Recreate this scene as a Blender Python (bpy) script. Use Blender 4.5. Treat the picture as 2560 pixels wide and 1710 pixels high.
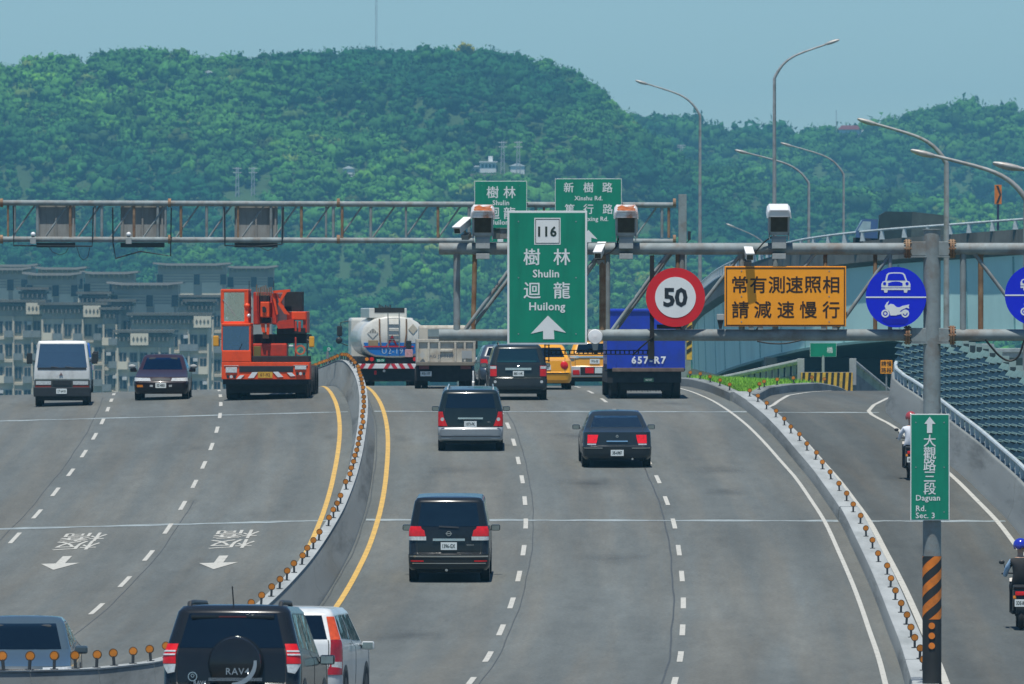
import bpy, bmesh, math, random
import numpy as np
from mathutils import Vector, Matrix
from math import radians, sin, cos, pi, atan2, sqrt
random.seed(11); np.random.seed(11)
for _o in list(bpy.data.objects): bpy.data.objects.remove(_o)
SC = bpy.context.scene
COL = SC.collection
# ---------------------------------------------------------------- camera, sky, sun, exposure
F, CX, HY, CZ = 23200.0, 1280.0, 750.0, 20.0          # a long telephoto lens on a footbridge 20 m above the plain
cam = bpy.data.cameras.new('camera'); cam_o = bpy.data.objects.new('camera', cam); COL.objects.link(cam_o)
cam.sensor_width = 36.0; cam.lens = F / 2560.0 * 36.0
cam.dof.use_dof = True; cam.dof.focus_distance = 190.0; cam.dof.aperture_fstop = 11.0
cam.clip_start = 1.0; cam.clip_end = 20000.0
cam_o.location = (0, 0, CZ); cam_o.rotation_euler = (radians(90) - math.atan((855.0 - HY) / F), 0, 0)
SC.camera = cam_o
SUN_EL, SUN_AZ = radians(74), radians(190)            # high noon sun, a little behind the camera
w = bpy.data.worlds.new('World'); SC.world = w; w.use_nodes = True
wn = w.node_tree.nodes; wl = w.node_tree.links
sky = wn.new('ShaderNodeTexSky'); sky.sky_type = 'NISHITA'; sky.sun_disc = False
sky.sun_elevation = SUN_EL; sky.sun_rotation = SUN_AZ; sky.altitude = 20
sky.air_density = 0.9; sky.dust_density = 0.0; sky.ozone_density = 4.0
bg = wn['Background']; bg.inputs['Strength'].default_value = 0.078
tint = wn.new('ShaderNodeVectorMath'); tint.operation = 'MULTIPLY'; tint.inputs[1].default_value = (.84, 1.05, 1.2)   # humid blue-green air
wl.new(sky.outputs[0], tint.inputs[0]); wl.new(tint.outputs[0], bg.inputs['Color'])
sl = bpy.data.lights.new('sun', 'SUN'); sl.energy = 5.0; sl.angle = radians(0.55); sl.color = (1.0, 0.955, 0.88)
so = bpy.data.objects.new('sun', sl); COL.objects.link(so)
sv = Vector((sin(SUN_AZ) * cos(SUN_EL), cos(SUN_AZ) * cos(SUN_EL), sin(SUN_EL)))
so.rotation_euler = (-sv).to_track_quat('-Z', 'Y').to_euler(); so.location = (0, 0, 300)
SC.view_settings.view_transform = 'Standard'; SC.view_settings.look = 'None'
SC.view_settings.exposure = 0.0; SC.view_settings.gamma = 1.0; SC.view_settings.use_curve_mapping = False
SC.cycles.use_denoising = True
SC.cycles.max_bounces = 6; SC.cycles.transparent_max_bounces = 12; SC.cycles.volume_bounces = 0
HAZE = 1.65e-4

# ---------------------------------------------------------------- materials
MATS = {}
def M(name, col=(.5, .5, .5), rough=.6, metal=0., var=.12, scale=3., bump=0., coat=0., emit=0., spec=.5, stain=None, stain_scale=1.2, stain_amt=.5, dirt_axis=None, aniso=None):
    """procedural material: base colour broken up by two noises, optional stains and relief"""
    if name in MATS: return MATS[name]
    m = bpy.data.materials.new(name); m.use_nodes = True
    n = m.node_tree.nodes; l = m.node_tree.links; p = n['Principled BSDF']
    p.inputs['Roughness'].default_value = rough; p.inputs['Metallic'].default_value = metal
    p.inputs['Specular IOR Level'].default_value = spec
    if coat:
        p.inputs['Coat Weight'].default_value = coat; p.inputs['Coat Roughness'].default_value = .04
    tc = n.new('ShaderNodeTexCoord')
    nz = n.new('ShaderNodeTexNoise'); nz.inputs['Scale'].default_value = scale; nz.inputs['Detail'].default_value = 5
    if aniso:
        ma = n.new('ShaderNodeMapping'); ma.inputs['Scale'].default_value = aniso; l.new(tc.outputs['Object'], ma.inputs['Vector']); l.new(ma.outputs[0], nz.inputs['Vector'])
    else: l.new(tc.outputs['Object'], nz.inputs['Vector'])
    mr = n.new('ShaderNodeMapRange'); mr.inputs[1].default_value = .3; mr.inputs[2].default_value = .7
    mr.inputs[3].default_value = 1 - var; mr.inputs[4].default_value = 1 + var
    l.new(nz.outputs['Fac'], mr.inputs[0])
    mx = n.new('ShaderNodeVectorMath'); mx.operation = 'SCALE'; mx.inputs[0].default_value = col
    l.new(mr.outputs[0], mx.inputs['Scale'])
    out = mx.outputs[0]
    if stain:
        n2 = n.new('ShaderNodeTexNoise'); n2.inputs['Scale'].default_value = stain_scale; n2.inputs['Detail'].default_value = 8; n2.inputs['Roughness'].default_value = .7
        mp = n.new('ShaderNodeMapping'); mp.inputs['Scale'].default_value = dirt_axis or (1, 1, 1)
        l.new(tc.outputs['Object'], mp.inputs['Vector']); l.new(mp.outputs[0], n2.inputs['Vector'])
        r2 = n.new('ShaderNodeMapRange'); r2.inputs[1].default_value = .48; r2.inputs[2].default_value = .66
        r2.inputs[3].default_value = 0; r2.inputs[4].default_value = stain_amt
        l.new(n2.outputs['Fac'], r2.inputs[0])
        mm = n.new('ShaderNodeMix'); mm.data_type = 'RGBA'; mm.inputs['B'].default_value = (*stain, 1)
        l.new(r2.outputs[0], mm.inputs['Factor']); l.new(out, mm.inputs['A']); out = mm.outputs['Result']
    l.new(out, p.inputs['Base Color'])
    if emit:
        p.inputs['Emission Color'].default_value = (*col, 1); p.inputs['Emission Strength'].default_value = emit
    if bump:
        b = n.new('ShaderNodeBump'); b.inputs['Strength'].default_value = bump; b.inputs['Distance'].default_value = .02
        n3 = n.new('ShaderNodeTexNoise'); n3.inputs['Scale'].default_value = scale * 8; n3.inputs['Detail'].default_value = 4
        l.new(tc.outputs['Object'], n3.inputs['Vector']); l.new(n3.outputs['Fac'], b.inputs['Height']); l.new(b.outputs[0], p.inputs['Normal'])
    MATS[name] = m; return m
def GLASS(name, tint, refl=1.0, rough=.03, add=.05, gcol=(.95, 1, 1), wav=.25):
    if name in MATS: return MATS[name]
    m = bpy.data.materials.new(name); m.use_nodes = True
    n = m.node_tree.nodes; l = m.node_tree.links
    n.remove(n['Principled BSDF']); out = n['Material Output']
    t = n.new('ShaderNodeBsdfTransparent'); t.inputs[0].default_value = (*tint, 1)
    g = n.new('ShaderNodeBsdfGlossy'); g.inputs['Roughness'].default_value = rough; g.inputs[0].default_value = (*gcol, 1)
    fr = n.new('ShaderNodeFresnel'); fr.inputs[0].default_value = 1.55
    nz = n.new('ShaderNodeTexNoise'); nz.inputs['Scale'].default_value = 2.5
    tc = n.new('ShaderNodeTexCoord'); l.new(tc.outputs['Object'], nz.inputs['Vector'])
    bp = n.new('ShaderNodeBump'); bp.inputs['Strength'].default_value = wav; bp.inputs['Distance'].default_value = .05
    l.new(nz.outputs['Fac'], bp.inputs['Height']); l.new(bp.outputs[0], g.inputs['Normal'])
    ml = n.new('ShaderNodeMath'); ml.operation = 'MULTIPLY_ADD'; ml.inputs[1].default_value = refl; ml.inputs[2].default_value = add
    l.new(fr.outputs[0], ml.inputs[0])
    mx = n.new('ShaderNodeMixShader'); l.new(ml.outputs[0], mx.inputs[0]); l.new(t.outputs[0], mx.inputs[1]); l.new(g.outputs[0], mx.inputs[2])
    l.new(mx.outputs[0], out.inputs['Surface']); MATS[name] = m; return m

RUST = (.18, .062, .022)
def paint(name, c, rough=.25, var=.06, coat=.8, stain=(.12, .1, .08), amt=None):
    if amt is None: amt = .16 if sum(c) > .3 else .03
    return M('paint_' + name, c, rough, 0, var, 1.5, coat=coat if sum(c) > .12 else .35, spec=.5 if sum(c) > .12 else .3, stain=stain, stain_amt=amt, stain_scale=2.)
mt_galv = lambda: M('weathered_grey_steel', (.22, .26, .265), .72, .0, .2, 4., bump=.05, stain=(.16, .12, .09), stain_scale=2.2, stain_amt=.7)
mt_rust = lambda: M('rusty_steel', (.26, .17, .1), .8, .1, .35, 5., bump=.1, stain=RUST, stain_scale=3., stain_amt=.8)
mt_conc = lambda: M('barrier_concrete', (.2, .222, .218), .9, 0, .15, .9, stain=(.06, .07, .068), stain_scale=1.3, stain_amt=.75, dirt_axis=(1, .05, 1), aniso=(1, .08, 1))
mt_concl = lambda: M('pale_concrete', (.34, .365, .36), .8, 0, .15, 2., bump=.1, stain=(.16, .18, .17), stain_scale=1.5, stain_amt=.5, dirt_axis=(1, .1, 1), aniso=(1, .15, 1))
mt_black = lambda: M('black_rubber', (.014, .014, .015), .75, 0, .3, 9.)
mt_dark = lambda: M('dark_underbody', (.016, .017, .018), .8, 0, .4, 5.)
mt_trim = lambda: M('black_plastic_trim', (.022, .024, .026), .45, 0, .2, 8.)
mt_chrome = lambda: M('chrome', (.75, .78, .78), .16, 1., .05, 5.)
mt_white = lambda: M('white_retroreflective', (.72, .75, .74), .55, 0, .05, 4.)
mt_red = lambda: M('tail_lens_red', (.68, .008, .012), .3, 0, .15, 14., coat=.15)
mt_lens = lambda: M('clear_lens', (.6, .64, .64), .12, .1, .2, 20., coat=.6)
mt_amber = lambda: M('amber_lens', (.85, .27, .02), .25, 0, .15, 14., coat=.3)
mt_plate = lambda: M('plate_white', (.72, .78, .76), .5, 0, .05, 9.)
mt_ink = lambda: M('plate_ink', (.012, .03, .022), .6, 0, .1, 9.)
mt_wpaint = lambda: M('worn_white_road_paint', (.5, .5, .45), .75, 0, .14, 6., stain=(.2, .2, .18), stain_scale=6., stain_amt=.8)
mt_ypaint = lambda: M('worn_yellow_road_paint', (.6, .38, .09), .75, 0, .15, 5., stain=(.24, .19, .1), stain_scale=4., stain_amt=.7)

# ---------------------------------------------------------------- mesh helpers
def pt(x, y, Y):
    """point at distance Y seen at photograph pixel (x, y)"""
    return Vector(((x - CX) * Y / F, Y, CZ - (y - HY) * Y / F))
class MB:
    def __init__(s): s.v = []; s.f = []
    def add(s, vs, fs):
        b = len(s.v); s.v += [tuple(p) for p in vs]; s.f += [tuple(i + b for i in f) for f in fs]; return s
    def box(s, x0, x1, y0, y1, z0, z1, bev=0.):
        if bev <= 0:
            s.add([(x0, y0, z0), (x1, y0, z0), (x1, y1, z0), (x0, y1, z0), (x0, y0, z1), (x1, y0, z1), (x1, y1, z1), (x0, y1, z1)],
                  [(3, 2, 1, 0), (4, 5, 6, 7), (0, 1, 5, 4), (1, 2, 6, 5), (2, 3, 7, 6), (3, 0, 4, 7)])
        else:
            bm = bmesh.new(); bmesh.ops.create_cube(bm, size=1)
            for v in bm.verts:
                v.co = Vector((x0 + (v.co.x + .5) * (x1 - x0), y0 + (v.co.y + .5) * (y1 - y0), z0 + (v.co.z + .5) * (z1 - z0)))
            bev = min(bev, .45 * min(abs(x1 - x0), abs(y1 - y0), abs(z1 - z0)))
            bmesh.ops.bevel(bm, geom=bm.edges[:], offset=bev, segments=2, affect='EDGES', profile=.6)
            s.bm(bm)
        return s
    def bm(s, bm, mtx=None):
        bm.verts.index_update()
        s.add([(mtx @ v.co if mtx else v.co.copy()) for v in bm.verts], [[v.index for v in f.verts] for f in bm.faces]); bm.free(); return s
    def cyl(s, p0, p1, r, seg=10, r1=None, caps=True):
        p0 = Vector(p0); p1 = Vector(p1); r1 = r if r1 is None else r1
        d = (p1 - p0).normalized(); a = d.orthogonal().normalized(); b = d.cross(a)
        vs = []
        for p, rr in ((p0, r), (p1, r1)):
            for i in range(seg):
                t = 2 * pi * i / seg; vs.append(p + a * (rr * cos(t)) + b * (rr * sin(t)))
        fs = [(i, (i + 1) % seg, seg + (i + 1) % seg, seg + i) for i in range(seg)]
        if caps: fs += [tuple(range(seg - 1, -1, -1)), tuple(range(seg, 2 * seg))]
        return s.add(vs, fs)
    def tube(s, path, r, seg=8, radii=None):
        path = [Vector(p) for p in path]; n = len(path); vs = []; up = None
        for i, p in enumerate(path):
            d = (path[min(i + 1, n - 1)] - path[max(i - 1, 0)]).normalized()
            if up is None: up = d.orthogonal().normalized()
            a = (up - d * up.dot(d)).normalized(); up = a; b = d.cross(a); rr = radii[i] if radii else r
            for k in range(seg):
                t = 2 * pi * k / seg; vs.append(p + a * (rr * cos(t)) + b * (rr * sin(t)))
        fs = []
        for i in range(n - 1):
            for k in range(seg):
                k2 = (k + 1) % seg; fs.append((i * seg + k, i * seg + k2, (i + 1) * seg + k2, (i + 1) * seg + k))
        fs += [tuple(range(seg - 1, -1, -1)), tuple(range((n - 1) * seg, n * seg))]
        return s.add(vs, fs)
    def prism(s, poly, y0, y1, axis='y'):
        """polygon in the (x, z) plane extruded along y (or (y, z) along x, (x, y) along z)"""
        n = len(poly)
        mk = {'y': lambda p, t: (p[0], t, p[1]), 'x': lambda p, t: (t, p[0], p[1]), 'z': lambda p, t: (p[0], p[1], t)}[axis]
        return s.add([mk(p, y0) for p in poly] + [mk(p, y1) for p in poly],
                     [tuple(range(n)), tuple(range(2 * n - 1, n - 1, -1))] + [(i, n + i, n + (i + 1) % n, (i + 1) % n) for i in range(n)])
    def ball(s, c, r, sub=2, sc=(1, 1, 1)):
        bm = bmesh.new(); bmesh.ops.create_icosphere(bm, subdivisions=sub, radius=1)
        for v in bm.verts: v.co = Vector((c[0] + v.co.x * r * sc[0], c[1] + v.co.y * r * sc[1], c[2] + v.co.z * r * sc[2]))
        return s.bm(bm)
    def lathe(s, prof, c, axis='x', seg=20):
        """profile [(r, h)] turned round an axis through c"""
        vs = []; n = len(prof)
        for i in range(seg):
            t = 2 * pi * i / seg
            for r, h in prof:
                a, b = r * cos(t), r * sin(t)
                vs.append({'x': (c[0] + h, c[1] + a, c[2] + b), 'y': (c[0] + a, c[1] + h, c[2] + b), 'z': (c[0] + a, c[1] + b, c[2] + h)}[axis])
        fs = [(i * n + k, ((i + 1) % seg) * n + k, ((i + 1) % seg) * n + k + 1, i * n + k + 1) for i in range(seg) for k in range(n - 1)]
        return s.add(vs, fs)
    def disc(s, c, r, y1, seg=28, r_in=0):
        """disc facing -y, thickness y1"""
        if r_in: return s.lathe([(r_in, 0), (r, 0), (r, y1), (r_in, y1), (r_in, 0)], c, 'y', seg)
        return s.cyl(c, (c[0], c[1] + y1, c[2]), r, seg)
    def mesh(s, name, mat, smooth=False):
        me = bpy.data.meshes.new(name); me.from_pydata(s.v, [], s.f)
        bm = bmesh.new(); bm.from_mesh(me); bmesh.ops.recalc_face_normals(bm, faces=bm.faces[:]); bm.to_mesh(me); bm.free()
        me.materials.append(mat)
        if smooth: sm(me)
        return me
    def build(s, name, mat, parent=None, smooth=False):
        return link(name, s.mesh(name, mat, smooth), parent)
def sm(me, ang=40):
    me.polygons.foreach_set('use_smooth', [True] * len(me.polygons))
    try: me.set_sharp_from_angle(angle=radians(ang))
    except Exception: pass
def link(name, data, parent=None):
    o = bpy.data.objects.new(name, data); COL.objects.link(o)
    if parent is not None: o.parent = parent
    return o
def tag(o, label=None, cat=None, group=None, kind=None):
    if label: o['label'] = label
    if cat: o['category'] = cat
    if group: o['group'] = group
    if kind: o['kind'] = kind
    return o
def thing(name, label, cat, loc=(0, 0, 0), rz=0., group=None, rx=0.):
    o = link(name, None); o.location = loc; o.rotation_euler = (rx, 0, rz); o.empty_display_size = .3
    return tag(o, label, cat, group)
def copy_tree(o, parent=None):
    c = o.copy(); COL.objects.link(c); c.parent = parent
    for ch in o.children: copy_tree(ch, c)
    return c
_txt = {}
def text_mesh(body, size, mat, bold=0., spacing=1., align='CENTER', sx=1., depth=0.):
    cu = bpy.data.curves.new('lettering', 'FONT'); cu.body = body; cu.size = size; cu.align_x = align; cu.align_y = 'CENTER'
    asc = ord(body[0]) < 0x2000
    if asc: cu.offset = bold * size
    cu.space_character = spacing; cu.resolution_u = 2; cu.extrude = depth
    o = bpy.data.objects.new('lettering', cu); COL.objects.link(o)
    dg = bpy.context.evaluated_depsgraph_get(); dg.update()
    me = bpy.data.meshes.new_from_object(o.evaluated_get(dg)); bpy.data.objects.remove(o); bpy.data.curves.remove(cu)
    if len(me.vertices):
        co = np.empty(len(me.vertices) * 3); me.vertices.foreach_get('co', co); co = co.reshape(-1, 3)
        co[:, 0] *= sx; co[:, 1] -= (co[:, 1].max() + co[:, 1].min()) / 2
        if align == 'CENTER': co[:, 0] -= (co[:, 0].max() + co[:, 0].min()) / 2
        me.vertices.foreach_set('co', co.ravel()); me.update()
    if bold and not asc and len(me.vertices):      # heavier strokes: shifted copies, each a hair behind the last
        n = len(me.vertices); b = bold * size; fs = [tuple(p.vertices) for p in me.polygons]; V = []; Fs = []
        for k, (dx, dy) in enumerate(((0, 0), (b, 0), (-b, 0), (0, b), (0, -b), (b * .7, b * .7), (-b * .7, b * .7), (b * .7, -b * .7), (-b * .7, -b * .7))):
            V += [(c[0] + dx, c[1] + dy, c[2] - k * .00025) for c in co]; Fs += [tuple(i + k * n for i in f) for f in fs]
        me = bpy.data.meshes.new('lettering'); me.from_pydata(V, [], Fs)
    me.materials.clear(); me.materials.append(mat); return me
def text(name, body, size, mat, loc, parent=None, bold=0., spacing=1., align='CENTER', sx=1., rot=None):
    """lettering standing upright and facing -y at loc (local to parent)"""
    me = text_mesh(body, size, mat, bold, spacing, align, sx)
    me.transform(Matrix.Rotation(pi / 2, 4, 'X') if rot is None else rot)
    o = link(name, me, parent); o.location = loc; return o
# ---------------------------------------------------------------- road geometry (a viaduct that sags, climbs to a crest and bends left)
def smooth_tab(knots, win=9, lo=30, hi=1000):
    ys = np.arange(lo, hi + 1, 1.); v = np.interp(ys, [k[0] for k in knots], [k[1] for k in knots])
    k = np.hanning(win + 2)[1:-1]; k /= k.sum(); p = win // 2
    vp = np.concatenate([2 * v[0] - v[p:0:-1], v, 2 * v[-1] - v[-2:-p - 2:-1]])
    return ys, np.convolve(vp, k, 'valid')
_dy, _dv = smooth_tab([(30, 2.0), (60, 3.2), (100, 4.85), (118, 5.6), (130, 6.05), (141.6, 6.4), (150, 6.53), (158, 6.52), (168, 6.47), (177.5, 6.35), (187.6, 6.16), (198, 5.9), (208.8, 5.6), (218, 5.25), (228, 4.94), (238, 4.6), (248, 4.3), (258, 3.96), (268, 3.63), (278, 3.345), (288, 3.11), (298, 2.955), (308, 2.88), (318, 2.93), (335, 3.22), (380, 3.95), (417, 4.6), (500, 6.2), (600, 8.2), (700, 10), (1000, 14)], 9)
_my, _mv = smooth_tab([(30, -11.6), (80, -8.4), (100, -7.35), (118, -6.5), (130, -5.93), (150, -5.13), (168, -4.6), (187, -4.2), (195, -4.07), (204, -3.96), (212, -3.88), (221, -3.84), (235, -3.89), (247, -4.0), (257, -4.11), (266, -4.25), (274, -4.42), (284, -4.68), (299, -5.17), (315, -5.75), (335, -6.6), (380, -8.7), (420, -10.9), (500, -16.5), (600, -26), (700, -38), (1000, -90)], 17)
_ry, _rv = smooth_tab([(30, 2.0), (60, 3.2), (100, 4.85), (118, 5.6), (130, 6.05), (141.6, 6.4), (150, 6.53), (158, 6.52), (168, 6.47), (177.5, 6.35), (187.6, 6.16), (198, 5.9), (208.8, 5.6), (218, 5.25), (228, 4.94), (238, 4.6), (248, 4.3), (258, 3.96), (268, 3.63), (278, 3.36), (288, 3.17), (298, 3.09), (308, 3.07), (320, 3.12), (335, 3.4), (360, 4.2), (400, 5.6), (500, 9), (1000, 14)], 9)
def Mx(Y): return float(np.interp(Y, _my, _mv))
def dM(Y): return (Mx(Y + 2) - Mx(Y - 2)) / 4
def zr(o, Y):
    d = float(np.interp(Y, _dy, _dv)); return CZ - d + (0.028 * o if o < 0 else 0.)
def zramp(Y): return CZ - float(np.interp(Y, _ry, _rv))
def slope(Y, o=3): return (zr(o, Y + 2) - zr(o, Y - 2)) / 4
def rp(o, Y, dz=0.): return Vector((Mx(Y) + o, Y, zr(o, Y) + dz))
def rampP(o, Y, dz=0.): return Vector((Mx(Y) + o, Y, zramp(Y) + dz))
def inv(x, y):
    """photograph pixel on the carriageway -> (offset from the median, distance)"""
    best = None
    for Y in np.arange(112, 316, .5):
        X = (x - CX) * Y / F; o = X - Mx(Y); yy = HY + F * (CZ - zr(o, Y)) / Y
        e = abs(yy - y)
        if best is None or e < best[0] - 1e-6: best = (e, o, Y)
    return best[1], best[2]
def ORL(Y): return float(np.interp(Y, [30, 280, 285, 300, 310, 320, 345, 400, 500], [12.0, 12.0, 12.2, 13.6, 15.0, 16.6, 19.7, 25.8, 42]))
def ORR(Y): return float(np.interp(Y, [30, 272, 278, 285, 295, 305, 320, 345, 400, 500], [15.6, 15.6, 15.75, 16.2, 17.3, 18.8, 21.5, 25, 31, 48]))

def asphalt(name, base, warm):
    m = bpy.data.materials.new(name); m.use_nodes = True
    n = m.node_tree.nodes; l = m.node_tree.links; p = n['Principled BSDF']; p.inputs['Roughness'].default_value = .85
    p.inputs['Specular IOR Level'].default_value = .25
    at = n.new('ShaderNodeAttribute'); at.attribute_name = 'lane_uv'      # (offset across the road, distance along it)
    def noise(sc, vs, det=6, ro=.6):
        mp = n.new('ShaderNodeMapping'); mp.inputs['Scale'].default_value = vs; l.new(at.outputs['Vector'], mp.inputs['Vector'])
        t = n.new('ShaderNodeTexNoise'); t.inputs['Scale'].default_value = sc; t.inputs['Detail'].default_value = det; t.inputs['Roughness'].default_value = ro
        l.new(mp.outputs[0], t.inputs['Vector']); return t.outputs['Fac']
    def rng(v, a, b, c, d):
        r = n.new('ShaderNodeMapRange'); r.inputs[1].default_value = a; r.inputs[2].default_value = b; r.inputs[3].default_value = c; r.inputs[4].default_value = d
        l.new(v, r.inputs[0]); return r.outputs[0]
    def mul(a, b):
        t = n.new('ShaderNodeMath'); t.operation = 'MULTIPLY'; l.new(a, t.inputs[0]); l.new(b, t.inputs[1]); return t.outputs[0]
    f = mul(rng(noise(.12, (1, .25, 1)), .3, .7, .84, 1.16), rng(noise(1.1, (1.4, .05, 1)), .3, .7, .88, 1.12))   # patches, streaks along the lanes
    f = mul(f, rng(noise(14, (1, .35, 1), 4), .25, .75, .82, 1.18)); f = mul(f, rng(noise(3.2, (1, .14, 1), 5, .7), .3, .7, .9, 1.1))
    sx = n.new('ShaderNodeSeparateXYZ'); l.new(at.outputs['Vector'], sx.inputs[0]); wv = n.new('ShaderNodeMath'); wv.operation = 'MULTIPLY_ADD'; wv.inputs[1].default_value = 2 * pi / 1.75; wv.inputs[2].default_value = -2.44; l.new(sx.outputs[0], wv.inputs[0])
    sn = n.new('ShaderNodeMath'); sn.operation = 'SINE'; l.new(wv.outputs[0], sn.inputs[0]); f = mul(f, rng(sn.outputs[0], -1, 1, .95, 1.05))            # polished wheel tracks
    f = mul(f, rng(noise(.5, (.8, .12, 1), 3), .63, .75, 1., .72))                                               # oil and rubber stains
    mx = n.new('ShaderNodeMix'); mx.data_type = 'RGBA'; mx.inputs['A'].default_value = (*base, 1); mx.inputs['B'].default_value = (*warm, 1)
    l.new(rng(noise(.4, (2.5, .05, 1), 4), .42, .62, 0, 1), mx.inputs['Factor'])
    sc = n.new('ShaderNodeVectorMath'); sc.operation = 'SCALE'; l.new(mx.outputs['Result'], sc.inputs[0]); l.new(f, sc.inputs['Scale'])
    l.new(sc.outputs[0], p.inputs['Base Color'])
    b = n.new('ShaderNodeBump'); b.inputs['Strength'].default_value = .3; b.inputs['Distance'].default_value = .01
    l.new(noise(40, (1, 1, 1), 3), b.inputs['Height']); l.new(b.outputs[0], p.inputs['Normal'])
    return m
mt_asph = asphalt('worn_asphalt', (.113, .127, .123), (.13, .134, .12))
mt_asph2 = asphalt('ramp_asphalt', (.085, .096, .093), (.1, .102, .09))

def sheet(name, edges, ys, pf, mat, parent=None, dz=0., n=10):
    """a strip of road surface between two offset functions"""
    vs = []; uv = []; fs = []
    for Y in ys:
        a, b = edges(Y)
        for i in range(n + 1):
            o = a + (b - a) * i / n; vs.append(tuple(pf(o, Y, dz))); uv.append((o, Y, 0))
    for j in range(len(ys) - 1):
        for i in range(n):
            k = j * (n + 1) + i; fs.append((k, k + 1, k + n + 2, k + n + 1))
    me = bpy.data.meshes.new(name); me.from_pydata(vs, [], fs)
    a = me.attributes.new('lane_uv', 'FLOAT_VECTOR', 'POINT'); a.data.foreach_set('vector', [c for t in uv for c in t])
    me.materials.append(mat); sm(me, 80)
    return link(name, me, parent)
def strip(name, of, y0, y1, wd, mat, parent, pf=rp, dz=.008, step=3.):
    n = max(1, int(round((y1 - y0) / step))); ys = [y0 + (y1 - y0) * i / n for i in range(n + 1)]
    vs = []; fs = []
    for Y in ys:
        o = of(Y) if callable(of) else of
        vs += [tuple(pf(o - wd / 2, Y, dz)), tuple(pf(o + wd / 2, Y, dz))]
    for i in range(n): fs.append((2 * i, 2 * i + 1, 2 * i + 3, 2 * i + 2))
    me = bpy.data.meshes.new(name); me.from_pydata(vs, [], fs); me.materials.append(mat); return link(name, me, parent)

ground = MB().add([(-2300, -100, 0), (2300, -100, 0), (2300, 4800, 0), (-2300, 4800, 0)], [(0, 1, 2, 3)]).build('ground', M('plain_scrub', (.07, .1, .05), .9, 0, .4, .02, stain=(.16, .15, .12), stain_scale=.01))
tag(ground, 'flat green plain below the viaduct', None, None, 'structure')
YS = list(np.arange(50, 360, 2.)) + list(np.arange(360, 720, 8.))
road = tag(sheet('road', lambda Y: (-14.5, 11.75), YS, rp, mt_asph, n=22), 'worn grey six lane viaduct road climbing to a crest', None, None, 'structure')
YSR = list(np.arange(50, 345, 2.)) + list(np.arange(345, 480, 5.))
ramp = tag(sheet('ramp_road', lambda Y: (ORL(Y) - .3, ORR(Y) + .3), YSR, rampP, mt_asph2, n=10), 'narrow grey slip road on the right beside the concrete divider', None, None, 'structure')
deck = tag(sheet('viaduct_deck', lambda Y: (-15.0, 17.2), YS[:150], lambda o, Y, dz: rp(o, Y, -.9 - (.5 if o < 0 else 0)), mt_conc(), n=4), 'concrete underside of the viaduct', None, None, 'structure')
# painted lines: yellow inner lines, white edge lines, every lane dash on its own
strip('yellow_line', .68, 60, 460, .12, mt_ypaint(), road); strip('yellow_line', -.68, 60, 460, .12, mt_ypaint(), road)
strip('edge_line', lambda Y: float(np.interp(Y, [60, 240, 290, 330], [11.28, 11.22, 11.0, 10.7])), 60, 380, .095, mt_wpaint(), road)
strip('edge_line', lambda Y: ORL(Y) + (.28 if Y < 285 else .55), 60, 330, .13, mt_wpaint(), ramp, rampP)
strip('edge_line', lambda Y: ORR(Y) - .3 - .25 * math.exp(-((Y - 278) / 6) ** 2), 60, 330, .12, mt_wpaint(), ramp, rampP)
RB = lambda Y: 4.18
L1y = [1064.4, 1105.9, 1151.6, 1196.2, 1246.6, 1304.6, 1375.8, 1442.2, 1511.7, 1582.6, 1647.3, 1702]
def dashes(o, y0, n, wd=.105, parent=road):
    for i in range(n):
        Y = y0 + i * 10; strip('lane_dash', o, Y - 2, Y + 2, wd, mt_wpaint(), parent, step=1.)
dashes(4.18, 158 - 30, 23); dashes(7.66, 158 - 30, 23)
LLX = [(552.7, 1011.1), (550.3, 1043.8), (542.5, 1083.9), (530.3, 1126.8), (511, 1171), (489.8, 1213.5), (460, 1264.6), (421, 1314.9), (376, 1380), (318, 1444.5), (248.6, 1510), (169.7, 1572)]
ll2 = [inv(*p) for p in LLX]; LLa = sum(p[0] for p in ll2) / len(ll2)
LLX1 = [(269.8, 1020.5), (256.8, 1056), (237, 1093.7), (212.6, 1136.6), (179.9, 1181.6), (143.9, 1225.7), (99.3, 1276.8), (46.2, 1324.7)]
ll1 = [inv(*p) for p in LLX1]; LLb = sum(p[0] for p in ll1) / len(ll1)
dashes(LLa, ll2[6][1] - 60, 20); dashes(LLb, ll1[4][1] - 70, 20)
print('left lanes', round(LLa, 2), round(LLb, 2))
# pale expansion joints and dark tar seams
mt_joint = M('joint_filler', (.28, .33, .335), .7, 0, .25, 3., stain=(.12, .13, .13), stain_scale=1.2)
for Yj, sk in ((219.5, .12), (278.2, .1), (160, .1)):
    n = 26
    def jline(o0, o1, pf, par):
        vs = []
        for i in range(n + 1):
            o = o0 + (o1 - o0) * i / n; Y = Yj - (o * sk * .3) + .06 * sin(o * 7) + .04 * sin(o * 17)
            wdt = .3 + .12 * sin(o * 2.3); vs += [tuple(pf(o, Y - wdt, .006)), tuple(pf(o, Y + wdt, .006))]
        MB().add(vs, [(2 * i, 2 * i + 1, 2 * i + 3, 2 * i + 2) for i in range(n)]).build('expansion_joint', mt_joint, par)
    if Yj != 160:
        jline(-13, -.4, rp, road); jline(.4, 11.55, rp, road); jline(12.1, 15.5, rampP, ramp)
mt_tar = M('tar_seam', (.06, .066, .064), .6, 0, .3, 5.)
def seam(off, y0, y1, wd=.05, amp=.035, par=None, pf=rp):
    strip('tar_seam', lambda Y: off + amp * sin(Y * .31) + amp * .5 * sin(Y * .83 + off), y0, y1, wd, mt_tar, par or road, pf, .004, 1.2)
seam(4.36, 118, 295, .02, .01); seam(7.46, 118, 275, .034, .012); seam(LLa + .2, 118, 230, .02, .01); seam(LLb - .3, 140, 300, .02, .012); seam(.37, 118, 300, .022, .012)
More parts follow.
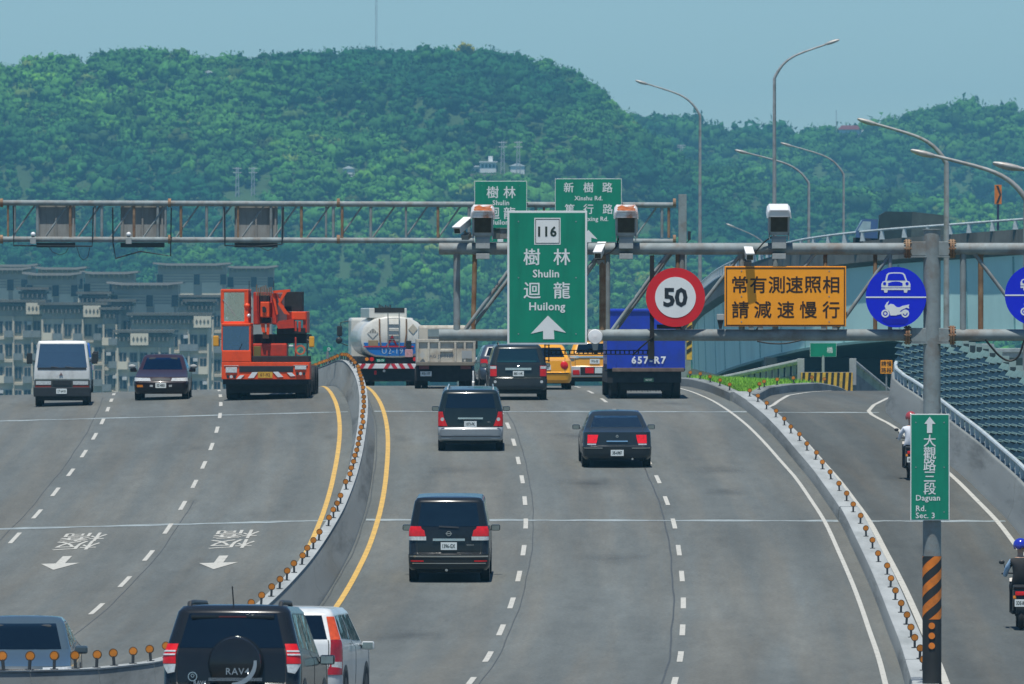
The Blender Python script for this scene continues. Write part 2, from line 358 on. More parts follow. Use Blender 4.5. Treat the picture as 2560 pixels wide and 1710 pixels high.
def soft_stain():
    m = bpy.data.materials.new('oil_stain'); m.use_nodes = True; n = m.node_tree.nodes; l = m.node_tree.links; p = n['Principled BSDF']; p.inputs['Base Color'].default_value = (.05, .055, .055, 1); p.inputs['Roughness'].default_value = .6
    a = n.new('ShaderNodeAttribute'); a.attribute_name = 'edge'; nz = n.new('ShaderNodeTexNoise'); nz.inputs['Scale'].default_value = .8; tc = n.new('ShaderNodeTexCoord'); l.new(tc.outputs['Object'], nz.inputs['Vector'])
    mu = n.new('ShaderNodeMath'); mu.operation = 'MULTIPLY'; l.new(a.outputs['Fac'], mu.inputs[0]); l.new(nz.outputs['Fac'], mu.inputs[1]); m2 = n.new('ShaderNodeMath'); m2.operation = 'MULTIPLY'; m2.inputs[1].default_value = .5; l.new(mu.outputs[0], m2.inputs[0])
    l.new(m2.outputs[0], p.inputs['Alpha']); return m
mt_stain = soft_stain()
for (o, Y, r) in ((9.4, 243, 1.), (6.0, 236, 1.1), (6.2, 205, 1.), (9.2, 232, .8), (2.4, 243, 1.), (6.0, 262, .8), (9.6, 285, .9), (2.5, 176, 1.)):   # rubbed-in oil marks fading outwards
    vs = []; ed = []
    for q in range(6):
        for k in range(24):
            t = 2 * pi * k / 24; rr = r * q / 5 * (.85 + .15 * sin(3 * t + o)); vs.append(tuple(rp(o + rr * 1.1 * cos(t), Y + rr * 3.4 * sin(t), .0035))); ed.append((1 - q / 5) ** 1.3)
    me = bpy.data.meshes.new('oil_stain'); me.from_pydata(vs, [], [(q * 24 + k, q * 24 + (k + 1) % 24, q * 24 + 24 + (k + 1) % 24, q * 24 + 24 + k) for q in range(5) for k in range(24)])
    me.attributes.new('edge', 'FLOAT', 'POINT').data.foreach_set('value', ed); me.materials.append(mt_stain); link('oil_stain', me, road)
# painted words and arrows for the traffic coming towards us
def road_glyph(name, me, u0, v0, du, dv):
    """lay a flat mesh on the left carriageway, upside down to us: u across, v along"""
    for v in me.vertices:
        o = u0 - v.co.x * du; Y = v0 - v.co.y * dv; v.co = rp(o, Y, .009)
    return link(name, me, road)
arrow_poly = [(-.12, -.5), (.12, -.5), (.12, .02), (.5, .02), (0, .5), (-.5, .02), (-.12, .02)]
for (tx, ty), (sx_, sy_), (c1x, c1y), (c2x, c2y) in (((536.7, 1423), (557, 1390), (590, 1337), (577.6, 1362)), ((135, 1424), (167.6, 1393), (208.5, 1344), (190, 1366))):
    oa, Ya = inv((tx + sx_) / 2, (ty + sy_) / 2)
    me = MB().add([(x, y, 0) for x, y in arrow_poly], [(0, 1, 2, 6), (3, 4, 5, 6, 2)]).mesh('painted_arrow', mt_wpaint())
    road_glyph('painted_arrow', me, oa, Ya, .86, 5.3)
    for ch, (x, y) in (('橋', (c1x, c1y)), ('板', (c2x, c2y))):
        o, Y = inv(x, y); me = text_mesh(ch, 1, mt_wpaint(), 0)
        co = [v.co.copy() for v in me.vertices]; wx = max(c.x for c in co) - min(c.x for c in co)
        road_glyph('painted_character', me, o, Y, 1.05 / wx, 3.4)

# ---------------------------------------------------------------- barriers and kerbs
def sweep(name, prof, ys, pf, mat, parent=None, base=0., smooth=40, ofs=None):
    """profile [(o, h)] swept along the road"""
    vs = []; fs = []; n = len(prof)
    for Y in ys:
        b = base(Y) if callable(base) else base
        for (o, h) in prof: vs.append(tuple(pf(b + o, Y, h)))
    for j in range(len(ys) - 1):
        for i in range(n - 1): fs.append((j * n + i, j * n + i + 1, (j + 1) * n + i + 1, (j + 1) * n + i))
    fs += [tuple(range(n)), tuple(range(len(vs) - 1, len(vs) - n - 1, -1))]
    me = bpy.data.meshes.new(name); me.from_pydata(vs, [], fs)
    bm = bmesh.new(); bm.from_mesh(me); bmesh.ops.recalc_face_normals(bm, faces=bm.faces[:]); bm.to_mesh(me); bm.free()
    me.materials.append(mat); sm(me, smooth); return link(name, me, parent)
def mean_z(o, Y, dz): return Vector((Mx(Y) + o, Y, zr(0, Y) + dz))
median = thing('median_barrier', 'grey concrete median barrier snaking between the two carriageways', 'barrier')
NJ = [(-.32, -.05), (-.31, .09), (-.17, .3), (-.115, .84), (-.1, .86), (.1, .86), (.115, .84), (.17, .3), (.31, .09), (.32, -.05)]
cuts = [60, 80, 101] + [101 + 9.8 * k for k in range(1, 24)] + [350, 380, 410, 440, 470]
for a, b in zip(cuts[:-1], cuts[1:]):
    sweep('barrier_segment', NJ, list(np.arange(a + .03, b - .04, 1.4)) + [b - .02], mean_z, mt_conc(), median)
    sweep('barrier_coping', [(-.12, .862), (-.12, .885), (.12, .885), (.12, .862)], list(np.arange(a + .03, b - .04, 1.4)) + [b - .02], mean_z, mt_concl(), median)
divider = thing('road_divider', 'low flat topped concrete divider between main road and slip road', 'divider')
DV = [(-.27, -.1), (-.24, .26), (-.21, .3), (.21, .3), (.24, .26), (.26, -.1)]
for a, b in ((60, 101), (101, 160), (160, 219.6), (219.6, 278.4), (278.4, 287)):
    off = 0. if a != 219.6 else -.02
    ys = list(np.arange(a + .1, b - .1, 1.5)) + [b - .1]
    sweep('divider_block', DV, ys, rp, mt_conc(), divider, 11.84 + off)
    sweep('divider_top', [(-.22, .302), (-.2, .315), (.2, .315), (.22, .302)], ys, rp, mt_concl(), divider, 11.84 + off)
gore = thing('gore_kerb', 'raised concrete kerb round the grassy gore at the fork', 'kerb')
KB = [(-.2, -.3), (-.18, .25), (-.15, .28), (.15, .28), (.18, .25), (.2, -.3)]
sweep('kerb_left', KB, list(np.arange(287.2, 430, 2.)), rp, mt_conc(), gore, lambda Y: float(np.interp(Y, [287, 330], [11.72, 11.5]))).name = 'kerb_run'
sweep('kerb_run', KB, list(np.arange(287.4, 346, 2.)), lambda o, Y, h: rampP(o, Y, h), mt_conc(), gore, lambda Y: ORL(Y) - .2)
def gore_pt(o, Y, dz):
    t = max(0., min(1., (o - 11.7) / max(.3, ORL(Y) - .4 - 11.7))); return Vector((Mx(Y) + o, Y, zr(11, Y) * (1 - t) + zramp(Y) * t + dz))
soil = sheet('verge', lambda Y: (11.7, ORL(Y) - .3), list(np.arange(287.6, 400, 2.)), gore_pt, M('verge_soil', (.13, .26, .03), .95, 0, .35, 3.), None, .27, 8)
tag(soil, 'green verge inside the gore kerb', None, None, 'structure')
gb = MB()
for i in range(9000):
    Y = random.uniform(288, 352); o = random.uniform(11.85, max(11.9, ORL(Y) - .45)); c = gore_pt(o, Y, .27); h = random.uniform(.06, .17); a = random.uniform(0, pi); wv = .02
    gb.add([c + Vector((wv * cos(a), wv * sin(a), 0)), c - Vector((wv * cos(a), wv * sin(a), 0)), c + Vector((random.uniform(-.06, .06), random.uniform(-.06, .06), h))], [(0, 1, 2)])
tag(gb.build('grass', M('bright_grass', (.2, .42, .04), .8, 0, .35, 2.)), 'bright green grass filling the gore at the fork', 'grass', None, 'stuff')
# slip road's outer barrier with its pipe rail
outer = thing('slip_road_barrier', 'concrete parapet with pipe rail along the right of the slip road', 'barrier')
OB = [(-.05, -.1), (.0, .1), (.1, .3), (.16, .98), (.18, 1.0), (.4, 1.0), (.42, -.1)]
for a, b in ((60, 101), (101, 160), (160, 219.5), (219.5, 286)):
    sweep('barrier_segment', OB, list(np.arange(a + .05, b - .05, 1.5)) + [b - .05], rampP, mt_conc(), outer, ORR)
mt_rail = M('pale_rail_paint', (.52, .6, .62), .5, .1, .12, 3., stain=(.2, .18, .14), stain_scale=4., stain_amt=.4)
ysr = list(np.arange(60, 286, 2.)) + [286]
MB().tube([rampP(ORR(Y) + .29, Y, 1.3) for Y in ysr] + [rampP(ORR(286) + .29, 286.2, .98)], .055, 8).build('rail', mt_rail, outer, True)
pm = MB().prism([(-.09, 0), (.09, 0), (.045, .26), (-.045, .26)], -.05, .05, 'x').mesh('rail_post', mt_rail)
for Y in np.arange(120, 286, 2.2):
    o = link('rail_post', pm, outer); o.location = rampP(ORR(Y) + .29, Y, 1.0)
# pale balustrades and the striped bull-nose wall behind the gore
nose = thing('striped_bullnose', 'yellow and black striped end wall behind the grass gore', 'barrier', pt(2067, 962, 345))
mt_sty = M('hazard_yellow', (.72, .42, .05), .6, 0, .12, 4., stain=(.2, .15, .06), stain_scale=3.); mt_stk = M('hazard_black', (.02, .022, .022), .6, 0, .2, 4.)
MB().box(-.97, .97, 0, .25, -.5, .47, .02).build('wall', mt_conc(), nose)
MB().box(-.96, .96, -.02, -.004, -.3, .46).build('panel', mt_sty, nose)
for k in range(9):
    x = -.95 + k * .215; MB().prism([(x, -.3), (x + .1, -.3), (x + .15, .455), (x + .05, .455)], -.028, -.022).build('stripe', mt_stk, nose)
for lab, p0, p1, n in (('pale balustrade sloping down left of the striped end wall', (pt(2002, 903, 345.5), 928), (pt(1800, 946, 400), 962), 14), ('pale balustrade sloping down right of the striped end wall', (pt(2132, 903, 345.5), 928), (pt(2222, 976, 400), 1000), 16)):
    b = thing('balustrade', lab, 'railing', p0[0]); d = p1[0] - p0[0]
    MB().tube([(0, 0, 0), tuple(d)], .1, 8).build('rail', mt_concl(), b, True)
    MB().box(-.13, .13, -.1, .14, -.9, .1, .02).build('end_post', mt_concl(), b)
    for k in range(1, n):
        c = d * (k / n); MB().box(c.x - .08, c.x + .08, c.y - .15, c.y + .15, c.z - .48, c.z - .06).build('baluster', mt_concl(), b)
    MB().add([(0, 0, -.48), (0, 0, -1.8), (d.x, d.y, d.z - 1.8), (d.x, d.y, d.z - .48), (0.15, .25, -.48), (.15, .25, -1.8), (d.x + .15, d.y + .25, d.z - 1.8), (d.x + .15, d.y + .25, d.z - .48)],
             [(0, 1, 2, 3), (7, 6, 5, 4), (0, 3, 7, 4), (1, 5, 6, 2), (0, 4, 5, 1), (3, 2, 6, 7)]).build('parapet', mt_conc(), b)
# amber delineators: post, dark rim and reflector, one by one
def delineator(loc, group, label, first=[None]):
    if first[0] is None:
        r = thing('delineator', label, 'delineator', loc, 0, group)
        MB().cyl((0, 0, 0), (0, 0, .14), .022, 8).cyl((0, 0, 0), (0, 0, .012), .06, 8).build('post', M('delineator_post', (.03, .035, .04), .6), r)
        MB().disc((0, -.012, .185), .066, .03, 16).build('rim', M('delineator_rim', (.1, .055, .015), .5), r)
        MB().disc((0, -.018, .185), .053, .008, 16).build('reflector', M('amber_reflector', (.5, .17, .01), .45, 0, .25, 12.), r)
        first[0] = r; return r
    c = copy_tree(first[0]); c.location = loc; c.rotation_euler = (random.gauss(0, .06), random.gauss(0, .05), random.gauss(0, .16)); tag(c, label, 'delineator', group); return c
gA = 'amber delineators on the median barrier'; lA = 'round amber delineator on top of the curving median barrier'
Y = 112.
while Y < 400:
    delineator(mean_z(random.gauss(0, .01), Y, .886), gA, lA); Y += 3.1 + random.gauss(0, .22) + (2.6 if random.random() < .03 else 0)
gB = 'amber delineators on the low divider'; lB = 'round amber delineator on the low divider beside the slip road'
Y = 150.5
while Y < 286:
    o = delineator(rp(11.86 + random.gauss(0, .015), Y, .316), gB, lB); Y += 4.9 + random.gauss(0, .3)
gC = 'amber delineators round the gore'; lC = 'round amber delineator on the kerb round the grass gore'
for Y in (289, 294.5, 300, 306, 312, 318, 324): delineator(rp(11.62, Y, .281), gC, lC)
for Y in (294, 299, 305, 312, 319, 327): delineator(rampP(ORL(Y) - .2, Y, .281), gC, lC)
# ---------------------------------------------------------------- gantries
def bw(mb, name, mat, parent, smooth=False):
    """build from world coordinates under an unrotated parent"""
    L = parent.location; mb.v = [(v[0] - L[0], v[1] - L[1], v[2] - L[2]) for v in mb.v]; return mb.build(name, mat, parent, smooth)
YG = 150.0
def g(x, y, Y=YG): return pt(x, y, Y)          # photo pixels
K = 1.0908                                      # display -> photo pixels
def gk(x, y, Y=YG): return pt(x * K, y * K, Y)
post_b = rp(11.95, YG, .2); px = g(2330, 600).x
gan = thing('sign_gantry', 'grey tubular sign gantry with camera boxes spanning the near road', 'gantry', (px, YG, zr(12, YG) + .25))
bw(MB().cyl((px, YG, zr(12, YG) - .3), (px, YG, g(0, 1302).z), .148, 24).cyl((px, YG, g(0, 1302).z), (px, YG, g(0, 575).z), .14, 24), 'post', mt_galv(), gan, True)
bw(MB().cyl((px, YG, g(0, 575).z), (px, YG, g(0, 572).z), .155, 24), 'post_cap', mt_galv(), gan, True)
RT = .094
for yy in (570, 768):
    z = gk(0, yy).z
    for dy, nm in ((0, 'chord'), (.75, 'chord')):
        a, b = gk(1006, 0).x, gk(2085, 0).x
        bw(MB().cyl((a, YG + dy, z), (b, YG + dy, z), RT, 18), nm, mt_galv(), gan, True)
        bw(MB().cyl((gk(2180, 0).x, YG + dy, z), (gk(2600, 0).x, YG + dy, z), RT, 18), nm, mt_galv(), gan, True)
    for xs in (2080, 2182):
        x = gk(xs, 0).x
        f = bw(MB().cyl((x - .035, YG, z), (x - .005, YG, z), .155, 18).cyl((x + .005, YG, z), (x + .035, YG, z), .155, 18), 'flange', mt_rust(), gan)
        for k in range(8):
            t = 2 * pi * k / 8; bw(MB().cyl((x - .06, YG + .125 * cos(t), z + .125 * sin(t)), (x + .06, YG + .125 * cos(t), z + .125 * sin(t)), .014, 6), 'bolt', mt_rust(), gan)
    bw(MB().box(gk(2087, 0).x, gk(2176, 0).x, YG - .09, YG + .09, z - .115, z + .115, .01), 'bracket', mt_galv(), gan)
    bw(MB().box(gk(2087, 0).x, gk(2176, 0).x, YG - .11, YG + .8, z - .14, z - .117), 'bracket_plate', mt_galv(), gan)
zt, zb = gk(0, 570).z - .07, gk(0, 768).z + .07
def strut(x0, x1, mat, r=.038, dy=0., nm='strut'):
    bw(MB().cyl((gk(x0, 0).x, YG + dy, zt), (gk(x1, 0).x, YG + dy, zb), r, 10), nm, mat, gan, True)
for x, m_, r, dy in ((1047, mt_galv(), .056, 0), (1088, mt_rust(), .04, .75), (1381, mt_rust(), .054, 0), (1394, mt_galv(), .04, .75), (1555, mt_rust(), .036, .75), (1565, mt_galv(), .05, .75), (1780, mt_galv(), .05, .75), (1895, mt_rust(), .035, .75), (2010, mt_rust(), .035, .75), (2040, mt_galv(), .035, .0), (2207, mt_galv(), .05, .0), (2253, mt_rust(), .045, .75), (1212, mt_galv(), .05, 0), (1700, mt_galv(), .05, 0)):
    strut(x, x - (4 if m_ == mt_rust() and x < 1100 else 0), m_, r, dy)
for x0, x1, dy in ((1196, 1064, 0), (1210, 1076, .75), (1375, 1242, 0), (1532, 1402, 0), (1540, 1412, .75), (1700, 1562, 0), (1868, 1735, 0), (2042, 1915, 0), (2232, 2366, 0), (1380, 1250, .75)):
    strut(x0, x1, mt_galv(), .031, dy)
# hanging black ladder frame, cables and clamps under the lower chord
blk = M('black_steel_bracket', (.016, .017, .018), .6, .2, .3, 8.)
lad = thing('cable_bracket', 'black cable ladder hanging below the tall green sign', 'bracket', gk(1255, 790))
for x in (1249, 1258): bw(MB().box(gk(x, 0).x - .01, gk(x, 0).x + .01, YG - .02, YG + .02, gk(0, 830).z, gk(0, 786).z), 'rail', blk, lad)
for y in (792, 801, 810, 819, 827): bw(MB().box(gk(1247, 0).x, gk(1260, 0).x, YG - .015, YG + .015, gk(0, y).z, gk(0, y - 2).z), 'rung', blk, lad)
for y in (803, 812): bw(MB().box(gk(1260, 0).x, gk(1492, 0).x, YG - .012, YG + .012, gk(0, y).z - .008, gk(0, y).z + .008), 'arm', blk, lad)
for k in range(22):
    x = 1262 + k * 10.5; bw(MB().box(gk(x, 0).x, gk(x + 3, 0).x, YG - .01, YG + .01, gk(0, 811).z, gk(0, 804).z), 'rung', blk, lad)
bw(MB().box(gk(1489, 0).x, gk(1499, 0).x, YG - .13, YG - .1, gk(0, 822).z, gk(0, 585).z), 'hanger', blk, lad)
bw(MB().tube([gk(1497, 772, YG - .14), gk(1470, 795, YG - .1), gk(1450, 814, YG - .02)], .013, 6), 'brace', blk, lad)
def cable(name, label, pts_, r=.013, Y=YG - .12):
    ps = [gk(x, y, Y) for x, y in pts_]; pts2 = []
    for i in range(len(ps) - 1):
        p0, p1, p2, p3 = ps[max(i - 1, 0)], ps[i], ps[i + 1], ps[min(i + 2, len(ps) - 1)]
        for k in range(6):
            t = k / 6; pts2.append(.5 * ((2 * p1) + (p2 - p0) * t + (2 * p0 - 5 * p1 + 4 * p2 - p3) * t * t + (3 * p1 - p0 - 3 * p2 + p3) * t ** 3))
    pts2.append(ps[-1]); o = MB().tube(pts2, r, 6).build(name, blk, None, True); return tag(o, label, 'cable')
cable('hanging_cable', 'black cable drooping below the gantry at the right edge', [(2258, 778), (2290, 815), (2315, 827), (2335, 815), (2347, 780)], .018)
cable('hanging_cable', 'black cable sagging under the gantry below the orange sign', [(1735, 782), (1765, 787), (1800, 787), (1836, 780)], .012)
cable('hanging_cable', 'black cable running down from the middle camera box', [(1418, 540), (1412, 565), (1395, 580), (1380, 585)], .012)
cable('hanging_cable', 'black cable running down from the camera box above the orange sign', [(1775, 540), (1755, 552), (1738, 570), (1722, 590)], .012)

# ---------------------------------------------------------------- signs
mt_green = M('sign_green', (.0, .23, .135), .45, 0, .06, 2.5, stain=(.0, .15, .095), stain_scale=1.8, stain_amt=.5, dirt_axis=(3, 1, .4))
mt_sback = M('sign_back_aluminium', (.3, .32, .33), .5, .5, .15, 3.)
def panel(root, wd, ht, mat, edge, edge_w=.03, bev=.02):
    MB().box(-wd / 2, wd / 2, .0, .03, -ht / 2, ht / 2, .006).build('border', edge, root)
    MB().box(-wd / 2 + edge_w, wd / 2 - edge_w, -.004, .0045, -ht / 2 + edge_w, ht / 2 - edge_w).build('panel', mat, root)
    for sx in (-1, 1):
        for k in range(3): MB().cyl((sx * wd * .36, -.0046, (k - 1) * ht * .42), (sx * wd * .36, -.009, (k - 1) * ht * .42), .011, 8).build('bolt', mt_sback, root)
def glyphs(root, items, S, cx, cy, mat, name='lettering', yo=-.008):
    for body, x, y, hz, bold, al in items:
        cjk = ord(body[0]) > 0x2000
        size = hz / S / (.90 if cjk else .727)
        text(name, body, size, mat, ((x - cx) / S, yo, (cy - y) / S), root, bold, 1.05, al)
YS_ = YG - .16
s = thing('direction_sign', 'tall green route 116 direction sign on the near gantry', 'sign', g(1000 + 1137 / 3.089, 420 + 847 / 3.089, YS_))
S = 3.089 * F / YS_
panel(s, 617 / S, 1033 / S, mt_green, mt_white(), 16 / S)
MB().box((1037 - 1137) / S, (1240 - 1137) / S, -.007, -.0045, (847 - 592) / S, (847 - 385) / S).build('route_shield', mt_white(), s)
for a in ((1045, 1232, 393, 398), (1045, 1232, 578, 583), (1045, 1050, 398, 578), (1227, 1232, 398, 578)):
    MB().box((a[0] - 1137) / S, (a[1] - 1137) / S, -.0095, -.0075, (847 - a[3]) / S, (847 - a[2]) / S).build('shield_border', mt_ink(), s)
glyphs(s, [('116', 1138, 490, 76, .03, 'CENTER')], S, 1137, 847, mt_ink(), yo=-.01)
glyphs(s, [('樹', 1018, 687, 122, .012, 'CENTER'), ('林', 1250, 687, 122, .012, 'CENTER'), ('Shulin', 1127, 815, 60, .02, 'CENTER'), ('迴', 1020, 945, 122, .012, 'CENTER'), ('龍', 1250, 945, 122, .012, 'CENTER'), ('Huilong', 1137, 1078, 62, .02, 'CENTER')], S, 1137, 847, mt_white())
MB().prism([((x - 1137) / S, (847 - y) / S) for x, y in ((1142, 1140), (1010, 1280), (1105, 1258), (1105, 1322), (1192, 1322), (1188, 1252), (1282, 1272))], -.009, -.005).build('arrow', mt_white(), s)
MB().box(-.5, .5, .031, .07, .42, .48).box(-.5, .5, .031, .07, -.6, -.54).build('mounting_rail', mt_sback, s)
# speed limit
s = thing('speed_limit_sign', 'round red and white 50 speed limit sign on the near gantry', 'sign', g(1688.6, 743.4, YS_))
r_ = 74 * YS_ / F
MB().disc((0, 0, 0), r_, .03, 48).build('red_ring', M('sign_red', (.62, .012, .02), .45, 0, .06, 3.), s)
MB().disc((0, -.006, 0), 51 * YS_ / F, .008, 48).build('white_disc', mt_white(), s)
text('lettering', '50', .405, M('sign_ink', (.015, .022, .03), .5), (0, -.009, 0), s, .035, .95)
MB().box(-.3, .1, .031, .08, -r_ - .03, -r_ + .04).build('mounting_rail', blk, s)
# orange warning
S = 3.913 * F / YS_
s = thing('speed_camera_sign', 'orange rectangular sign warning of speed cameras on the near gantry', 'sign', g(1640 + 1265 / 3.913, 640 + 395 / 3.913, YS_))
mt_or = M('sign_orange', (.95, .36, .01), .5, 0, .07, 2., stain=(.75, .25, .01), stain_scale=1.2, stain_amt=.35); mt_si = M('sign_ink2', (.03, .012, .006), .55)
panel(s, 1190 / S, 590 / S, mt_or, mt_or, 6 / S)
for a in ((684, 1848, 112, 124), (684, 1848, 672, 684), (684, 694, 124, 672), (1838, 1848, 124, 672)):
    MB().box((a[0] - 1265) / S, (a[1] - 1265) / S, -.0085, -.0045, (395 - a[3]) / S, (395 - a[2]) / S).build('border_line', mt_si, s)
glyphs(s, [(c, x, 280, 158, .014, 'CENTER') for c, x in zip('常有測速照相', (820, 1000, 1180, 1355, 1535, 1712))] + [(c, x, 525, 158, .014, 'CENTER') for c, x in zip('請減速慢行', (825, 1045, 1270, 1490, 1712))], S, 1265, 395, mt_si)
for x in (-.55, -.4, .62, .8): MB().box(x - .04, x + .04, .0, .1, -.54, -.487).build('clamp', mt_galv(), s)
# blue lane sign
mt_blue = M('sign_blue', (.0, .012, .62), .45, 0, .06, 3.); mt_blue2 = M('sign_blue_patch', (.0, .006, .4), .5)
S7 = 3.92 * F / YS_
def blue_sign(loc, label):
    s = thing('lane_sign', label, 'sign', loc); q = lambda x, y: ((x - 316) / S7, (1033 - y) / S7)
    R = 297 / S7
    MB().disc((0, 0, 0), R, .03, 48).build('disc', mt_blue, s)
    W = mt_white()
    MB().box(-R * .998, R * .998, -.005, -.001, -7 / S7, 7 / S7).build('dividing_line', W, s)
    P = lambda poly, nm, m_, a=-.006, b=-.001: MB().prism([q(*p) for p in poly], a, b).build(nm, m_, s)
    P([(208, 880), (222, 812), (240, 795), (280, 789), (352, 789), (388, 795), (405, 812), (427, 880)], 'car_roof', W)
    P([(226, 868), (238, 818), (252, 805), (285, 801), (348, 801), (378, 806), (391, 820), (408, 868)], 'car_windscreen', mt_blue, -.009, -.0065)
    P([(172, 905), (185, 880), (210, 872), (235, 872), (270, 858), (316, 855), (362, 858), (395, 872), (425, 872), (447, 880), (457, 905), (457, 938), (172, 938)], 'car_front', W, -.0062, -.001)
    P([(238, 895), (275, 882), (316, 879), (352, 882), (380, 895), (380, 922), (238, 922)], 'car_grille', mt_blue, -.009, -.0065)
    for x in (204, 424): MB().disc((q(x, 900)[0], -.009, q(x, 900)[1]), 16 / S7, .003, 14).build('car_lamp', mt_blue, s)
    P([(172, 945), (457, 945), (457, 962), (172, 962)], 'car_bumper', W)
    for a, b in ((196, 236), (390, 430)): P([(a, 961), (b, 961), (b - 6, 988), (a + 6, 988)], 'car_wheel', W, -.0055, -.001)
    for x in (211, 406):
        c = q(x, 1193); MB().disc((c[0], -.006, c[1]), 39 / S7, .005, 20, 24 / S7).build('cycle_wheel', W, s); MB().disc((c[0], -.006, c[1]), 13 / S7, .005, 12).build('cycle_hub', W, s)
    P([(205, 1120), (225, 1085), (248, 1070), (236, 1098), (232, 1115), (262, 1098), (290, 1102), (322, 1130), (350, 1132), (378, 1118), (447, 1104), (440, 1124), (446, 1145), (418, 1136), (372, 1156), (350, 1176), (440, 1166), (440, 1182), (330, 1206), (316, 1212), (262, 1212), (248, 1170), (215, 1150)], 'cycle_body', W, -.0068, -.001)
    P([(182, 1242), (436, 1242), (436, 1268), (400, 1296), (232, 1296), (182, 1262)], 'patch', mt_blue2, -.004, -.001)
    return s
b1 = blue_sign(g(2240, 743, YS_), 'round blue car and motorcycle sign left of the gantry post')
b2 = blue_sign(g(2588, 738, YS_), 'round blue sign cut by the right edge of the picture')
# slip road name board and hazard sleeve on the post
S = 2.935 * F / YS_
YD = YG - .21
s = thing('street_name_sign', 'narrow green street name board on the gantry post', 'sign', pt(2325, 1168, YD))
panel(s, 288 / S, 782 / S, mt_green, mt_white(), 7 / S)
zq = lambda x, y: ((x - 1834) / S, (786 - y) / S)
MB().prism([zq(*p) for p in ((1832, 415), (1792, 468), (1812, 468), (1812, 535), (1850, 535), (1850, 468), (1874, 468))], -.009, -.005).build('arrow', mt_white(), s)
glyphs(s, [(c, 1832, y, 86, .012, 'CENTER') for c, y in zip('大觀路三段', (592, 682, 768, 855, 942))] + [('Daguan', 1728, 1017, 42, .015, 'LEFT'), ('Rd.', 1728, 1088, 42, .015, 'LEFT'), ('Sec. 3', 1728, 1140, 42, .015, 'LEFT')], S, 1834, 786, mt_white())
MB().box(-.2, .2, .03, .07, .35, .4).box(-.2, .2, .03, .07, -.4, -.35).build('clamp', mt_galv(), s)
sl_ = thing('hazard_sleeve', 'orange and black hazard sleeve round the foot of the post', 'sleeve', (px, YG, g(0, 1700).z))
z0, z1 = g(0, 1548).z, g(0, 1390).z
bw(MB().cyl((px, YG, g(0, 1760).z), (px, YG, z1), .154, 28), 'sleeve', mt_stk, sl_, True)
mt_hor = M('hazard_orange', (.72, .2, .015), .5, 0, .15, 6., stain=(.3, .1, .02), stain_scale=4.)
rr = .157; pitch = (z1 - z0) / 3.2
for k in range(-2, 4):
    vs = []; N_ = 16
    for i in range(N_ + 1):
        t = -pi + pi * i / N_; zz = z0 + k * pitch + (i / N_) * pitch * 1.25
        for h in (0, pitch * .5):
            z_ = min(max(zz + h, z0), z1 - .002); vs.append((px + rr * cos(t), YG + rr * sin(t), z_))
    bw(MB().add(vs, [(2 * i, 2 * i + 2, 2 * i + 3, 2 * i + 1) for i in range(N_)]), 'stripe', mt_hor, sl_)
for y in (1564, 1589, 1614): bw(MB().disc((px - .01, YG - .166, g(0, y).z), .052, .02, 18), 'reflector', mt_hor, sl_)
# ---------------------------------------------------------------- enforcement cameras on the near gantry
mt_cw = M('camera_white_paint', (.72, .74, .74), .45, 0, .06, 4., stain=(.4, .11, .02), stain_scale=2.6, stain_amt=1.); mt_cw2 = M('camera_white_clean', (.76, .78, .78), .4, 0, .05, 4., stain=(.5, .3, .2), stain_scale=2., stain_amt=.25)
mt_scr = M('flash_window', (.035, .038, .028), .25, 0, .3, 9.)
def camera_box(x, y, label, mat):
    c = g(x, y, YG - .05); r = thing('speed_camera_box', label, 'camera', c); n0 = 0
    MB().box(-.17, .17, -.2, .3, -.21, .12, .012).build('housing', mt_concl(), r)
    hd = MB().prism([(-.2, .08), (-.185, .17), (-.15, .215), (.15, .215), (.185, .17), (.2, .08), (.18, .08), (.165, .155), (.14, .195), (-.14, .195), (-.165, .155), (-.18, .08)], -.27, .34); hd.build('hood', mat, r)
    if mat is mt_cw: MB().add([(x_, y_, .2175) for x_, y_ in ((-.14, -.25), (-.02, -.262), (.08, -.24), (.145, -.26), (.148, -.05), (.12, .02), (.14, .2), (.0, .12), (-.06, .27), (-.145, .1), (-.13, -.02), (-.148, -.12))], [tuple(range(12))]).build('rust_patch', M('hood_rust', (.3, .075, .012), .85, 0, .5, 9., stain=(.5, .3, .2), stain_scale=12.), r)
    MB().box(-.182, .182, -.262, -.25, .1, .19).build('hood_lip', mat, r)
    MB().box(-.135, .135, -.21, -.202, -.15, .09).build('flash_window', mt_scr, r)
    for ch_ in r.children: ch_.data.transform(Matrix.Rotation(radians(10), 4, 'X'))      # boxes look down at the road
    for sx in (-.155, .155): MB().box(sx - .008, sx + .008, -.19, .1, -.32, -.2).build('bracket', mt_galv(), r)
    MB().box(-.115, .115, -.16, .16, g(0, 622).z - c.z - .0, g(0, 596).z - c.z, .008).box(-.125, .125, -.14, .14, g(0, 596).z - c.z, g(0, 590).z - c.z).build('junction_box', mt_concl(), r)
    MB().box(-.11, .11, -.15, .15, g(0, 648).z - c.z, g(0, 634).z - c.z, .008).build('clamp', mt_concl(), r)
    return r
camera_box(1207, 553, 'rusty white camera box at the left of the tall green sign', mt_cw); camera_box(1565, 553, 'rusty white camera box just right of the tall green sign', mt_cw); camera_box(1947, 551, 'clean white camera box above the orange sign', mt_cw2)
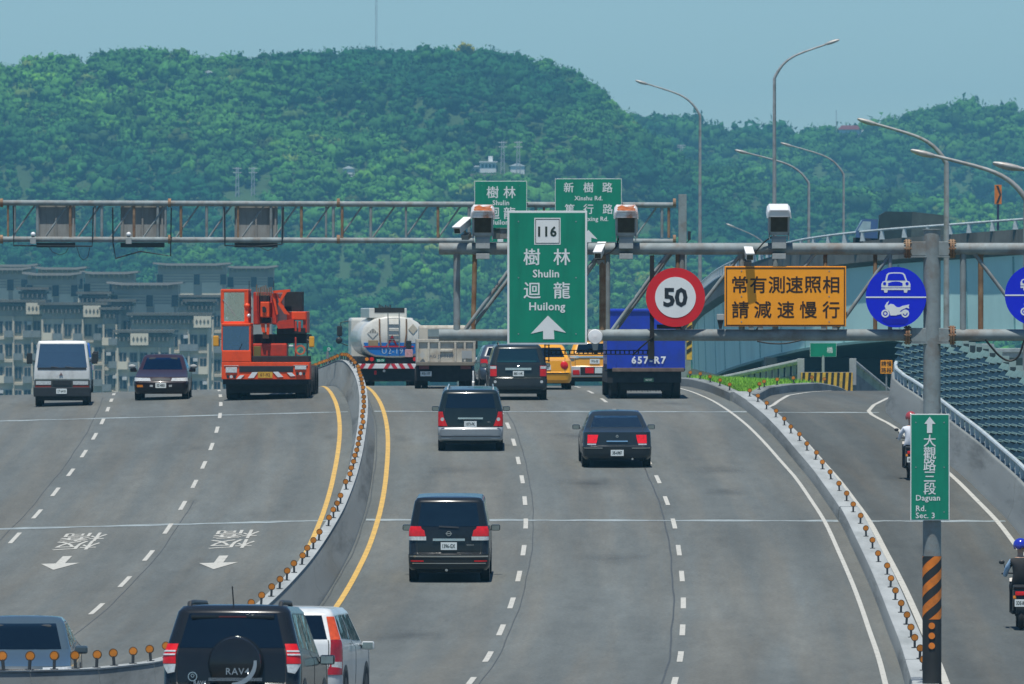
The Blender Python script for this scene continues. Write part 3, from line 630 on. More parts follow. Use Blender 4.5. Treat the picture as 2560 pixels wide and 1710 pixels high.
def small_cam(x, y, yaw, label):
    r = thing('small_camera', label, 'camera', g(x, y, YG - .12), radians(yaw), None)
    MB().box(-.06, .06, -.24, .2, -.07, .03, .01).build('housing', mt_cw2, r); MB().box(-.072, .072, -.27, .22, .035, .06, .008).build('sunshield', mt_cw2, r)
    MB().box(-.05, .05, -.246, -.241, -.06, .02).build('lens_window', mt_scr, r); MB().cyl((0, 0, -.07), (0, .08, -.2), .02, 8).box(-.06, .06, 0, .14, -.26, -.18).build('bracket', mt_galv(), r)
    r.rotation_euler = (radians(20), 0, radians(yaw)); return r
small_cam(1157, 562, -24, 'small white camera at the left end of the near gantry'); small_cam(1500, 624, -10, 'small white camera beside the right edge of the tall green sign'); small_cam(1871, 628, 5, 'small white camera hanging above the orange sign')
sp = thing('floodlight', 'small grey floodlight beside the left edge of the orange sign', 'light', g(1801, 796, YG - .1))
MB().box(-.06, .06, -.06, .06, -.03, .07, .01).build('housing', mt_concl(), sp); MB().prism([(-.05, -.03), (.05, -.03), (.02, -.17), (-.02, -.17)], -.04, .04).build('bracket', mt_trim(), sp)
rd = thing('radar_sensor', 'white cone shaped sensor on the gantry beside the green sign', 'sensor', g(1488, 842, YG - .2))
MB().lathe([(0, -.06), (.11, -.05), (.122, -.01), (.122, .015), (.1, .03), (.05, .09)], (0, 0, 0), 'y', 20).build('dome', mt_cw2, rd, True)
MB().cyl((0, -.02, -.1), (0, .0, -.21), .055, 12, .04).build('body', mt_concl(), rd, True); MB().cyl((0, 0, -.21), (0, 0, -.29), .03, 10, .018).build('nozzle', mt_trim(), rd)
sb = thing('small_camera', 'small grey box camera facing sideways behind the tall green sign', 'camera', g(1254, 585, YG + .1), radians(20)); MB().box(-.06, .06, -.1, .3, -.08, .08, .01).build('housing', mt_galv(), sb); MB().box(-.07, .07, -.12, .3, .085, .1).build('sunshield', mt_galv(), sb)

# ---------------------------------------------------------------- far gantry
YF = 318.
fg_x = pt(1707, 0, YF).x
far = thing('sign_gantry', 'weathered truss gantry spanning both carriageways beyond the crest', 'gantry', (fg_x, YF, CZ - 3.0))
bw(MB().box(fg_x - .15, fg_x + .13, YF - .14, YF + .14, CZ - 3.4, pt(0, 486, YF).z, .015), 'post', mt_galv(), far)
lx = pt(-60, 0, YF).x
bw(MB().box(lx - .15, lx + .15, YF - .14, YF + .14, CZ - 4.2, pt(0, 486, YF).z, .015), 'post', mt_galv(), far)
gy = lambda y: CZ - (y - HY) * YF / F
gx = lambda x: (x - CX) * YF / F
zt2, zb2 = gy(507), gy(598)
for z, dz in ((zt2, 0), (zb2, 0)):
    for dy in (0, .9):
        bw(MB().cyl((gx(6), YF + dy, z), (gx(1690), YF + dy, z - .08), .095 if dy == 0 else .08, 14), 'chord', mt_rust() if z == zt2 and dy else mt_galv(), far, True)
        bw(MB().cyl((lx, YF + dy, z), (gx(2), YF + dy, z), .095, 14), 'chord', mt_galv(), far, True)
    for x in (4, 424, 846, 1262, 1686):
        bw(MB().cyl((gx(x) - .05, YF, z), (gx(x) + .05, YF, z), .15, 14), 'flange', mt_rust(), far)
vx = [55 / 2.73, 90 / 2.73, 255 / 2.73, 480 / 2.73, 640 / 2.73, 695 / 2.73, 915 / 2.73, 1070 / 2.73, 1130 / 2.73, 1235 / 2.73, 1405 / 2.73, 1530 / 2.73, 1625 / 2.73, 1845 / 2.73, 1930 / 2.73, 2057 / 2.73, 2222 / 2.73, 2275 / 2.73, 2335 / 2.73]
vx += [926, 1015, 1095, 1172, 1340, 1360, 1592, 1655, 1672]
for i, x in enumerate(vx):
    dy = .9 if i % 3 == 1 else 0
    bw(MB().cyl((gx(x), YF + dy, zt2 - .05), (gx(x), YF + dy, zb2 + .05), .05 if i % 4 else .04, 8), 'strut', mt_rust() if i % 3 == 0 else mt_galv(), far)
for x in list(range(30, 1640, 82)):
    bw(MB().cyl((gx(x + 58), YF + .1, zt2 - .06), (gx(x), YF + .1, zb2 + .06), .032, 8), 'brace', mt_galv(), far)
mt_back = M('sign_back_weathered', (.26, .265, .25), .7, .0, .15, 1.5, stain=(.16, .14, .12), stain_scale=1.2, stain_amt=.7, dirt_axis=(3, 1, .4))
for (a, b), lab in (((240, 505), 'grey back of the leftmost sign on the far gantry'), ((815, 1115), 'grey back of the second sign on the far gantry'), ((1595, 1890), 'grey back of the third sign on the far gantry')):
    c = Vector((gx((a + b) / 2 / 2.73), YF + 1.02, (zt2 + zb2) / 2)); s = thing('rear_facing_sign', lab, 'sign', c); hw = (b - a) / 2 / 2.73 * YF / F
    MB().box(-hw, hw, 0, .04, -.72, .62).build('panel', mt_back, s)
    for t in (-.45, 0, .45): MB().box(t * hw * 2 - .03, t * hw * 2 + .03, -.06, -.002, -.72, .62).build('rib', mt_back, s)
    MB().box(-hw, hw, -.1, .1, -.9, -.74).build('tray', mt_trim(), s)
for pts_, lab in (([(92, 150), (95, 420), (630, 425), (638, 160)], 'black conduit looped below the left sign back'), ([(770, 160), (772, 400), (790, 508), (960, 460), (1165, 492), (1170, 160)], 'black conduit with a bent loop below the second sign back'), ([(1532, 160), (1536, 420), (1735, 428), (1925, 410), (1932, 160)], 'black conduit looped below the third sign back')):
    tag(MB().tube([(gx(x / 2.73), YF - .12, gy(460 + y / 2.73)) for x, y in pts_], .026, 6).build('conduit', blk), lab, 'conduit')
for pts_, lab in (([(335, 430), (360, 465), (410, 485), (450, 470), (470, 432)], 'thin wire drooping under the left sign back'), ([(525, 430), (545, 495), (570, 520), (600, 500), (615, 432)], 'thin wire hanging in a deep loop from the far gantry'), ([(1770, 430), (1830, 455), (1890, 425)], 'thin wire under the third sign back')):
    tag(MB().tube([(gx(x / 2.73), YF - .14, gy(460 + y / 2.73)) for x, y in pts_], .013, 5).build('wire', blk), lab, 'wire')
for x, lab in ((228, 'small white dome camera at the left of the far gantry'), (880, 'small white dome camera below the second sign back')):
    c = Vector((gx(x / 2.73), YF - .2, gy(460 + 360 / 2.73))); r = thing('dome_camera', lab, 'camera', c)
    MB().ball((0, 0, .08), .085, 2).build('cap', mt_cw2, r, True); MB().box(-.05, .05, -.05, .05, -.02, .05).build('lens', mt_trim(), r); MB().box(-.1, .1, -.06, .06, -.25, -.03, .01).build('mount', mt_concl(), r)
def far_sign(x0, x1, y0, y1, items, label, arrow):
    S = 3.089 * F / (YF - .3); cx, cy = (x0 + x1) / 2, (y0 + y1) / 2
    s = thing('direction_sign', label, 'sign', pt(1000 + cx / 3.089, 420 + cy / 3.089, YF - .3)); panel(s, (x1 - x0) / S, (y1 - y0) / S, mt_green, mt_white(), 4 / S)
    glyphs(s, items, S, cx, cy, mt_white()); ax, ay = arrow
    MB().prism([((ax + dx - cx) / S, (cy - ay - dy) / S) for dx, dy in ((0, 0), (-70, 72), (-22, 60), (-22, 95), (22, 95), (22, 60), (70, 72))], -.009, -.005).build('arrow', mt_white(), s)
far_sign(575, 980, 100, 575, [('樹', 715, 187, 88, .012, 'CENTER'), ('林', 846, 187, 88, .012, 'CENTER'), ('Shulin', 779, 268, 38, .02, 'CENTER'), ('迴', 722, 348, 88, .012, 'CENTER'), ('龍', 846, 348, 88, .012, 'CENTER'), ('Huilong', 779, 425, 38, .02, 'CENTER')], 'green Shulin sign on the far gantry partly hidden by the near sign', (775, 475))
far_sign(1197, 1712, 82, 575, [('新', 1303, 150, 74, .012, 'CENTER'), ('樹', 1455, 150, 74, .012, 'CENTER'), ('路', 1602, 150, 74, .012, 'CENTER'), ('Xinshu Rd.', 1455, 233, 34, .02, 'CENTER'), ('篤', 1310, 317, 74, .012, 'CENTER'), ('行', 1455, 317, 74, .012, 'CENTER'), ('路', 1605, 317, 74, .012, 'CENTER'), ('Duxing Rd.', 1500, 398, 34, .02, 'CENTER')], 'green Xinshu Road sign on the far gantry behind the camera box', (1455, 478))

# ---------------------------------------------------------------- louvred noise fence outside the slip road
fence = thing('noise_fence', 'teal louvred noise fence beyond the slip road parapet', 'fence')
mt_lv = M('teal_louvre', (.14, .235, .21), .5, 0., .35, 2., stain=(.06, .1, .095), stain_scale=1.5, stain_amt=.6); mt_lp = M('teal_post', (.27, .37, .35), .5, 0., .2, 2.)
def fo(Y): return 16.35 + .0 * Y
pitch = 2.9; Y = 203.; bays = []
while Y < 279: bays.append(Y); Y += pitch
sl_me = MB().prism([(-.09, .0), (-.105, .0), (.0, .13), (.015, .13)], -.8, .8, 'y').mesh('louvre', mt_lv); bp_me = MB().box(.03, .05, -.8, .8, .9, 1.).mesh('gap_shade_panel', M('gap_shade', (.03, .055, .053), .7))  # dark backing added for the shade in the gaps between louvres
ph = 3.4; post_me = MB().box(-.04, .13, -.05, .05, -.3, 1.).mesh('fence_post', mt_lp)
for k, Y in enumerate(bays):
    top = float(np.interp(Y, [200, 241, 262, 280], [3.15, 3.2, 2.75, 2.15])); ang = -math.atan(dM(Y + 1.4)); st = math.atan(slope(Y + 1.4))
    o = link('fence_post', post_me, fence); o.location = rampP(fo(Y), Y, 0); o.scale = (1, 1, top + .1)
    nrow = int((top - .95) / .2)
    for r in range(nrow):
        o = link('louvre', sl_me, fence); o.location = rampP(fo(Y), Y + pitch / 2, .95 + r * .2 + .06 * (k % 3)); o.rotation_euler = (st, 0, ang + radians(6))
    o = link('gap_shade_panel', bp_me, fence); o.location = rampP(fo(Y), Y + pitch / 2, .9 - .9 * (top - .9) * 10); o.scale = (1, 1, (top - .9) * 10); o.rotation_euler = (0, 0, ang + radians(6))
# ---------------------------------------------------------------- flyover crossing behind the slip road
FP = [(2760, 536, 522), (2560, 548, 526), (2400, 560, 530), (2180, 577, 535), (2018, 597, 540), (1930, 618, 547), (1860, 642, 558), (1800, 670, 578), (1768, 694, 602), (1738, 722, 650), (1722, 752, 710), (1716, 790, 790)]
fpts = [pt(*p) for p in FP]
dense = []
for i in range(len(fpts) - 1):
    p0, p1, p2, p3 = fpts[max(i - 1, 0)], fpts[i], fpts[i + 1], fpts[min(i + 2, len(fpts) - 1)]
    for k in range(8):
        t = k / 8; dense.append(.5 * ((2 * p1) + (p2 - p0) * t + (2 * p0 - 5 * p1 + 4 * p2 - p3) * t * t + (3 * p1 - p0 - 3 * p2 + p3) * t ** 3))
dense.append(fpts[-1])
fly = thing('flyover', 'curved turquoise steel flyover sweeping across on the right', 'bridge')
def frame(i):
    d = dense[min(i + 1, len(dense) - 1)] - dense[max(i - 1, 0)]; d.z = 0; d.normalize(); return Vector((d.y, -d.x, 0))
def fsweep(name, prof, mat, closed=True):
    """profile (inward offset, height below the rail top)"""
    vs = []; fs = []; n = len(prof)
    for i, p in enumerate(dense):
        nr = frame(i)
        for (a, h) in prof: vs.append(tuple(p + nr * a + Vector((0, 0, -h))))
    for j in range(len(dense) - 1):
        for i in range(n): fs.append((j * n + i, j * n + (i + 1) % n, (j + 1) * n + (i + 1) % n, (j + 1) * n + i))
    fs += [tuple(range(n)), tuple(range(len(vs) - 1, len(vs) - n - 1, -1))]
    me = bpy.data.meshes.new(name); me.from_pydata(vs, [], fs); bm = bmesh.new(); bm.from_mesh(me); bmesh.ops.recalc_face_normals(bm, faces=bm.faces[:]); bm.to_mesh(me); bm.free()
    me.materials.append(mat); sm(me, 50); return link(name, me, fly)
mt_tq = M('turquoise_girder_paint', (.5, .76, .72), .5, 0, .08, .3, stain=(.36, .6, .58), stain_scale=.35, stain_amt=.5, dirt_axis=(1, 1, .3))
mt_dc = M('sooty_concrete', (.13, .14, .13), .9, 0, .25, .7, stain=(.05, .055, .05), stain_scale=.6, stain_amt=.8, dirt_axis=(2, 1, .3))
fsweep('parapet', [(0, .55), (.25, .55), (.25, 1.35), (9.6, 1.35), (9.6, .55), (9.85, .55), (9.85, 1.85), (.4, 1.98), (0, 1.75)], mt_dc)
fsweep('girder', [(.45, 1.99), (9.4, 1.99), (9.0, 6.25), (.6, 6.25)], mt_tq)
fsweep('girder_flange', [(.5, 6.252), (9.1, 6.252), (9.1, 6.4), (.5, 6.4)], M('girder_flange_paint', (.14, .27, .25), .6))
MB().tube([p + Vector((0, 0, 0)) for p in dense], .07, 8).build('rail', mt_rail, fly, True)
acc = 0; rp_me = MB().prism([(-.16, -.55), (.16, -.55), (.09, -.06), (-.09, -.06)], -.07, .07).mesh('rail_post', mt_rail)
for i in range(1, len(dense)):
    acc += (dense[i] - dense[i - 1]).length
    if acc > 1.4:
        acc = 0; o = link('rail_post', rp_me, fly); o.location = dense[i]
for i in range(4, len(dense) - 6, 6):     # vertical web stiffeners
    p = dense[i]; nr = frame(i); d = Vector((nr.y, -nr.x, 0))
    a = p + nr * .42 + Vector((0, 0, -2.05)); b = p + nr * .56 + Vector((0, 0, -6.2))
    vs = [a - d * .06, a + d * .06, b + d * .06, b - d * .06]; vs += [v + nr * .1 for v in vs]
    MB().add(vs, [(0, 1, 2, 3), (7, 6, 5, 4), (0, 4, 5, 1), (1, 5, 6, 2), (2, 6, 7, 3), (3, 7, 4, 0)]).build('stiffener', M('girder_seam', (.2, .4, .4), .5), fly)
MB().box(17.9, 18.5, 553, 555, 0, 17.3, .1).build('pier', mt_conc(), fly); MB().box(30, 33, 533, 536, 0, 17.8, .1).build('pier', mt_dc, fly)
# planted bank and added block, coloured dark for the shade below the flyover
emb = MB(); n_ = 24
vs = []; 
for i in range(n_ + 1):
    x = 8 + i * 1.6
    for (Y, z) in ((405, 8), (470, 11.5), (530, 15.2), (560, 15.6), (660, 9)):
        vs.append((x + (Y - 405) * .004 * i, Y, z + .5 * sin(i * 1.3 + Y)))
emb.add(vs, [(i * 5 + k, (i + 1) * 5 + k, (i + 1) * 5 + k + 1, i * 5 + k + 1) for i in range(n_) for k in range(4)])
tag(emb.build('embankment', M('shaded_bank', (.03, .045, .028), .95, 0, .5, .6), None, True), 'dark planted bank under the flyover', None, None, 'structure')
shade_root = thing('shade_mass', 'dark block added for the shade beneath the flyover', 'bridge', (26, 548, 0))
MB().box(-11, 32, 0, 9, 14.2, 16.6).build('deck', M('shade_dark_green', (.03, .05, .048), .7, 0, .2, .5), shade_root)  # near-black colour stands in for the shade under the flyover
for x in (-3, 8): MB().box(x, x + 1.6, 1, 8, 8, 15.2).build('pier', M('shade_dark_green', (.03, .05, .048), .7), shade_root)

# ---------------------------------------------------------------- street lamps
mt_lamp = M('lamp_pole_grey', (.33, .34, .33), .5, .2, .15, 2., stain=(.2, .15, .11), stain_scale=2.5, stain_amt=.6)
def lamp(px_, py_head, hx, top_y, base_z, Y, label, r=.1, hl=.5):
    top = pt(px_, top_y, Y); head = pt(hx, py_head, Y); base = Vector((top.x, Y, base_z))
    L = thing('street_lamp', label, 'street lamp', base); s_ = 1 if head.x > top.x else -1
    ax = head.x - top.x; az = head.z - top.z
    path = [(0, 0, 0), (0, 0, (top.z - base.z) * .5), (0, 0, top.z - base.z)]
    for t in (.01, .03, .06, .1, .15, .2, .26, .33, .42, .55, .75, 1.):
        path.append((ax * t, 0, top.z - base.z + az * (.52 * t + .48 * (1 - (1 - t) ** 6))))
    MB().tube(path, r, 10, [r * 1.25, r * 1.05, r * .85] + [r * (.84 - .034 * k) for k in range(12)]).build('pole', mt_lamp, L, True)
    e = Vector(path[-1]); d = (e - Vector(path[-2])).normalized()
    a = math.atan2(d.z, d.x)
    mb = MB(); bm = bmesh.new(); bmesh.ops.create_icosphere(bm, subdivisions=2, radius=1)
    for v in bm.verts: v.co = Vector((v.co.x * hl, v.co.y * .17, v.co.z * (.13 if v.co.z > 0 else .09)))
    mb.bm(bm, Matrix.Translation(e + d * hl * .6) @ Matrix.Rotation(-a, 4, 'Y')); mb.build('lamp_head', M('lamp_head_grey', (.42, .42, .4), .45, .2, .15, 4., stain=(.25, .17, .1), stain_scale=5.), L, True)
    MB().cyl((0, 0, 0), (0, 0, .06), r * 2.2, 10).build('base_plate', mt_lamp, L)
    return L
lamp(1750, 209, 1615, 289, 20.9, 640, 'street lamp with arm pointing left above the speed limit sign', .11)
lamp(1936, 110, 2068, 196, 22.0, 551, 'tallest street lamp with arm pointing right above the orange sign', .11)
lamp(2022, 382, 1866, 458, 17.4, 600, 'street lamp with arm pointing left just right of the tallest lamp', .1)
lamp(2109, 364, 1976, 436, 17.0, 700, 'distant street lamp with arm pointing left, second of the two behind the flyover', .1)
lamp(2366, 309, 2186, 409, 9.0, 400, 'street lamp standing in front of the flyover with arm pointing left', .13)
lamp(2566, 388, 2330, 500, 11.0, 322, 'street lamp whose pole leaves the picture on the right', .13)
lamp(2790, 420, 2545, 520, 11.0, 275, 'street lamp of which only the head shows at the right edge', .13)
lamp(1925, 567, 1834, 640, 16.0, 900, 'far street lamp arm just left of the clean camera box', .09)
# chevron marker on the flyover
ch = thing('chevron_marker', 'orange and black chevron board on a dark post on the flyover', 'sign', pt(2495, 576, 530))
MB().cyl((0, 0, 0), (0, 0, 1.75), .07, 8).build('post', M('navy_post', (.02, .025, .08), .5), ch); MB().box(-.2, .2, -.1, -.06, 1.5, 2.6).build('board', mt_hor, ch)
MB().prism([(-.12, 1.55), (.08, 2.05), (-.12, 2.55), (.02, 2.55), (.18, 2.05), (.02, 1.55)], -.11, -.102).build('chevron', mt_stk, ch)
# small signs beyond the fork and at the crest
sg = thing('small_green_sign', 'small green sign on a white post under the flyover', 'sign', pt(2058, 925, 380))
MB().cyl((0, 0, -1), (0, 0, .6), .06, 8).build('post', mt_concl(), sg); MB().box(-.53, .53, -.05, -.02, .55, 1.1).build('board', mt_green, sg); text('lettering', '橋', .26, mt_white(), (.27, -.055, .82), sg, .01)
MB().box(-.54, .54, -.045, -.012, .54, 1.11).build('border', mt_white(), sg)
sg = thing('small_orange_sign', 'small orange sign with dark characters under the flyover', 'sign', pt(2216, 934, 345))
MB().box(-.22, .22, -.04, 0, 0, .5).build('board', mt_or, sg)
for i, c in enumerate('請慢路段'): text('lettering', c, .2, mt_si, (-.1 + .2 * (i % 2), -.046, .37 - .24 * (i // 2)), sg, .01)
MB().cyl((0, .02, -3.2), (0, .02, 0), .035, 8).build('post', mt_galv(), sg)
sg = thing('small_green_sign', 'tiny green sign on a post beside the crest of the median', 'sign', pt(819, 880, 420))
MB().cyl((0, 0, -2.5), (0, 0, .2), .06, 8).build('post', mt_galv(), sg); MB().box(-.2, .22, -.05, -.01, .02, .26).build('board', mt_green, sg)
MB().disc((.06, -.056, .14), .07, .005, 14, .04).build('symbol', mt_white(), sg)
hp = thing('striped_pole', 'yellow and black striped post behind the blue truck', 'post', pt(1720, 960, 325))
MB().box(-.1, .1, -.1, .1, -.8, 3.2).build('post', mt_galv(), hp)
for k in range(5): MB().prism([(-.13, 1. + k * .26), (.13, 1.16 + k * .26), (.13, 1.3 + k * .26), (-.13, 1.14 + k * .26)], -.115, -.108).build('stripe', mt_stk, hp)
MB().box(-.14, .14, -.106, -.101, .85, 2.35).build('plate', mt_sty, hp)
cm = thing('small_camera', 'tiny dark camera on a bracket right of the far gantry post', 'camera', pt(1723, 600, 316)); MB().box(-.05, .05, -.1, .1, 0, .3, .01).build('housing', mt_trim(), cm); MB().cyl((0, 0, 0), (-.3, 0, -.3), .02, 6).build('bracket', mt_trim(), cm)

# ---------------------------------------------------------------- apartment blocks left of the road
mt_bw = M('apartment_beige', (.58, .52, .4), .9, 0, .1, .3, stain=(.33, .33, .28), stain_scale=.3, stain_amt=.5); mt_bg = M('apartment_grey', (.37, .345, .29), .9, 0, .12, .4); mt_bc = M('apartment_cream', (.68, .62, .48), .9, 0, .06, .4)
mt_bt = M('tile_cornice', (.13, .13, .11), .8, 0, .2, .8); mt_wd = M('window_dark', (.025, .04, .055), .2, 0, .4, .7); mt_bal = M('balcony_rail', (.19, .22, .22), .8, 0, .25, .8)
win_me = MB().box(-.42, .42, 0, .06, -.75, .75).mesh('window', mt_wd); fr_me = MB().box(-.5, .5, .061, .12, -.83, .83).mesh('frame', mt_bg)
pane_me = MB().box(-.03, .03, -.03, -.001, -.75, .75).mesh('mullion', mt_bg)
bal_me = MB().box(-.62, .62, -.55, -.02, -.5, .42).mesh('balcony', mt_bal); bal2_me = MB().box(-.62, .62, -.5, -.02, -.5, .5).mesh('balcony', mt_bc)
ac_me = MB().box(-.3, .3, -.55, -.14, -.22, .22).mesh('air_conditioner', M('ac_white', (.6, .6, .57), .6)); dia_me = MB().prism([(-.16, 0), (0, -.34), (.16, 0), (0, .34)], -.05, 0).mesh('diamond', mt_bt)
def block(x0, x1, ytop, Y, label, panel_at=None, depth=14.):
    k = Y / F; xa, xb = (x0 - CX) * k, (x1 - CX) * k; zt = CZ - (ytop - HY) * k; W = xb - xa
    b = thing('apartment_block', label, 'building', ((xa + xb) / 2, Y, 0)); h = W / 2
    MB().box(-h, h, 0, depth, 0, zt - 2.2).build('wall', mt_bw, b)
    MB().box(-h - .3, h + .3, -.5, depth + .3, zt - .9, zt - .55).box(-h - .6, h + .6, -.9, depth + .5, zt - .35, zt).build('roof', mt_bt, b)
    MB().box(-h - .05, h + .05, -.15, depth, zt - 2.2, zt - .9).build('cornice', mt_bg, b)
    MB().box(-h + .2, h - .2, -.3, depth, zt - .55, zt - .35).build('frieze', mt_bt, b)
    nb = max(2, int(W / .55)); brk = MB().box(-.1, .1, -.75, -.15, 0, .5).mesh('bracket', mt_bt)
    for i in range(nb):
        o = link('bracket', brk, b); o.location = (-h + (i + .5) * W / nb, 0, zt - 1.42)
    if panel_at is not None:
        c = -h + panel_at * W
        MB().box(c - 1.15, c + 1.15, -.95, -.3, zt - 1.95, zt - .42).build('parapet_panel', mt_bc, b)
        for i in range(4):
            o = link('diamond', dia_me, b); o.location = (c - .75 + i * .5, -.952, zt - 1.15)
    n = max(2, int(round(W / 1.32))); pw = W / n
    pil = MB().box(-.12, .12, -.35, 0, 0, zt - 2.2).mesh('pilaster', mt_bw)
    for i in range(n + 1):
        if i % 2 == 0 or i == n:
            o = link('pilaster', pil, b); o.location = (-h + i * pw, 0, 0)
    z = zt - 3.7; r = 0
    while z > 4:
        MB().box(-h, h, -.2, 0, z - 1.62, z - 1.3).build('floor_band', mt_bw, b)
        for i in range(n):
            w_ = link('window', win_me, b); w_.location = (-h + (i + .5) * pw, -.13, z)
            f_ = link('frame', fr_me, w_); m_ = link('mullion', pane_me, w_)
            if (i * 5 + r * 7) % 6 == 1: o = link('air_conditioner', ac_me, b); o.location = (-h + (i + .5) * pw + .25, 0, z + .55)
            if (i * 7 + r * 3) % 5 < 3:
                o = link('balcony', bal_me if (i + r) % 4 else bal2_me, b); o.location = (-h + (i + .5) * pw, 0, z - .85)
        z -= 3.05; r += 1
    return b
def tower(x0, x1, ytop, Y, label, body=9.):
    k = Y / F; xa, xb = (x0 - CX) * k, (x1 - CX) * k; zt = CZ - (ytop - HY) * k; W = xb - xa
    b = thing('apartment_tower', label, 'building', ((xa + xb) / 2, Y, 0)); h = W / 2; hb = h - .95
    poly = [(-h, .25), (-h * .6, .0), (h * .6, .0), (h, .25), (h, .5), (h * .6, .35), (-h * .6, .35), (-h, .5)]
    MB().prism([(x, zt - .5 + z) for x, z in poly], -1.3, 9.5).build('roof', M('roof_slab', (.3, .29, .26), .85, 0, .1, .4), b)
    MB().box(-hb - .25, hb + .25, -.2, 8.6, zt - 1.75, zt - .45).build('eave_band', mt_bg, b)
    nb = max(4, int(W / .9)); brk = MB().prism([(0, 0), (0, .55), (-.95, .55), (-.2, .0)], -.09, .09, 'x').mesh('bracket', mt_bg)
    for i in range(nb):
        o = link('bracket', brk, b); o.location = (-hb + (i + .5) * 2 * hb / nb, -.2, zt - 1.05)
    MB().box(-hb, hb, 0, 8.4, 0, zt - 1.75).build('wall', mt_bg, b)
    for i in range(3): MB().box(-hb - .1, hb + .1, -.14, 8.5, zt - 2.05 - i * .42, zt - 1.8 - i * .42).build('string_course', mt_bw, b)
    MB().box(-hb + .05 * W, hb * .05, -.1, -.01, zt - 6.5, zt - 3.05).build('wall_panel', mt_bc, b); MB().box(hb * .3, hb * .93, -.1, -.01, zt - 6.5, zt - 3.05).build('wall_panel', mt_bc, b)
    for f in (.15, .96, -.98):
        w_ = MB().box(-.45, .45, -.2, -.11, zt - 3.4, zt - 1.85).build('window', mt_wd, b); w_.location = (hb * f, 0, 0)
        MB().box(-.55, .55, -.105, -.02, zt - 3.5, zt - 1.78).build('frame', mt_bw, w_)
    return b
for a in ((-30, 95, 659, 1420, 'leftmost apartment tower roof at the left edge'), (-40, 79, 667, 1340, 'apartment tower with flat eaves in front at the left edge'), (83, 217, 666, 1400, 'apartment tower with dark eaves second from the left, behind'), (56, 205, 680, 1300, 'apartment tower with wide eaves above the white truck'), (200, 346, 677, 1330, 'apartment tower with flared eaves above the maroon car, left one'), (267, 458, 704, 1262, 'lower apartment tower with wide flat roof above the maroon car'), (383, 577, 656, 1420, 'tallest apartment tower just left of the crane truck'), (560, 694, 663, 1440, 'apartment tower behind the cab of the crane truck')): tower(*a)
block(-60, 104, 749, 1240, 'apartment block at the left edge behind the white truck', .9)
block(106, 258, 756, 1236, 'apartment block with tiled cornice behind the white truck', .82)
block(259, 291, 768, 1233, 'narrow apartment bay between the two larger blocks')
block(294, 425, 825, 1190, 'low apartment block behind the maroon car', .42); block(328, 520, 782, 1225, 'apartment block with diamond parapet behind the maroon car', .93)
block(440, 600, 737, 1290, 'apartment block left of and behind the crane truck', None)
block(52, 112, 718, 1262, 'small tiled roof pavilion in front of the left tower', None, 6.); block(202, 268, 729, 1255, 'small tiled roof pavilion left of the lower tower', None, 6.); block(255, 330, 748, 1248, 'small pavilion with grey eaves before the lower tower', None, 6.); block(468, 532, 748, 1275, 'small tiled pavilion beside the crane cab', None, 6.)
# low town buildings glimpsed to the right below the flyover
for x0, x1, yt, Y, lab in ((2360, 2480, 868, 900, 'pale low building glimpsed under the flyover on the right'), (2470, 2620, 880, 860, 'low pinkish building at the right edge under the flyover'), (2210, 2330, 905, 980, 'low grey shed beyond the slip road')):
    k = Y / F; xa, xb = (x0 - CX) * k, (x1 - CX) * k; zt = CZ - (yt - HY) * k; b = thing('low_building', lab, 'building', ((xa + xb) / 2, Y, 0)); h = (xb - xa) / 2
    MB().box(-h, h, 0, 8, 0, zt).build('wall', M('town_wall_%d' % x0, (.5, .42, .4) if x0 != 2210 else (.3, .32, .33), .9), b); MB().box(-h - .2, h + .2, -.3, 8.3, zt, zt + .3).build('roof', mt_concl(), b)
    for i in range(5): 
        for j in range(3):
            o = link('window', win_me, b); o.location = (-h + (i + .5) * 2 * h / 5, -.07, zt - 1.2 - j * 2.4)
# ---------------------------------------------------------------- wooded hills
RIDGE_A = [(-400, 150), (0, 143), (40, 150), (70, 130), (200, 122), (240, 117), (300, 100), (350, 106), (420, 112), (460, 126), (560, 126), (640, 116), (760, 108), (860, 108), (980, 108), (1070, 112), (1150, 116), (1240, 138), (1300, 158), (1340, 180), (1380, 216), (1430, 262), (1500, 322), (1600, 385), (1750, 430), (1900, 452), (2347, 470), (2800, 480)]
RIDGE_B = [(1000, 330), (1250, 300), (1430, 262), (1500, 268), (1600, 280), (1660, 303), (1750, 300), (1850, 300), (1950, 303), (2000, 298), (2050, 276), (2150, 238), (2200, 236), (2300, 242), (2347, 250), (2800, 255)]
_ph = np.random.rand(40) * 6.28
def fbm(X, Y, s):
    v = 0.
    for k in range(5):
        f = (1.9 ** k) / s; a = .5 ** k
        v = v + a * (np.sin(X * f * 1.1 + _ph[k]) * np.cos(Y * f * .9 + _ph[k + 8]) + .6 * np.sin((X * .7 + Y * .8) * f * 1.7 + _ph[k + 16]))
    return v
def hill_z(X, Y, ridge, Yr, Yb):
    xs = (np.array([r[0] for r in ridge]) * K - CX) * Yr / F; zs = CZ - 3.4 + (HY - np.array([r[1] for r in ridge]) * K) * Yr / F
    zr_ = np.interp(X * Yr / np.maximum(Y, 1), xs, zs)
    t = np.clip((Y - Yb) / (Yr - Yb), 0, 1.5); f = np.where(t <= 1, np.sin(np.clip(t, 0, 1) * pi / 2) ** 1.0 * .55 + .45 * t, 1 - (t - 1) * .6)
    n = fbm(X, Y, 55.) * 7.5 * np.clip(t * (1.02 - t) * 4, 0, 1)
    return np.maximum(0, zr_ * f + n) + .5
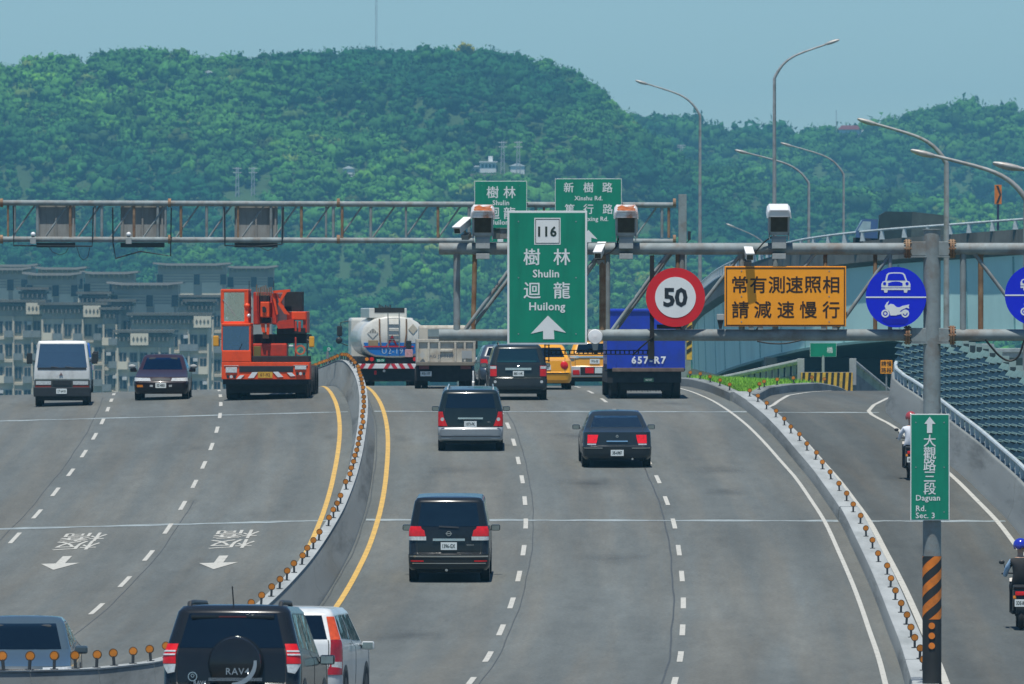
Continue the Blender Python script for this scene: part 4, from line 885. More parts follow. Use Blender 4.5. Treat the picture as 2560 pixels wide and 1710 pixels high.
def hill(name, ridge, Yr, Yb, x0, x1, nx, ny, label):
    xs = np.linspace(x0, x1, nx); ys = np.linspace(Yb - 10, Yr + 140, ny); X, Y = np.meshgrid(xs, ys); Z = hill_z(X, Y, ridge, Yr, Yb) - .6
    v = np.stack([X.ravel(), Y.ravel(), Z.ravel()], 1); i = np.arange((ny - 1) * nx).reshape(ny - 1, nx)[:, :-1].ravel()
    f = np.stack([i, i + 1, i + nx + 1, i + nx], 1); me = bpy.data.meshes.new(name); me.from_pydata(v.tolist(), [], f.tolist())
    me.materials.append(M('hill_undergrowth', (.035, .075, .02), .95, 0, .4, .03)); sm(me, 80); return tag(link(name, me), label, None, None, 'structure')
YA, YB0 = 2800., 2470.
hill('hill', RIDGE_A, YA, YB0, -420, 420, 120, 70, 'large wooded hill behind the road')
hill('hill', RIDGE_B, 3350., 3120., -60, 460, 90, 50, 'farther wooded hill on the right')
# crowns: lumpy leaf masses of many small faces, spread over the slopes
def ico(sub):
    bm = bmesh.new(); bmesh.ops.create_icosphere(bm, subdivisions=sub, radius=1); v = np.array([tuple(p.co) for p in bm.verts]); f = np.array([[q.index for q in p.verts] for p in bm.faces]); bm.free(); return v, f
i1 = ico(1); i0 = ico(0) if False else None
_t = (1 + 5 ** .5) / 2; _v = np.array([(-1, _t, 0), (1, _t, 0), (-1, -_t, 0), (1, -_t, 0), (0, -1, _t), (0, 1, _t), (0, -1, -_t), (0, 1, -_t), (_t, 0, -1), (_t, 0, 1), (-_t, 0, -1), (-_t, 0, 1)]) / np.sqrt(1 + _t * _t)
i0 = (_v, np.array([(0, 11, 5), (0, 5, 1), (0, 1, 7), (0, 7, 10), (0, 10, 11), (1, 5, 9), (5, 11, 4), (11, 10, 2), (10, 7, 6), (7, 1, 8), (3, 9, 4), (3, 4, 2), (3, 2, 6), (3, 6, 8), (3, 8, 9), (4, 9, 5), (2, 4, 11), (6, 2, 10), (8, 6, 7), (9, 8, 1)]))
def crown_template(rng):
    V = []; Fc = []; n = 0
    def put(v, f):
        nonlocal n; V.append(v); Fc.append(f + n); n += len(v)
    v, f = i1; put(v * .7 * (1 + rng.uniform(-.28, .28, (len(v), 1))) * np.array([1, 1, .85]), f)
    for k in range(5):                                   # lobes
        d = rng.normal(size=3); d[2] = abs(d[2]) * .8; d /= np.linalg.norm(d); v, f = i0
        put(v * rng.uniform(.24, .42) * (1 + rng.uniform(-.35, .35, (12, 1))) + d * rng.uniform(.5, .75), f)
    for k in range(32):                                  # ragged leaf sprays
        d = rng.normal(size=3); d[2] = abs(d[2]) * .9 - .15; d /= np.linalg.norm(d); c = d * rng.uniform(.72, 1.02); t = rng.normal(size=(3, 3)) * .13
        put(c + t, np.array([(0, 1, 2)]))
    return np.concatenate(V), np.concatenate(Fc)
rng = np.random.default_rng(5)
TPL = [crown_template(rng) for _ in range(14)]
def wood(name, pts, rad, cols, label):
    V = []; Fc = []; C = []; n = 0
    for p, r, c in zip(pts, rad, cols):
        tv, tf = TPL[rng.integers(len(TPL))]; a = rng.uniform(0, 6.28); ca, sa = cos(a), sin(a)
        v = tv.copy(); x = v[:, 0] * ca - v[:, 1] * sa; y = v[:, 0] * sa + v[:, 1] * ca
        v = np.stack([x * r + p[0], y * r + p[1], v[:, 2] * r * rng.uniform(.85, 1.25) + p[2] + r * .45], 1)
        V.append(v); Fc.append(tf + n); n += len(v); C.append(np.tile(c, (len(v), 1)) * rng.uniform(.85, 1.15, (len(v), 1)))
    V = np.concatenate(V).astype(np.float32); Fc = np.concatenate(Fc).astype(np.int32); C = np.concatenate(C)
    me = bpy.data.meshes.new(name); me.vertices.add(len(V)); me.vertices.foreach_set('co', V.ravel()); nf = len(Fc)
    me.loops.add(nf * 3); me.loops.foreach_set('vertex_index', Fc.ravel()); me.polygons.add(nf); me.polygons.foreach_set('loop_start', np.arange(0, nf * 3, 3, dtype=np.int32)); me.polygons.foreach_set('loop_total', np.full(nf, 3, dtype=np.int32)); me.update(calc_edges=True)
    at = me.attributes.new('leaf_colour', 'FLOAT_COLOR', 'POINT'); at.data.foreach_set('color', np.concatenate([C, np.ones((len(C), 1))], 1).astype(np.float32).ravel())
    m = bpy.data.materials.get('forest_leaves')
    if not m:
        m = bpy.data.materials.new('forest_leaves'); m.use_nodes = True; nn = m.node_tree.nodes; l = m.node_tree.links; p = nn['Principled BSDF']; p.inputs['Roughness'].default_value = .8; p.inputs['Specular IOR Level'].default_value = .15
        a = nn.new('ShaderNodeAttribute'); a.attribute_name = 'leaf_colour'; tc = nn.new('ShaderNodeTexCoord'); nz = nn.new('ShaderNodeTexNoise'); nz.inputs['Scale'].default_value = 1.1; nz.inputs['Detail'].default_value = 6; nz.inputs['Roughness'].default_value = .75
        l.new(tc.outputs['Object'], nz.inputs['Vector']); mr = nn.new('ShaderNodeMapRange'); mr.inputs[1].default_value = .3; mr.inputs[2].default_value = .7; mr.inputs[3].default_value = .58; mr.inputs[4].default_value = 1.42
        l.new(nz.outputs['Fac'], mr.inputs[0]); sc = nn.new('ShaderNodeVectorMath'); sc.operation = 'SCALE'; l.new(a.outputs['Color'], sc.inputs[0]); l.new(mr.outputs[0], sc.inputs['Scale']); l.new(sc.outputs[0], p.inputs['Base Color'])
        b = nn.new('ShaderNodeBump'); b.inputs['Strength'].default_value = 1.; b.inputs['Distance'].default_value = .6; l.new(nz.outputs['Fac'], b.inputs['Height']); l.new(b.outputs[0], p.inputs['Normal'])
    me.materials.append(m); return tag(link(name, me), label, 'trees', None, 'stuff')
def colours(P):
    big = fbm(P[:, 0] * 1.2 + 40, P[:, 2] * 2.2 + P[:, 1] * .2, 42.); mid = fbm(P[:, 0] * 2 - 11, P[:, 2] * 3 + 5, 24.); g_ = np.clip(.42 + .3 * big + .16 * mid, 0, 1)[:, None]
    c = np.array([.012, .09, .03]) * (1 - g_) + np.array([.095, .275, .035]) * g_  # sunlit patches and dark folds mixed into the leaf colour
    c = c * rng.uniform(.72, 1.22, (len(P), 1)); y = rng.random(len(P)) < .05; c[y] = c[y] * np.array([1.6, 1.35, .9]); d = rng.random(len(P)) < .16; c[d] *= .5; e = rng.random(len(P)) < .03; c[e] = c[e] * np.array([1.9, 1., 1.2])
    return c
def hit(x, y, ridge=RIDGE_A, Yr=YA, Yb=YB0):
    for Y in np.arange(Yb, Yr + 60, 1.):
        p = pt(x, y, Y)
        if float(hill_z(np.array([p.x]), np.array([Y]), ridge, Yr, Yb)[0]) >= p.z: return p
    return pt(x, y, Yr)
CLEAR = [hit(x * K, y * K) for x, y in ((1100, 390), (1170, 392), (562, 448), (1545, 362), (1130, 400), (1070, 398), (800, 395))]
def scatter(x0, x1, y0, y1, sp):
    gx_ = np.arange(x0, x1, sp); gy_ = np.arange(y0, y1, sp); X, Y = np.meshgrid(gx_, gy_); return X.ravel() + rng.uniform(-.5, .5, X.size) * sp, Y.ravel() + rng.uniform(-.5, .5, X.size) * sp
X, Y = scatter(-162, 162, YB0 - 4, YA + 10, 3.8); Z = hill_z(X, Y, RIDGE_A, YA, YB0); P = np.stack([X, Y, Z], 1)
keep = np.ones(len(P), bool)
for c in CLEAR: keep &= ~((np.abs(X - c.x) < 5.) & (Y < c.y + 4) & (Y > c.y - 16))
# crowns that reach the skyline stand a little taller and more unevenly
P = P[keep]; R = np.clip(np.exp(rng.normal(np.log(2.2), .33, len(P))), 1.1, 5.6) * np.where(P[:, 1] > YA - 12, rng.uniform(.75, 1.25, len(P)), 1.); R = np.where(P[:, 1] > YA - 22, np.minimum(R, 2.9), R); wood('hill_forest', P, R, colours(P), 'dense green forest covering the large hill')
X, Y = scatter(-5, 200, 3150, 3360, 4.6); Z = hill_z(X, Y, RIDGE_B, 3350., 3120.); P = np.stack([X, Y, Z], 1); R = np.clip(np.exp(rng.normal(np.log(2.8), .34, len(P))), 1.4, 6.); wood('hill_forest', P, R, colours(P) * .85, 'dark green forest on the farther right hill')
X, Y = scatter(-140, 150, 2040, 2468, 11.); P = np.stack([X, Y, np.zeros(len(X))], 1); R = rng.uniform(3.5, 6.5, len(P)); wood('plain_trees', P, R, colours(P) * 1.1, 'hazy trees on the plain at the foot of the hill')
# yellow-flowering crown on the ridge
yt = pt(1067 * K, 108 * K, YA - 6); yt.z = float(hill_z(np.array([yt.x]), np.array([yt.y]), RIDGE_A, YA, YB0)[0])
yl = wood('yellow_tree', [(0, 0, 2.5), (1.6, .3, 1.8), (-1.7, -.2, 1.7)], [2.4, 1.6, 1.6], [np.array([.3, .3, .02])] * 3, 'crown'); yl.name = 'crown'
for k in ('label', 'category', 'kind'):
    if k in yl: del yl[k]
tr = thing('flowering_tree', 'round yellow flowering tree on the ridge line', 'tree', yt); yl.parent = tr; MB().cyl((0, 0, -1), (0, 0, 3), .3, 8, .2).build('trunk', M('bark', (.1, .08, .06), .9), tr)
# masts, pylons and hillside houses
mt_mast = M('mast_steel', (.42, .43, .44), .6, .1, .1, 1.)
def lattice(name, label, base, h, w0, w1, twin=False):
    r = thing(name, label, 'tower', base)
    for sx in ((-1, 1) if twin else (0,)):
        for k in range(4):
            a = pi / 4 + k * pi / 2; MB().cyl((sx * 2.2 + w0 * cos(a), w0 * sin(a), -2), (sx * 2.2 + w1 * cos(a), w1 * sin(a), h), .11, 5).build('leg', mt_mast, r)
        for j in range(int(h / 2)):
            z = j * 2.; t = z / h; ww = w0 + (w1 - w0) * t
            MB().cyl((sx * 2.2 - ww * .7, -ww * .7, z), (sx * 2.2 + ww * .7, -ww * .7, z + 2), .06, 4).cyl((sx * 2.2 - ww * .7, ww * .7, z + 2), (sx * 2.2 + ww * .7, ww * .7, z), .06, 4).build('brace', mt_mast, r)
        for z in (h * .8, h * .95): MB().cyl((sx * 2.2 - 1.2, 0, z), (sx * 2.2 + 1.2, 0, z), .1, 5).build('cross_arm', mt_mast, r)
    return r
lattice('pylon', 'faint grey pylon on the slope above the far gantry', CLEAR[2] + Vector((0, 0, 0)), 8.0, .7, .4, True)
lattice('pylon', 'grey pylon beside the white house on the hillside', CLEAR[1] + Vector((0, -2, 0)), 8.5, .8, .4, True)
lattice('pylon', 'faint pylon on the slope left of the street lamps', CLEAR[3], 4.0, .6, .4, True)
mb_ = pt(862 * K, 100 * K, YA - 2); mast = thing('radio_mast', 'tall thin radio mast on the ridge reaching out of the picture', 'mast', mb_)
for k in range(3):
    a = k * 2.094; MB().cyl((.3 * cos(a), .3 * sin(a), -4), (.3 * cos(a), .3 * sin(a), 16), .07, 5).build('leg', mt_mast, mast)
for j in range(16): MB().cyl((-.3, 0, j), (.3, 0, j + 1), .05, 4).build('brace', mt_mast, mast)
hw_ = CLEAR[0]; hs = thing('hillside_house', 'white house with flat roof on the hillside above the green signs', 'house', hw_)
mt_hw = M('house_white', (.75, .78, .76), .8, 0, .06, .5); mt_hd = M('house_window', (.08, .13, .15), .4)
MB().box(-5.2, 0, 0, 5, -2, .9).box(0, 4.6, -.5, 5, -1.2, 2.2).build('wall', mt_hw, hs); MB().box(-5.6, .3, -.6, 5.4, .9, 1.25).build('roof', mt_hw, hs); MB().box(-.2, 5, -1, 5.4, 2.2, 2.5).box(2.4, 3.6, 1, 3, 2.5, 4).build('roof', mt_hw, hs)
for i in range(4): MB().box(.4 + i * 1.05, 1.1 + i * 1.05, -.56, -.51, .7, 1.7).build('window', mt_hd, hs); MB().box(-4.8 + i * 1.2, -4. + i * 1.2, -.06, -.01, -.7, .4).build('window', mt_hd, hs)
MB().box(-6, 5.5, -3.5, -3.2, -2.2, -1.2).build('terrace_wall', M('terrace_earth', (.3, .25, .2), .9), hs)
p = hit(1190 * K, 388 * K); tr_ = tag(MB().box(p.x - 2.5, p.x + 1.5, p.y - 3, p.y + 2, p.z - 2, p.z + .9).prism([(p.x - 2.8, p.z + .9), (p.x + 1.8, p.z + .9), (p.x - .5, p.z + 1.8)], p.y - 3.3, p.y + 2.3).build('hillside_hut', mt_hw), 'small white hut right of the hillside house', 'hut')
p = pt(1955 * K, 297 * K, 3340); rr_ = thing('ridge_house', 'house with red roof on the right ridge line', 'house', p); MB().box(-5, 7, 0, 5, -5, 0).build('wall', mt_hw, rr_); MB().prism([(-5.5, 0), (3, 0), (1.5, 1.5), (-4, 1.5)], -.5, 5.5).build('roof', M('red_roof', (.5, .1, .09), .7), rr_); MB().cyl((-6, 1, -3), (-6, 1, 7), .12, 5).build('mast', mt_mast, rr_)
for x, y, lab in ((480, 178, 'tiny white hut high on the wooded slope'), (830, 205, 'tiny pale hut below the radio mast'), (800, 398, 'low pale shed on the slope left of the white house')):
    p = hit(x * K, y * K) + Vector((0, -5, 0)); tag(MB().box(p.x - 1.6, p.x + 1.6, p.y - 1, p.y + 2, p.z - 1, p.z + 1.3).prism([(p.x - 1.9, p.z + 1.3), (p.x + 1.9, p.z + 1.3), (p.x, p.z + 2.1)], p.y - 1.3, p.y + 2.3).build('hillside_hut', mt_hw), lab, 'hut')
# ---------------------------------------------------------------- vehicles: a shell of stacked rounded rings, with real window openings
class Shell:
    """rings: (z_rear, z_front, y_rear, y_front, half width, corner radius). Heading +y, rear at y = 0.
    s runs 0 rear centre, 1 rear edge, 2 start of side, 3 end of side, 4 front edge, 5 front centre; level = ring index"""
    def __init__(q, rings, br=.05, bf=.12, crown=.03): q.r = rings; q.br = br; q.bf = bf; q.cr = crown; q.open = []
    def ring(q, L):
        i = min(int(L), len(q.r) - 2); t = L - i; return [a + (b - a) * t for a, b in zip(q.r[i], q.r[i + 1])]
    def P(q, s, sg, L, off=0.):
        z0, z1, y0, y1, w_, r = q.ring(L); r = min(r, w_ * .9); br, bf = q.br, q.bf
        if s <= 1: x, y, n = s * (w_ - r), y0 + br * s * s, (s * .12, -1)
        elif s <= 2: a = (s - 1) * pi / 2; x, y, n = w_ - r + r * sin(a), y0 + br + r - r * cos(a), (sin(a), -cos(a))
        elif s <= 3: x, y, n = w_, y0 + br + r + (s - 2) * (y1 - bf - y0 - br - 2 * r), (1, 0)
        elif s <= 4: a = (s - 3) * pi / 2; x, y, n = w_ - r + r * cos(a), y1 - bf - r + r * sin(a), (cos(a), sin(a))
        else: a = 5 - s; x, y, n = a * (w_ - r), y1 - bf * a * a, (a * .12, 1)
        t = (y - y0) / max(.01, y1 - y0); t = t * t * (3 - 2 * t)
        return Vector((sg * (x + n[0] * off), y + n[1] * off, z0 + (z1 - z0) * t))
    def body(q, name, mat, parent):
        S = {0, .3, .6, .85, 1, 1.25, 1.5, 1.75, 2, 2.15, 2.3, 2.5, 2.7, 2.85, 3, 3.25, 3.5, 3.75, 4, 4.3, 4.65, 5}; Ls = set(float(i) for i in range(len(q.r)))
        for (s0, s1, l0, l1, side) in q.open: S |= {s0, s1}; Ls |= {l0, l1}
        S = sorted(S); Ls = sorted(Ls); pts = [(s, 1) for s in S] + [(s, -1) for s in reversed(S[1:-1])]; n = len(pts); mb = MB(); vs = []; fs = []
        for L in Ls:
            for s, sg in pts: vs.append(q.P(s, sg, L))
        for j in range(len(Ls) - 1):
            lm = (Ls[j] + Ls[j + 1]) / 2
            for i in range(n):
                a, b = pts[i], pts[(i + 1) % n]; smid = (a[0] + b[0]) / 2
                if any(o[0] - 1e-6 < smid < o[1] + 1e-6 and o[2] - 1e-6 < lm < o[3] + 1e-6 for o in q.open): continue
                fs.append((j * n + i, j * n + (i + 1) % n, (j + 1) * n + (i + 1) % n, (j + 1) * n + i))
        top = (len(Ls) - 1) * n; R = q.r[-1]; cy = (R[2] + R[3]) / 2; b = len(vs)
        for k, (fx, fy, fz) in enumerate(((.8, .88, .6), (.35, .6, 1.))):
            for i in range(n):
                p = vs[top + i]; vs.append(Vector((p.x * fx, cy + (p.y - cy) * fy, p.z + q.cr * fz)))
        for k in range(2):
            o0 = top if k == 0 else b; o1 = b if k == 0 else b + n
            for i in range(n): fs.append((o0 + i, o0 + (i + 1) % n, o1 + (i + 1) % n, o1 + i))
        fs.append(tuple(range(b + n, b + 2 * n))); fs.append(tuple(range(n - 1, -1, -1)))
        mb.add(vs, fs); return mb.build(name, mat, parent, True)
    def patch(q, name, quad, mat, parent, sg=1, off=.008, th=.02, both=False, ns=8, nl=5):
        """quad = four (s, level) corners; both: spans the centre line from -s to s"""
        g0 = []; g1 = []
        for j in range(nl + 1):
            v = j / nl
            for i in range(ns + 1):
                u = i / ns
                a = [quad[0][k] * (1 - u) * (1 - v) + quad[1][k] * u * (1 - v) + quad[2][k] * u * v + quad[3][k] * (1 - u) * v for k in (0, 1)]
                s, L = a; sgn = sg
                if both:
                    if s < 0: s, sgn = -s, -1
                    else: sgn = 1
                    if both == 'front': s = 5 - s
                g0.append(q.P(s, sgn, L, off)); g1.append(q.P(s, sgn, L, off - th))
        n = ns + 1; fs = []; m = len(g0); idx = lambda i, j: j * n + i
        for j in range(nl):
            for i in range(ns):
                fs.append((idx(i, j), idx(i + 1, j), idx(i + 1, j + 1), idx(i, j + 1))); fs.append((m + idx(i, j), m + idx(i, j + 1), m + idx(i + 1, j + 1), m + idx(i + 1, j)))
        rim = [idx(i, 0) for i in range(n)] + [idx(ns, j) for j in range(1, nl + 1)] + [idx(i, nl) for i in range(ns - 1, -1, -1)] + [idx(0, j) for j in range(nl - 1, 0, -1)]
        for i in range(len(rim)):
            a, b = rim[i], rim[(i + 1) % len(rim)]; fs.append((b, a, m + a, m + b))
        return MB().add(g0 + g1, fs).build(name, mat, parent, True)
    def lev(q, z, front=False):
        for i in range(len(q.r) - 1):
            a, b = q.r[i][1 if front else 0], q.r[i + 1][1 if front else 0]
            if a <= z <= b and b > a: return i + (z - a) / (b - a)
        return 1.
    def rear_y(q, x, z, front=False):
        p = q.P(5 if front else 0, 1, q.lev(z, front)); return p.y
def ZQ(sh, s0, s1, z0, z1, a=0., b=0., front=False):
    l0, l1 = sh.lev(z0, front), sh.lev(z1, front); return [(s0, l0), (s1, l0), (s1 + b, l1), (s0 + a, l1)]
def rect(s0, s1, l0, l1): return [(s0, l0), (s1, l0), (s1, l1), (s0, l1)]
_wh = {}
def wheels(root, spots, R=.32, W=.2, hw=.85, arch=True, rim_mat=None):
    key = (R, W)
    if key not in _wh:
        r = R * .62; t = MB().lathe([(r, -W / 2), (R * .93, -W / 2), (R, -W * .36), (R, W * .36), (R * .93, W / 2), (r, W / 2), (r, -W / 2)], (0, 0, 0), 'x', 24).mesh('tyre', mt_black(), True)
        mb = MB().lathe([(r, -W * .3), (r * .9, W * .42), (r * .8, W * .36), (.04, W * .44), (0.001, W * .44)], (0, 0, 0), 'x', 24).mesh('rim', M('alloy_rim', (.35, .36, .37), .35, .7, .1, 8.), True); _wh[key] = (t, mb)
    t, m_ = _wh[key]
    for sx in (-1, 1):
        for y in spots:
            wv = link('wheel', None, root); wv.location = (sx * (hw - W / 2 + .004), y, R); wv.rotation_euler = (0, 0, 0 if sx > 0 else pi)
            link('tyre', t, wv); link('rim', m_, wv)
            if arch: a = MB().cyl((0, 0, 0), (.006, 0, 0), R * 1.14, 22).build('wheel_arch', mt_trim(), root); a.location = (sx * (hw - .002) - (.006 if sx < 0 else 0) * 1, y, R * 1.04)
def plate(root, txt, x, y, z, front=False, wd=.34, ht=.16, mat=None, ink=None):
    p = MB().box(-wd / 2, wd / 2, -.006, .006, -ht / 2, ht / 2, .002).build('licence_plate', mat or mt_plate(), root); p.location = (x, y, z)
    t = text('lettering', txt, ht * .72, ink or mt_ink(), (0, -.008, 0), p, .025, 1., 'CENTER', min(1., wd / (len(txt) * ht * .47)))
    if front: p.rotation_euler = (0, 0, pi)
    return p
def mirrors(root, hw, y, z, mat, sc=1., front=False):
    for sx in (-1, 1):
        m_ = MB().box(-.1 * sc, .1 * sc, -.05, .06, -.065 * sc, .065 * sc, .035).build('side_mirror', mat, root); m_.location = (sx * (hw + .1 * sc), y, z)
        MB().box(-.082 * sc, .082 * sc, -.056, -.052, -.05 * sc, .05 * sc).build('mirror_glass', M('mirror_glass', (.3, .36, .35), .08, .6), m_)
        MB().cyl((-sx * .12, .01, -.03), (0, .01, -.02), .02, 6).build('mirror_arm', mt_trim(), m_)
def cabin(root, sh, floor, y0, y1, hw, rows=((.0, 1.), (.55, 1.)), mat=None):
    """seats and head restraints, seen through the glass"""
    mat = mat or M('cabin_trim', (.05, .055, .06), .8)
    MB().box(-hw + .06, hw - .06, y0, y1, floor - .04, floor).build('cabin_floor', mat, root)
    for f, hs in rows:
        y = y0 + f * (y1 - y0)
        for x in (-hw * .45, hw * .45):
            st = MB().box(x - .22, x + .22, y, y + .14, floor, floor + .42 * hs, .05).build('seat', mat, root); MB().box(x - .12, x + .12, y + .02, y + .12, floor + .44 * hs, floor + .62 * hs, .04).build('head_restraint', mat, st)
G_DARK = GLASS('tinted_glass', (.035, .045, .05), 1., .05, .07, (.9, 1, .95), .5); G_MID = GLASS('smoked_glass', (.2, .26, .27), 1.); G_CLEAR = GLASS('clear_glass', (.72, .85, .82), .9)
def rings_van(L, H, hw): return [(.26, .26, .1, L - .1, hw * .95, .2), (.34, .34, .02, L - .03, hw * .99, .18), (.6, .6, 0, L, hw, .17), (.64, .66, .05, L - .04, hw, .15), (1.1, .9, .07, L - .1, hw, .14), (1.15, 1.0, .08, L - .75, hw * .985, .14), (H - .1, H - .1, .24, L - 1.75, hw * .86, .12), (H - .03, H - .03, .32, L - 1.95, hw * .8, .12)]
def rings_suv(L, H, hw): return [(.32, .3, .1, L - .1, hw * .94, .2), (.4, .36, .02, L - .03, hw * .99, .2), (.68, .6, 0, L, hw, .19), (.72, .66, .06, L - .04, hw, .16), (1.08, .94, .07, L - .1, hw, .16), (1.14, 1.05, .09, L - 1.05, hw * .98, .15), (H - .1, H - .1, .3, L - 1.85, hw * .82, .14), (H - .03, H - .03, .4, L - 2.05, hw * .76, .14)]
def rings_sedan(L, H, hw): return [(.22, .2, .12, L - .12, hw * .93, .22), (.32, .3, .02, L - .02, hw * .99, .22), (.56, .55, 0, L, hw, .2), (.6, .6, .05, L - .05, hw, .2), (.94, .74, .09, L - .12, hw * .985, .2), (1.03, .95, .62, L - 1.4, hw * .92, .1), (H - .09, H - .09, 1.2, L - 2.15, hw * .76, .1), (H - .02, H - .02, 1.38, L - 2.35, hw * .69, .12)]
def car(name, label, kind, L, H, hw, loc, yaw, pm, glass=None, pitch=None, R=.32, openings=None, br=.05, bf=.12, front=False, cat='car', seats=True):
    """returns root and shell, with body, windows, wheels, mirrors and cabin"""
    root = thing(name, label, cat, loc, yaw); root.rotation_mode = 'ZXY' if False else 'XYZ'
    root.rotation_euler = (pitch if pitch is not None else 0., 0, yaw)
    sh = Shell({'van': rings_van, 'suv': rings_suv, 'sedan': rings_sedan}[kind](L, H, hw), br, bf); gl = glass or G_DARK
    rw = (0, .93, 5.1, 5.93); ws = (4.06, 5, 5.06, 5.95); sw1 = (2.06, 2.47, 5.12, 5.9); sw2 = (2.53, 2.95, 5.12, 5.9)
    sh.open = [rw + (0,), ws + (0,), sw1 + (0,), sw2 + (0,)]
    if kind == 'van': sw0 = None
    sh.body('body', pm, root)
    sh.patch('rear_window', rect(-.95, .95, 5.07, 5.95), gl, root, off=.004, th=.008, both=True, ns=12)
    sh.patch('windscreen', rect(-.95, .95, 5.04, 5.97), gl if front else (glass or G_MID), root, off=.004, th=.008, both='front', ns=12)
    for sg in (1, -1):
        for s_ in (sw1, sw2): sh.patch('side_window', rect(s_[0] - .01, s_[1] + .01, s_[2] - .03, s_[3] + .03), gl, root, sg, .004, .008)
    for sg in (1, -1):      # shut lines
        sh.patch('tailgate_seam', rect(.955, .975, 2.05, 5.05), mt_trim(), root, sg, .003, .004, ns=1, nl=12)
        for s_ in (2.5, 2.02, 2.96): sh.patch('door_seam', rect(s_ - .003, s_ + .003, 1.2, 5.05), mt_trim(), root, sg, .003, .004, ns=1, nl=12)
    sh.patch('tailgate_seam', rect(-.95, .95, 2.04 if kind != 'sedan' else 2.9, 2.1 if kind != 'sedan' else 2.96), mt_trim(), root, off=.003, th=.004, both=True, nl=1)
    wheels(root, (.82 if kind != 'sedan' else .95, L - .85), R, .2, hw)
    mirrors(root, hw, L - (1.5 if kind != 'sedan' else 1.75), 1.02 if kind != 'sedan' else .95, pm)
    cabin(root, sh, .8 if kind != 'sedan' else .72, .5 if kind != 'sedan' else 1.4, L - 1.5, hw * .9, rows=((.0, 1.), (.55, 1.)) if seats else ((.55, .5),))
    if False: cabin(root, sh, .8 if kind != 'sedan' else .72, .5 if kind != 'sedan' else 1.4, L - 1.5, hw * .9)
    MB().box(-hw * .8, hw * .8, .25, L - .3, .2, .3).build('underbody', mt_dark(), root)
    return root, sh
def rpx(x, y, o=None):
    """carriageway point under a photo pixel"""
    off, Y = inv(x, y); return rp(off, Y, 0), Y, off
def place(x, y, extra=0.):
    p, Y, off = rpx(x, y); return p, -math.atan(dM(Y)) + extra, math.atan(slope(Y, off))
# ---- black minivan in the middle lane
p, yw, pi_ = place(1122, 1457); bk = paint('black', (.012, .015, .018), .2, coat=1.)
v, sh = car('minivan', 'black minivan with chrome tailgate bar nearest in the middle lane', 'van', 4.5, 1.8, .845, p, -.012, bk, G_DARK, pi_)
for sg in (1, -1):
    t = sh.patch('tail_lamp', ZQ(sh, .7, 1.65, .98, 1.19, .16, -.05), mt_red(), v, sg, .02, .03); sh.patch('reverse_lamp', ZQ(sh, .68, 1.68, .895, .975), mt_lens(), v, sg, .018, .03)
    sh.patch('reflector', ZQ(sh, .8, 1.5, .445, .475), mt_red(), v, sg, .022, .02)
sh.patch('bumper', rect(-2.02, 2.02, .35, 2.02), paint('black2', (.02, .024, .026), .3), v, off=.014, th=.02, both=True, ns=24)
sh.patch('bumper_trim', ZQ(sh, -1.6, 1.6, .545, .575), mt_chrome(), v, off=.024, th=.012, both=True, ns=20); sh.patch('bumper_trim', ZQ(sh, -1.4, 1.4, .405, .42), mt_chrome(), v, off=.02, th=.01, both=True, ns=20)
sh.patch('tailgate_bar', ZQ(sh, -.48, .48, .885, .935), mt_chrome(), v, off=.03, th=.03, both=True)
MB().disc((0, sh.rear_y(0, .9) - .02, 1.04), .055, .012, 20, .04).box(-.065, .065, sh.rear_y(0, .9) - .024, sh.rear_y(0, .9) - .012, 1.031, 1.051).build('emblem', mt_chrome(), v)
plate(v, '1396-GX', 0, sh.rear_y(0, .75) - .02, .775); text('badge', 'SERENA', .045, mt_chrome(), (.45, sh.rear_y(0, .75) - .014, .8), v)
sh.patch('wiper', [(-.3, 5.04), (.3, 5.0), (.3, 5.06), (-.3, 5.1)], mt_trim(), v, off=.02, th=.015, both=True)
MB().cyl((-.05, .02, .27), (-.05, .3, .27), .03, 8).build('exhaust', mt_chrome(), v)
# ---- dark green minivan with silver bumper
p, yw, pi_ = place(1176, 1129); dg = paint('darkgreen', (.012, .02, .022), .2, coat=1.); sv_ = paint('silver', (.3, .34, .36), .3, coat=.8)
v, sh = car('minivan', 'black minivan with silver bumper and roof rails ahead of the nearest one', 'van', 4.8, 1.68, .88, p, -.0, dg, G_DARK, pi_)
sh.patch('bumper', ZQ(sh, -2.03, 2.03, .3, .66), sv_, v, off=.016, th=.02, both=True, ns=24)
sh.patch('bumper_step', ZQ(sh, -1.4, 1.4, .4, .425), M('dark_bumper_trim', (.04, .045, .05), .5), v, off=.022, th=.012, both=True, ns=20)  # darker strip across the silver bumper
for sg in (1, -1):
    sh.patch('tail_lamp', ZQ(sh, .86, 1.7, .69, 1.08, .2, -.05), mt_red(), v, sg, .02, .03); MB().disc((0, 0, 0), .05, .01, 14).build('lamp_lens', mt_lens(), v).location = (sg * .765, .0, .88)
    MB().tube([(sg * .62, .5, 1.66), (sg * .62, .55, 1.72), (sg * .6, 2.6, 1.72), (sg * .6, 2.7, 1.66)], .02, 6).build('roof_rail', sv_, v)
sh.patch('tailgate_bar', ZQ(sh, -.46, .46, .88, .925), mt_chrome(), v, off=.03, th=.03, both=True); plate(v, '1073-FK', 0, sh.rear_y(0, .74) - .02, .745)
text('badge', 'MPV', .05, mt_chrome(), (.5, sh.rear_y(0, .8) - .014, .8), v); sh.patch('tailgate_crease', rect(-.85, .85, 3.0, 3.12), mt_trim(), v, off=.012, th=.01, both=True)
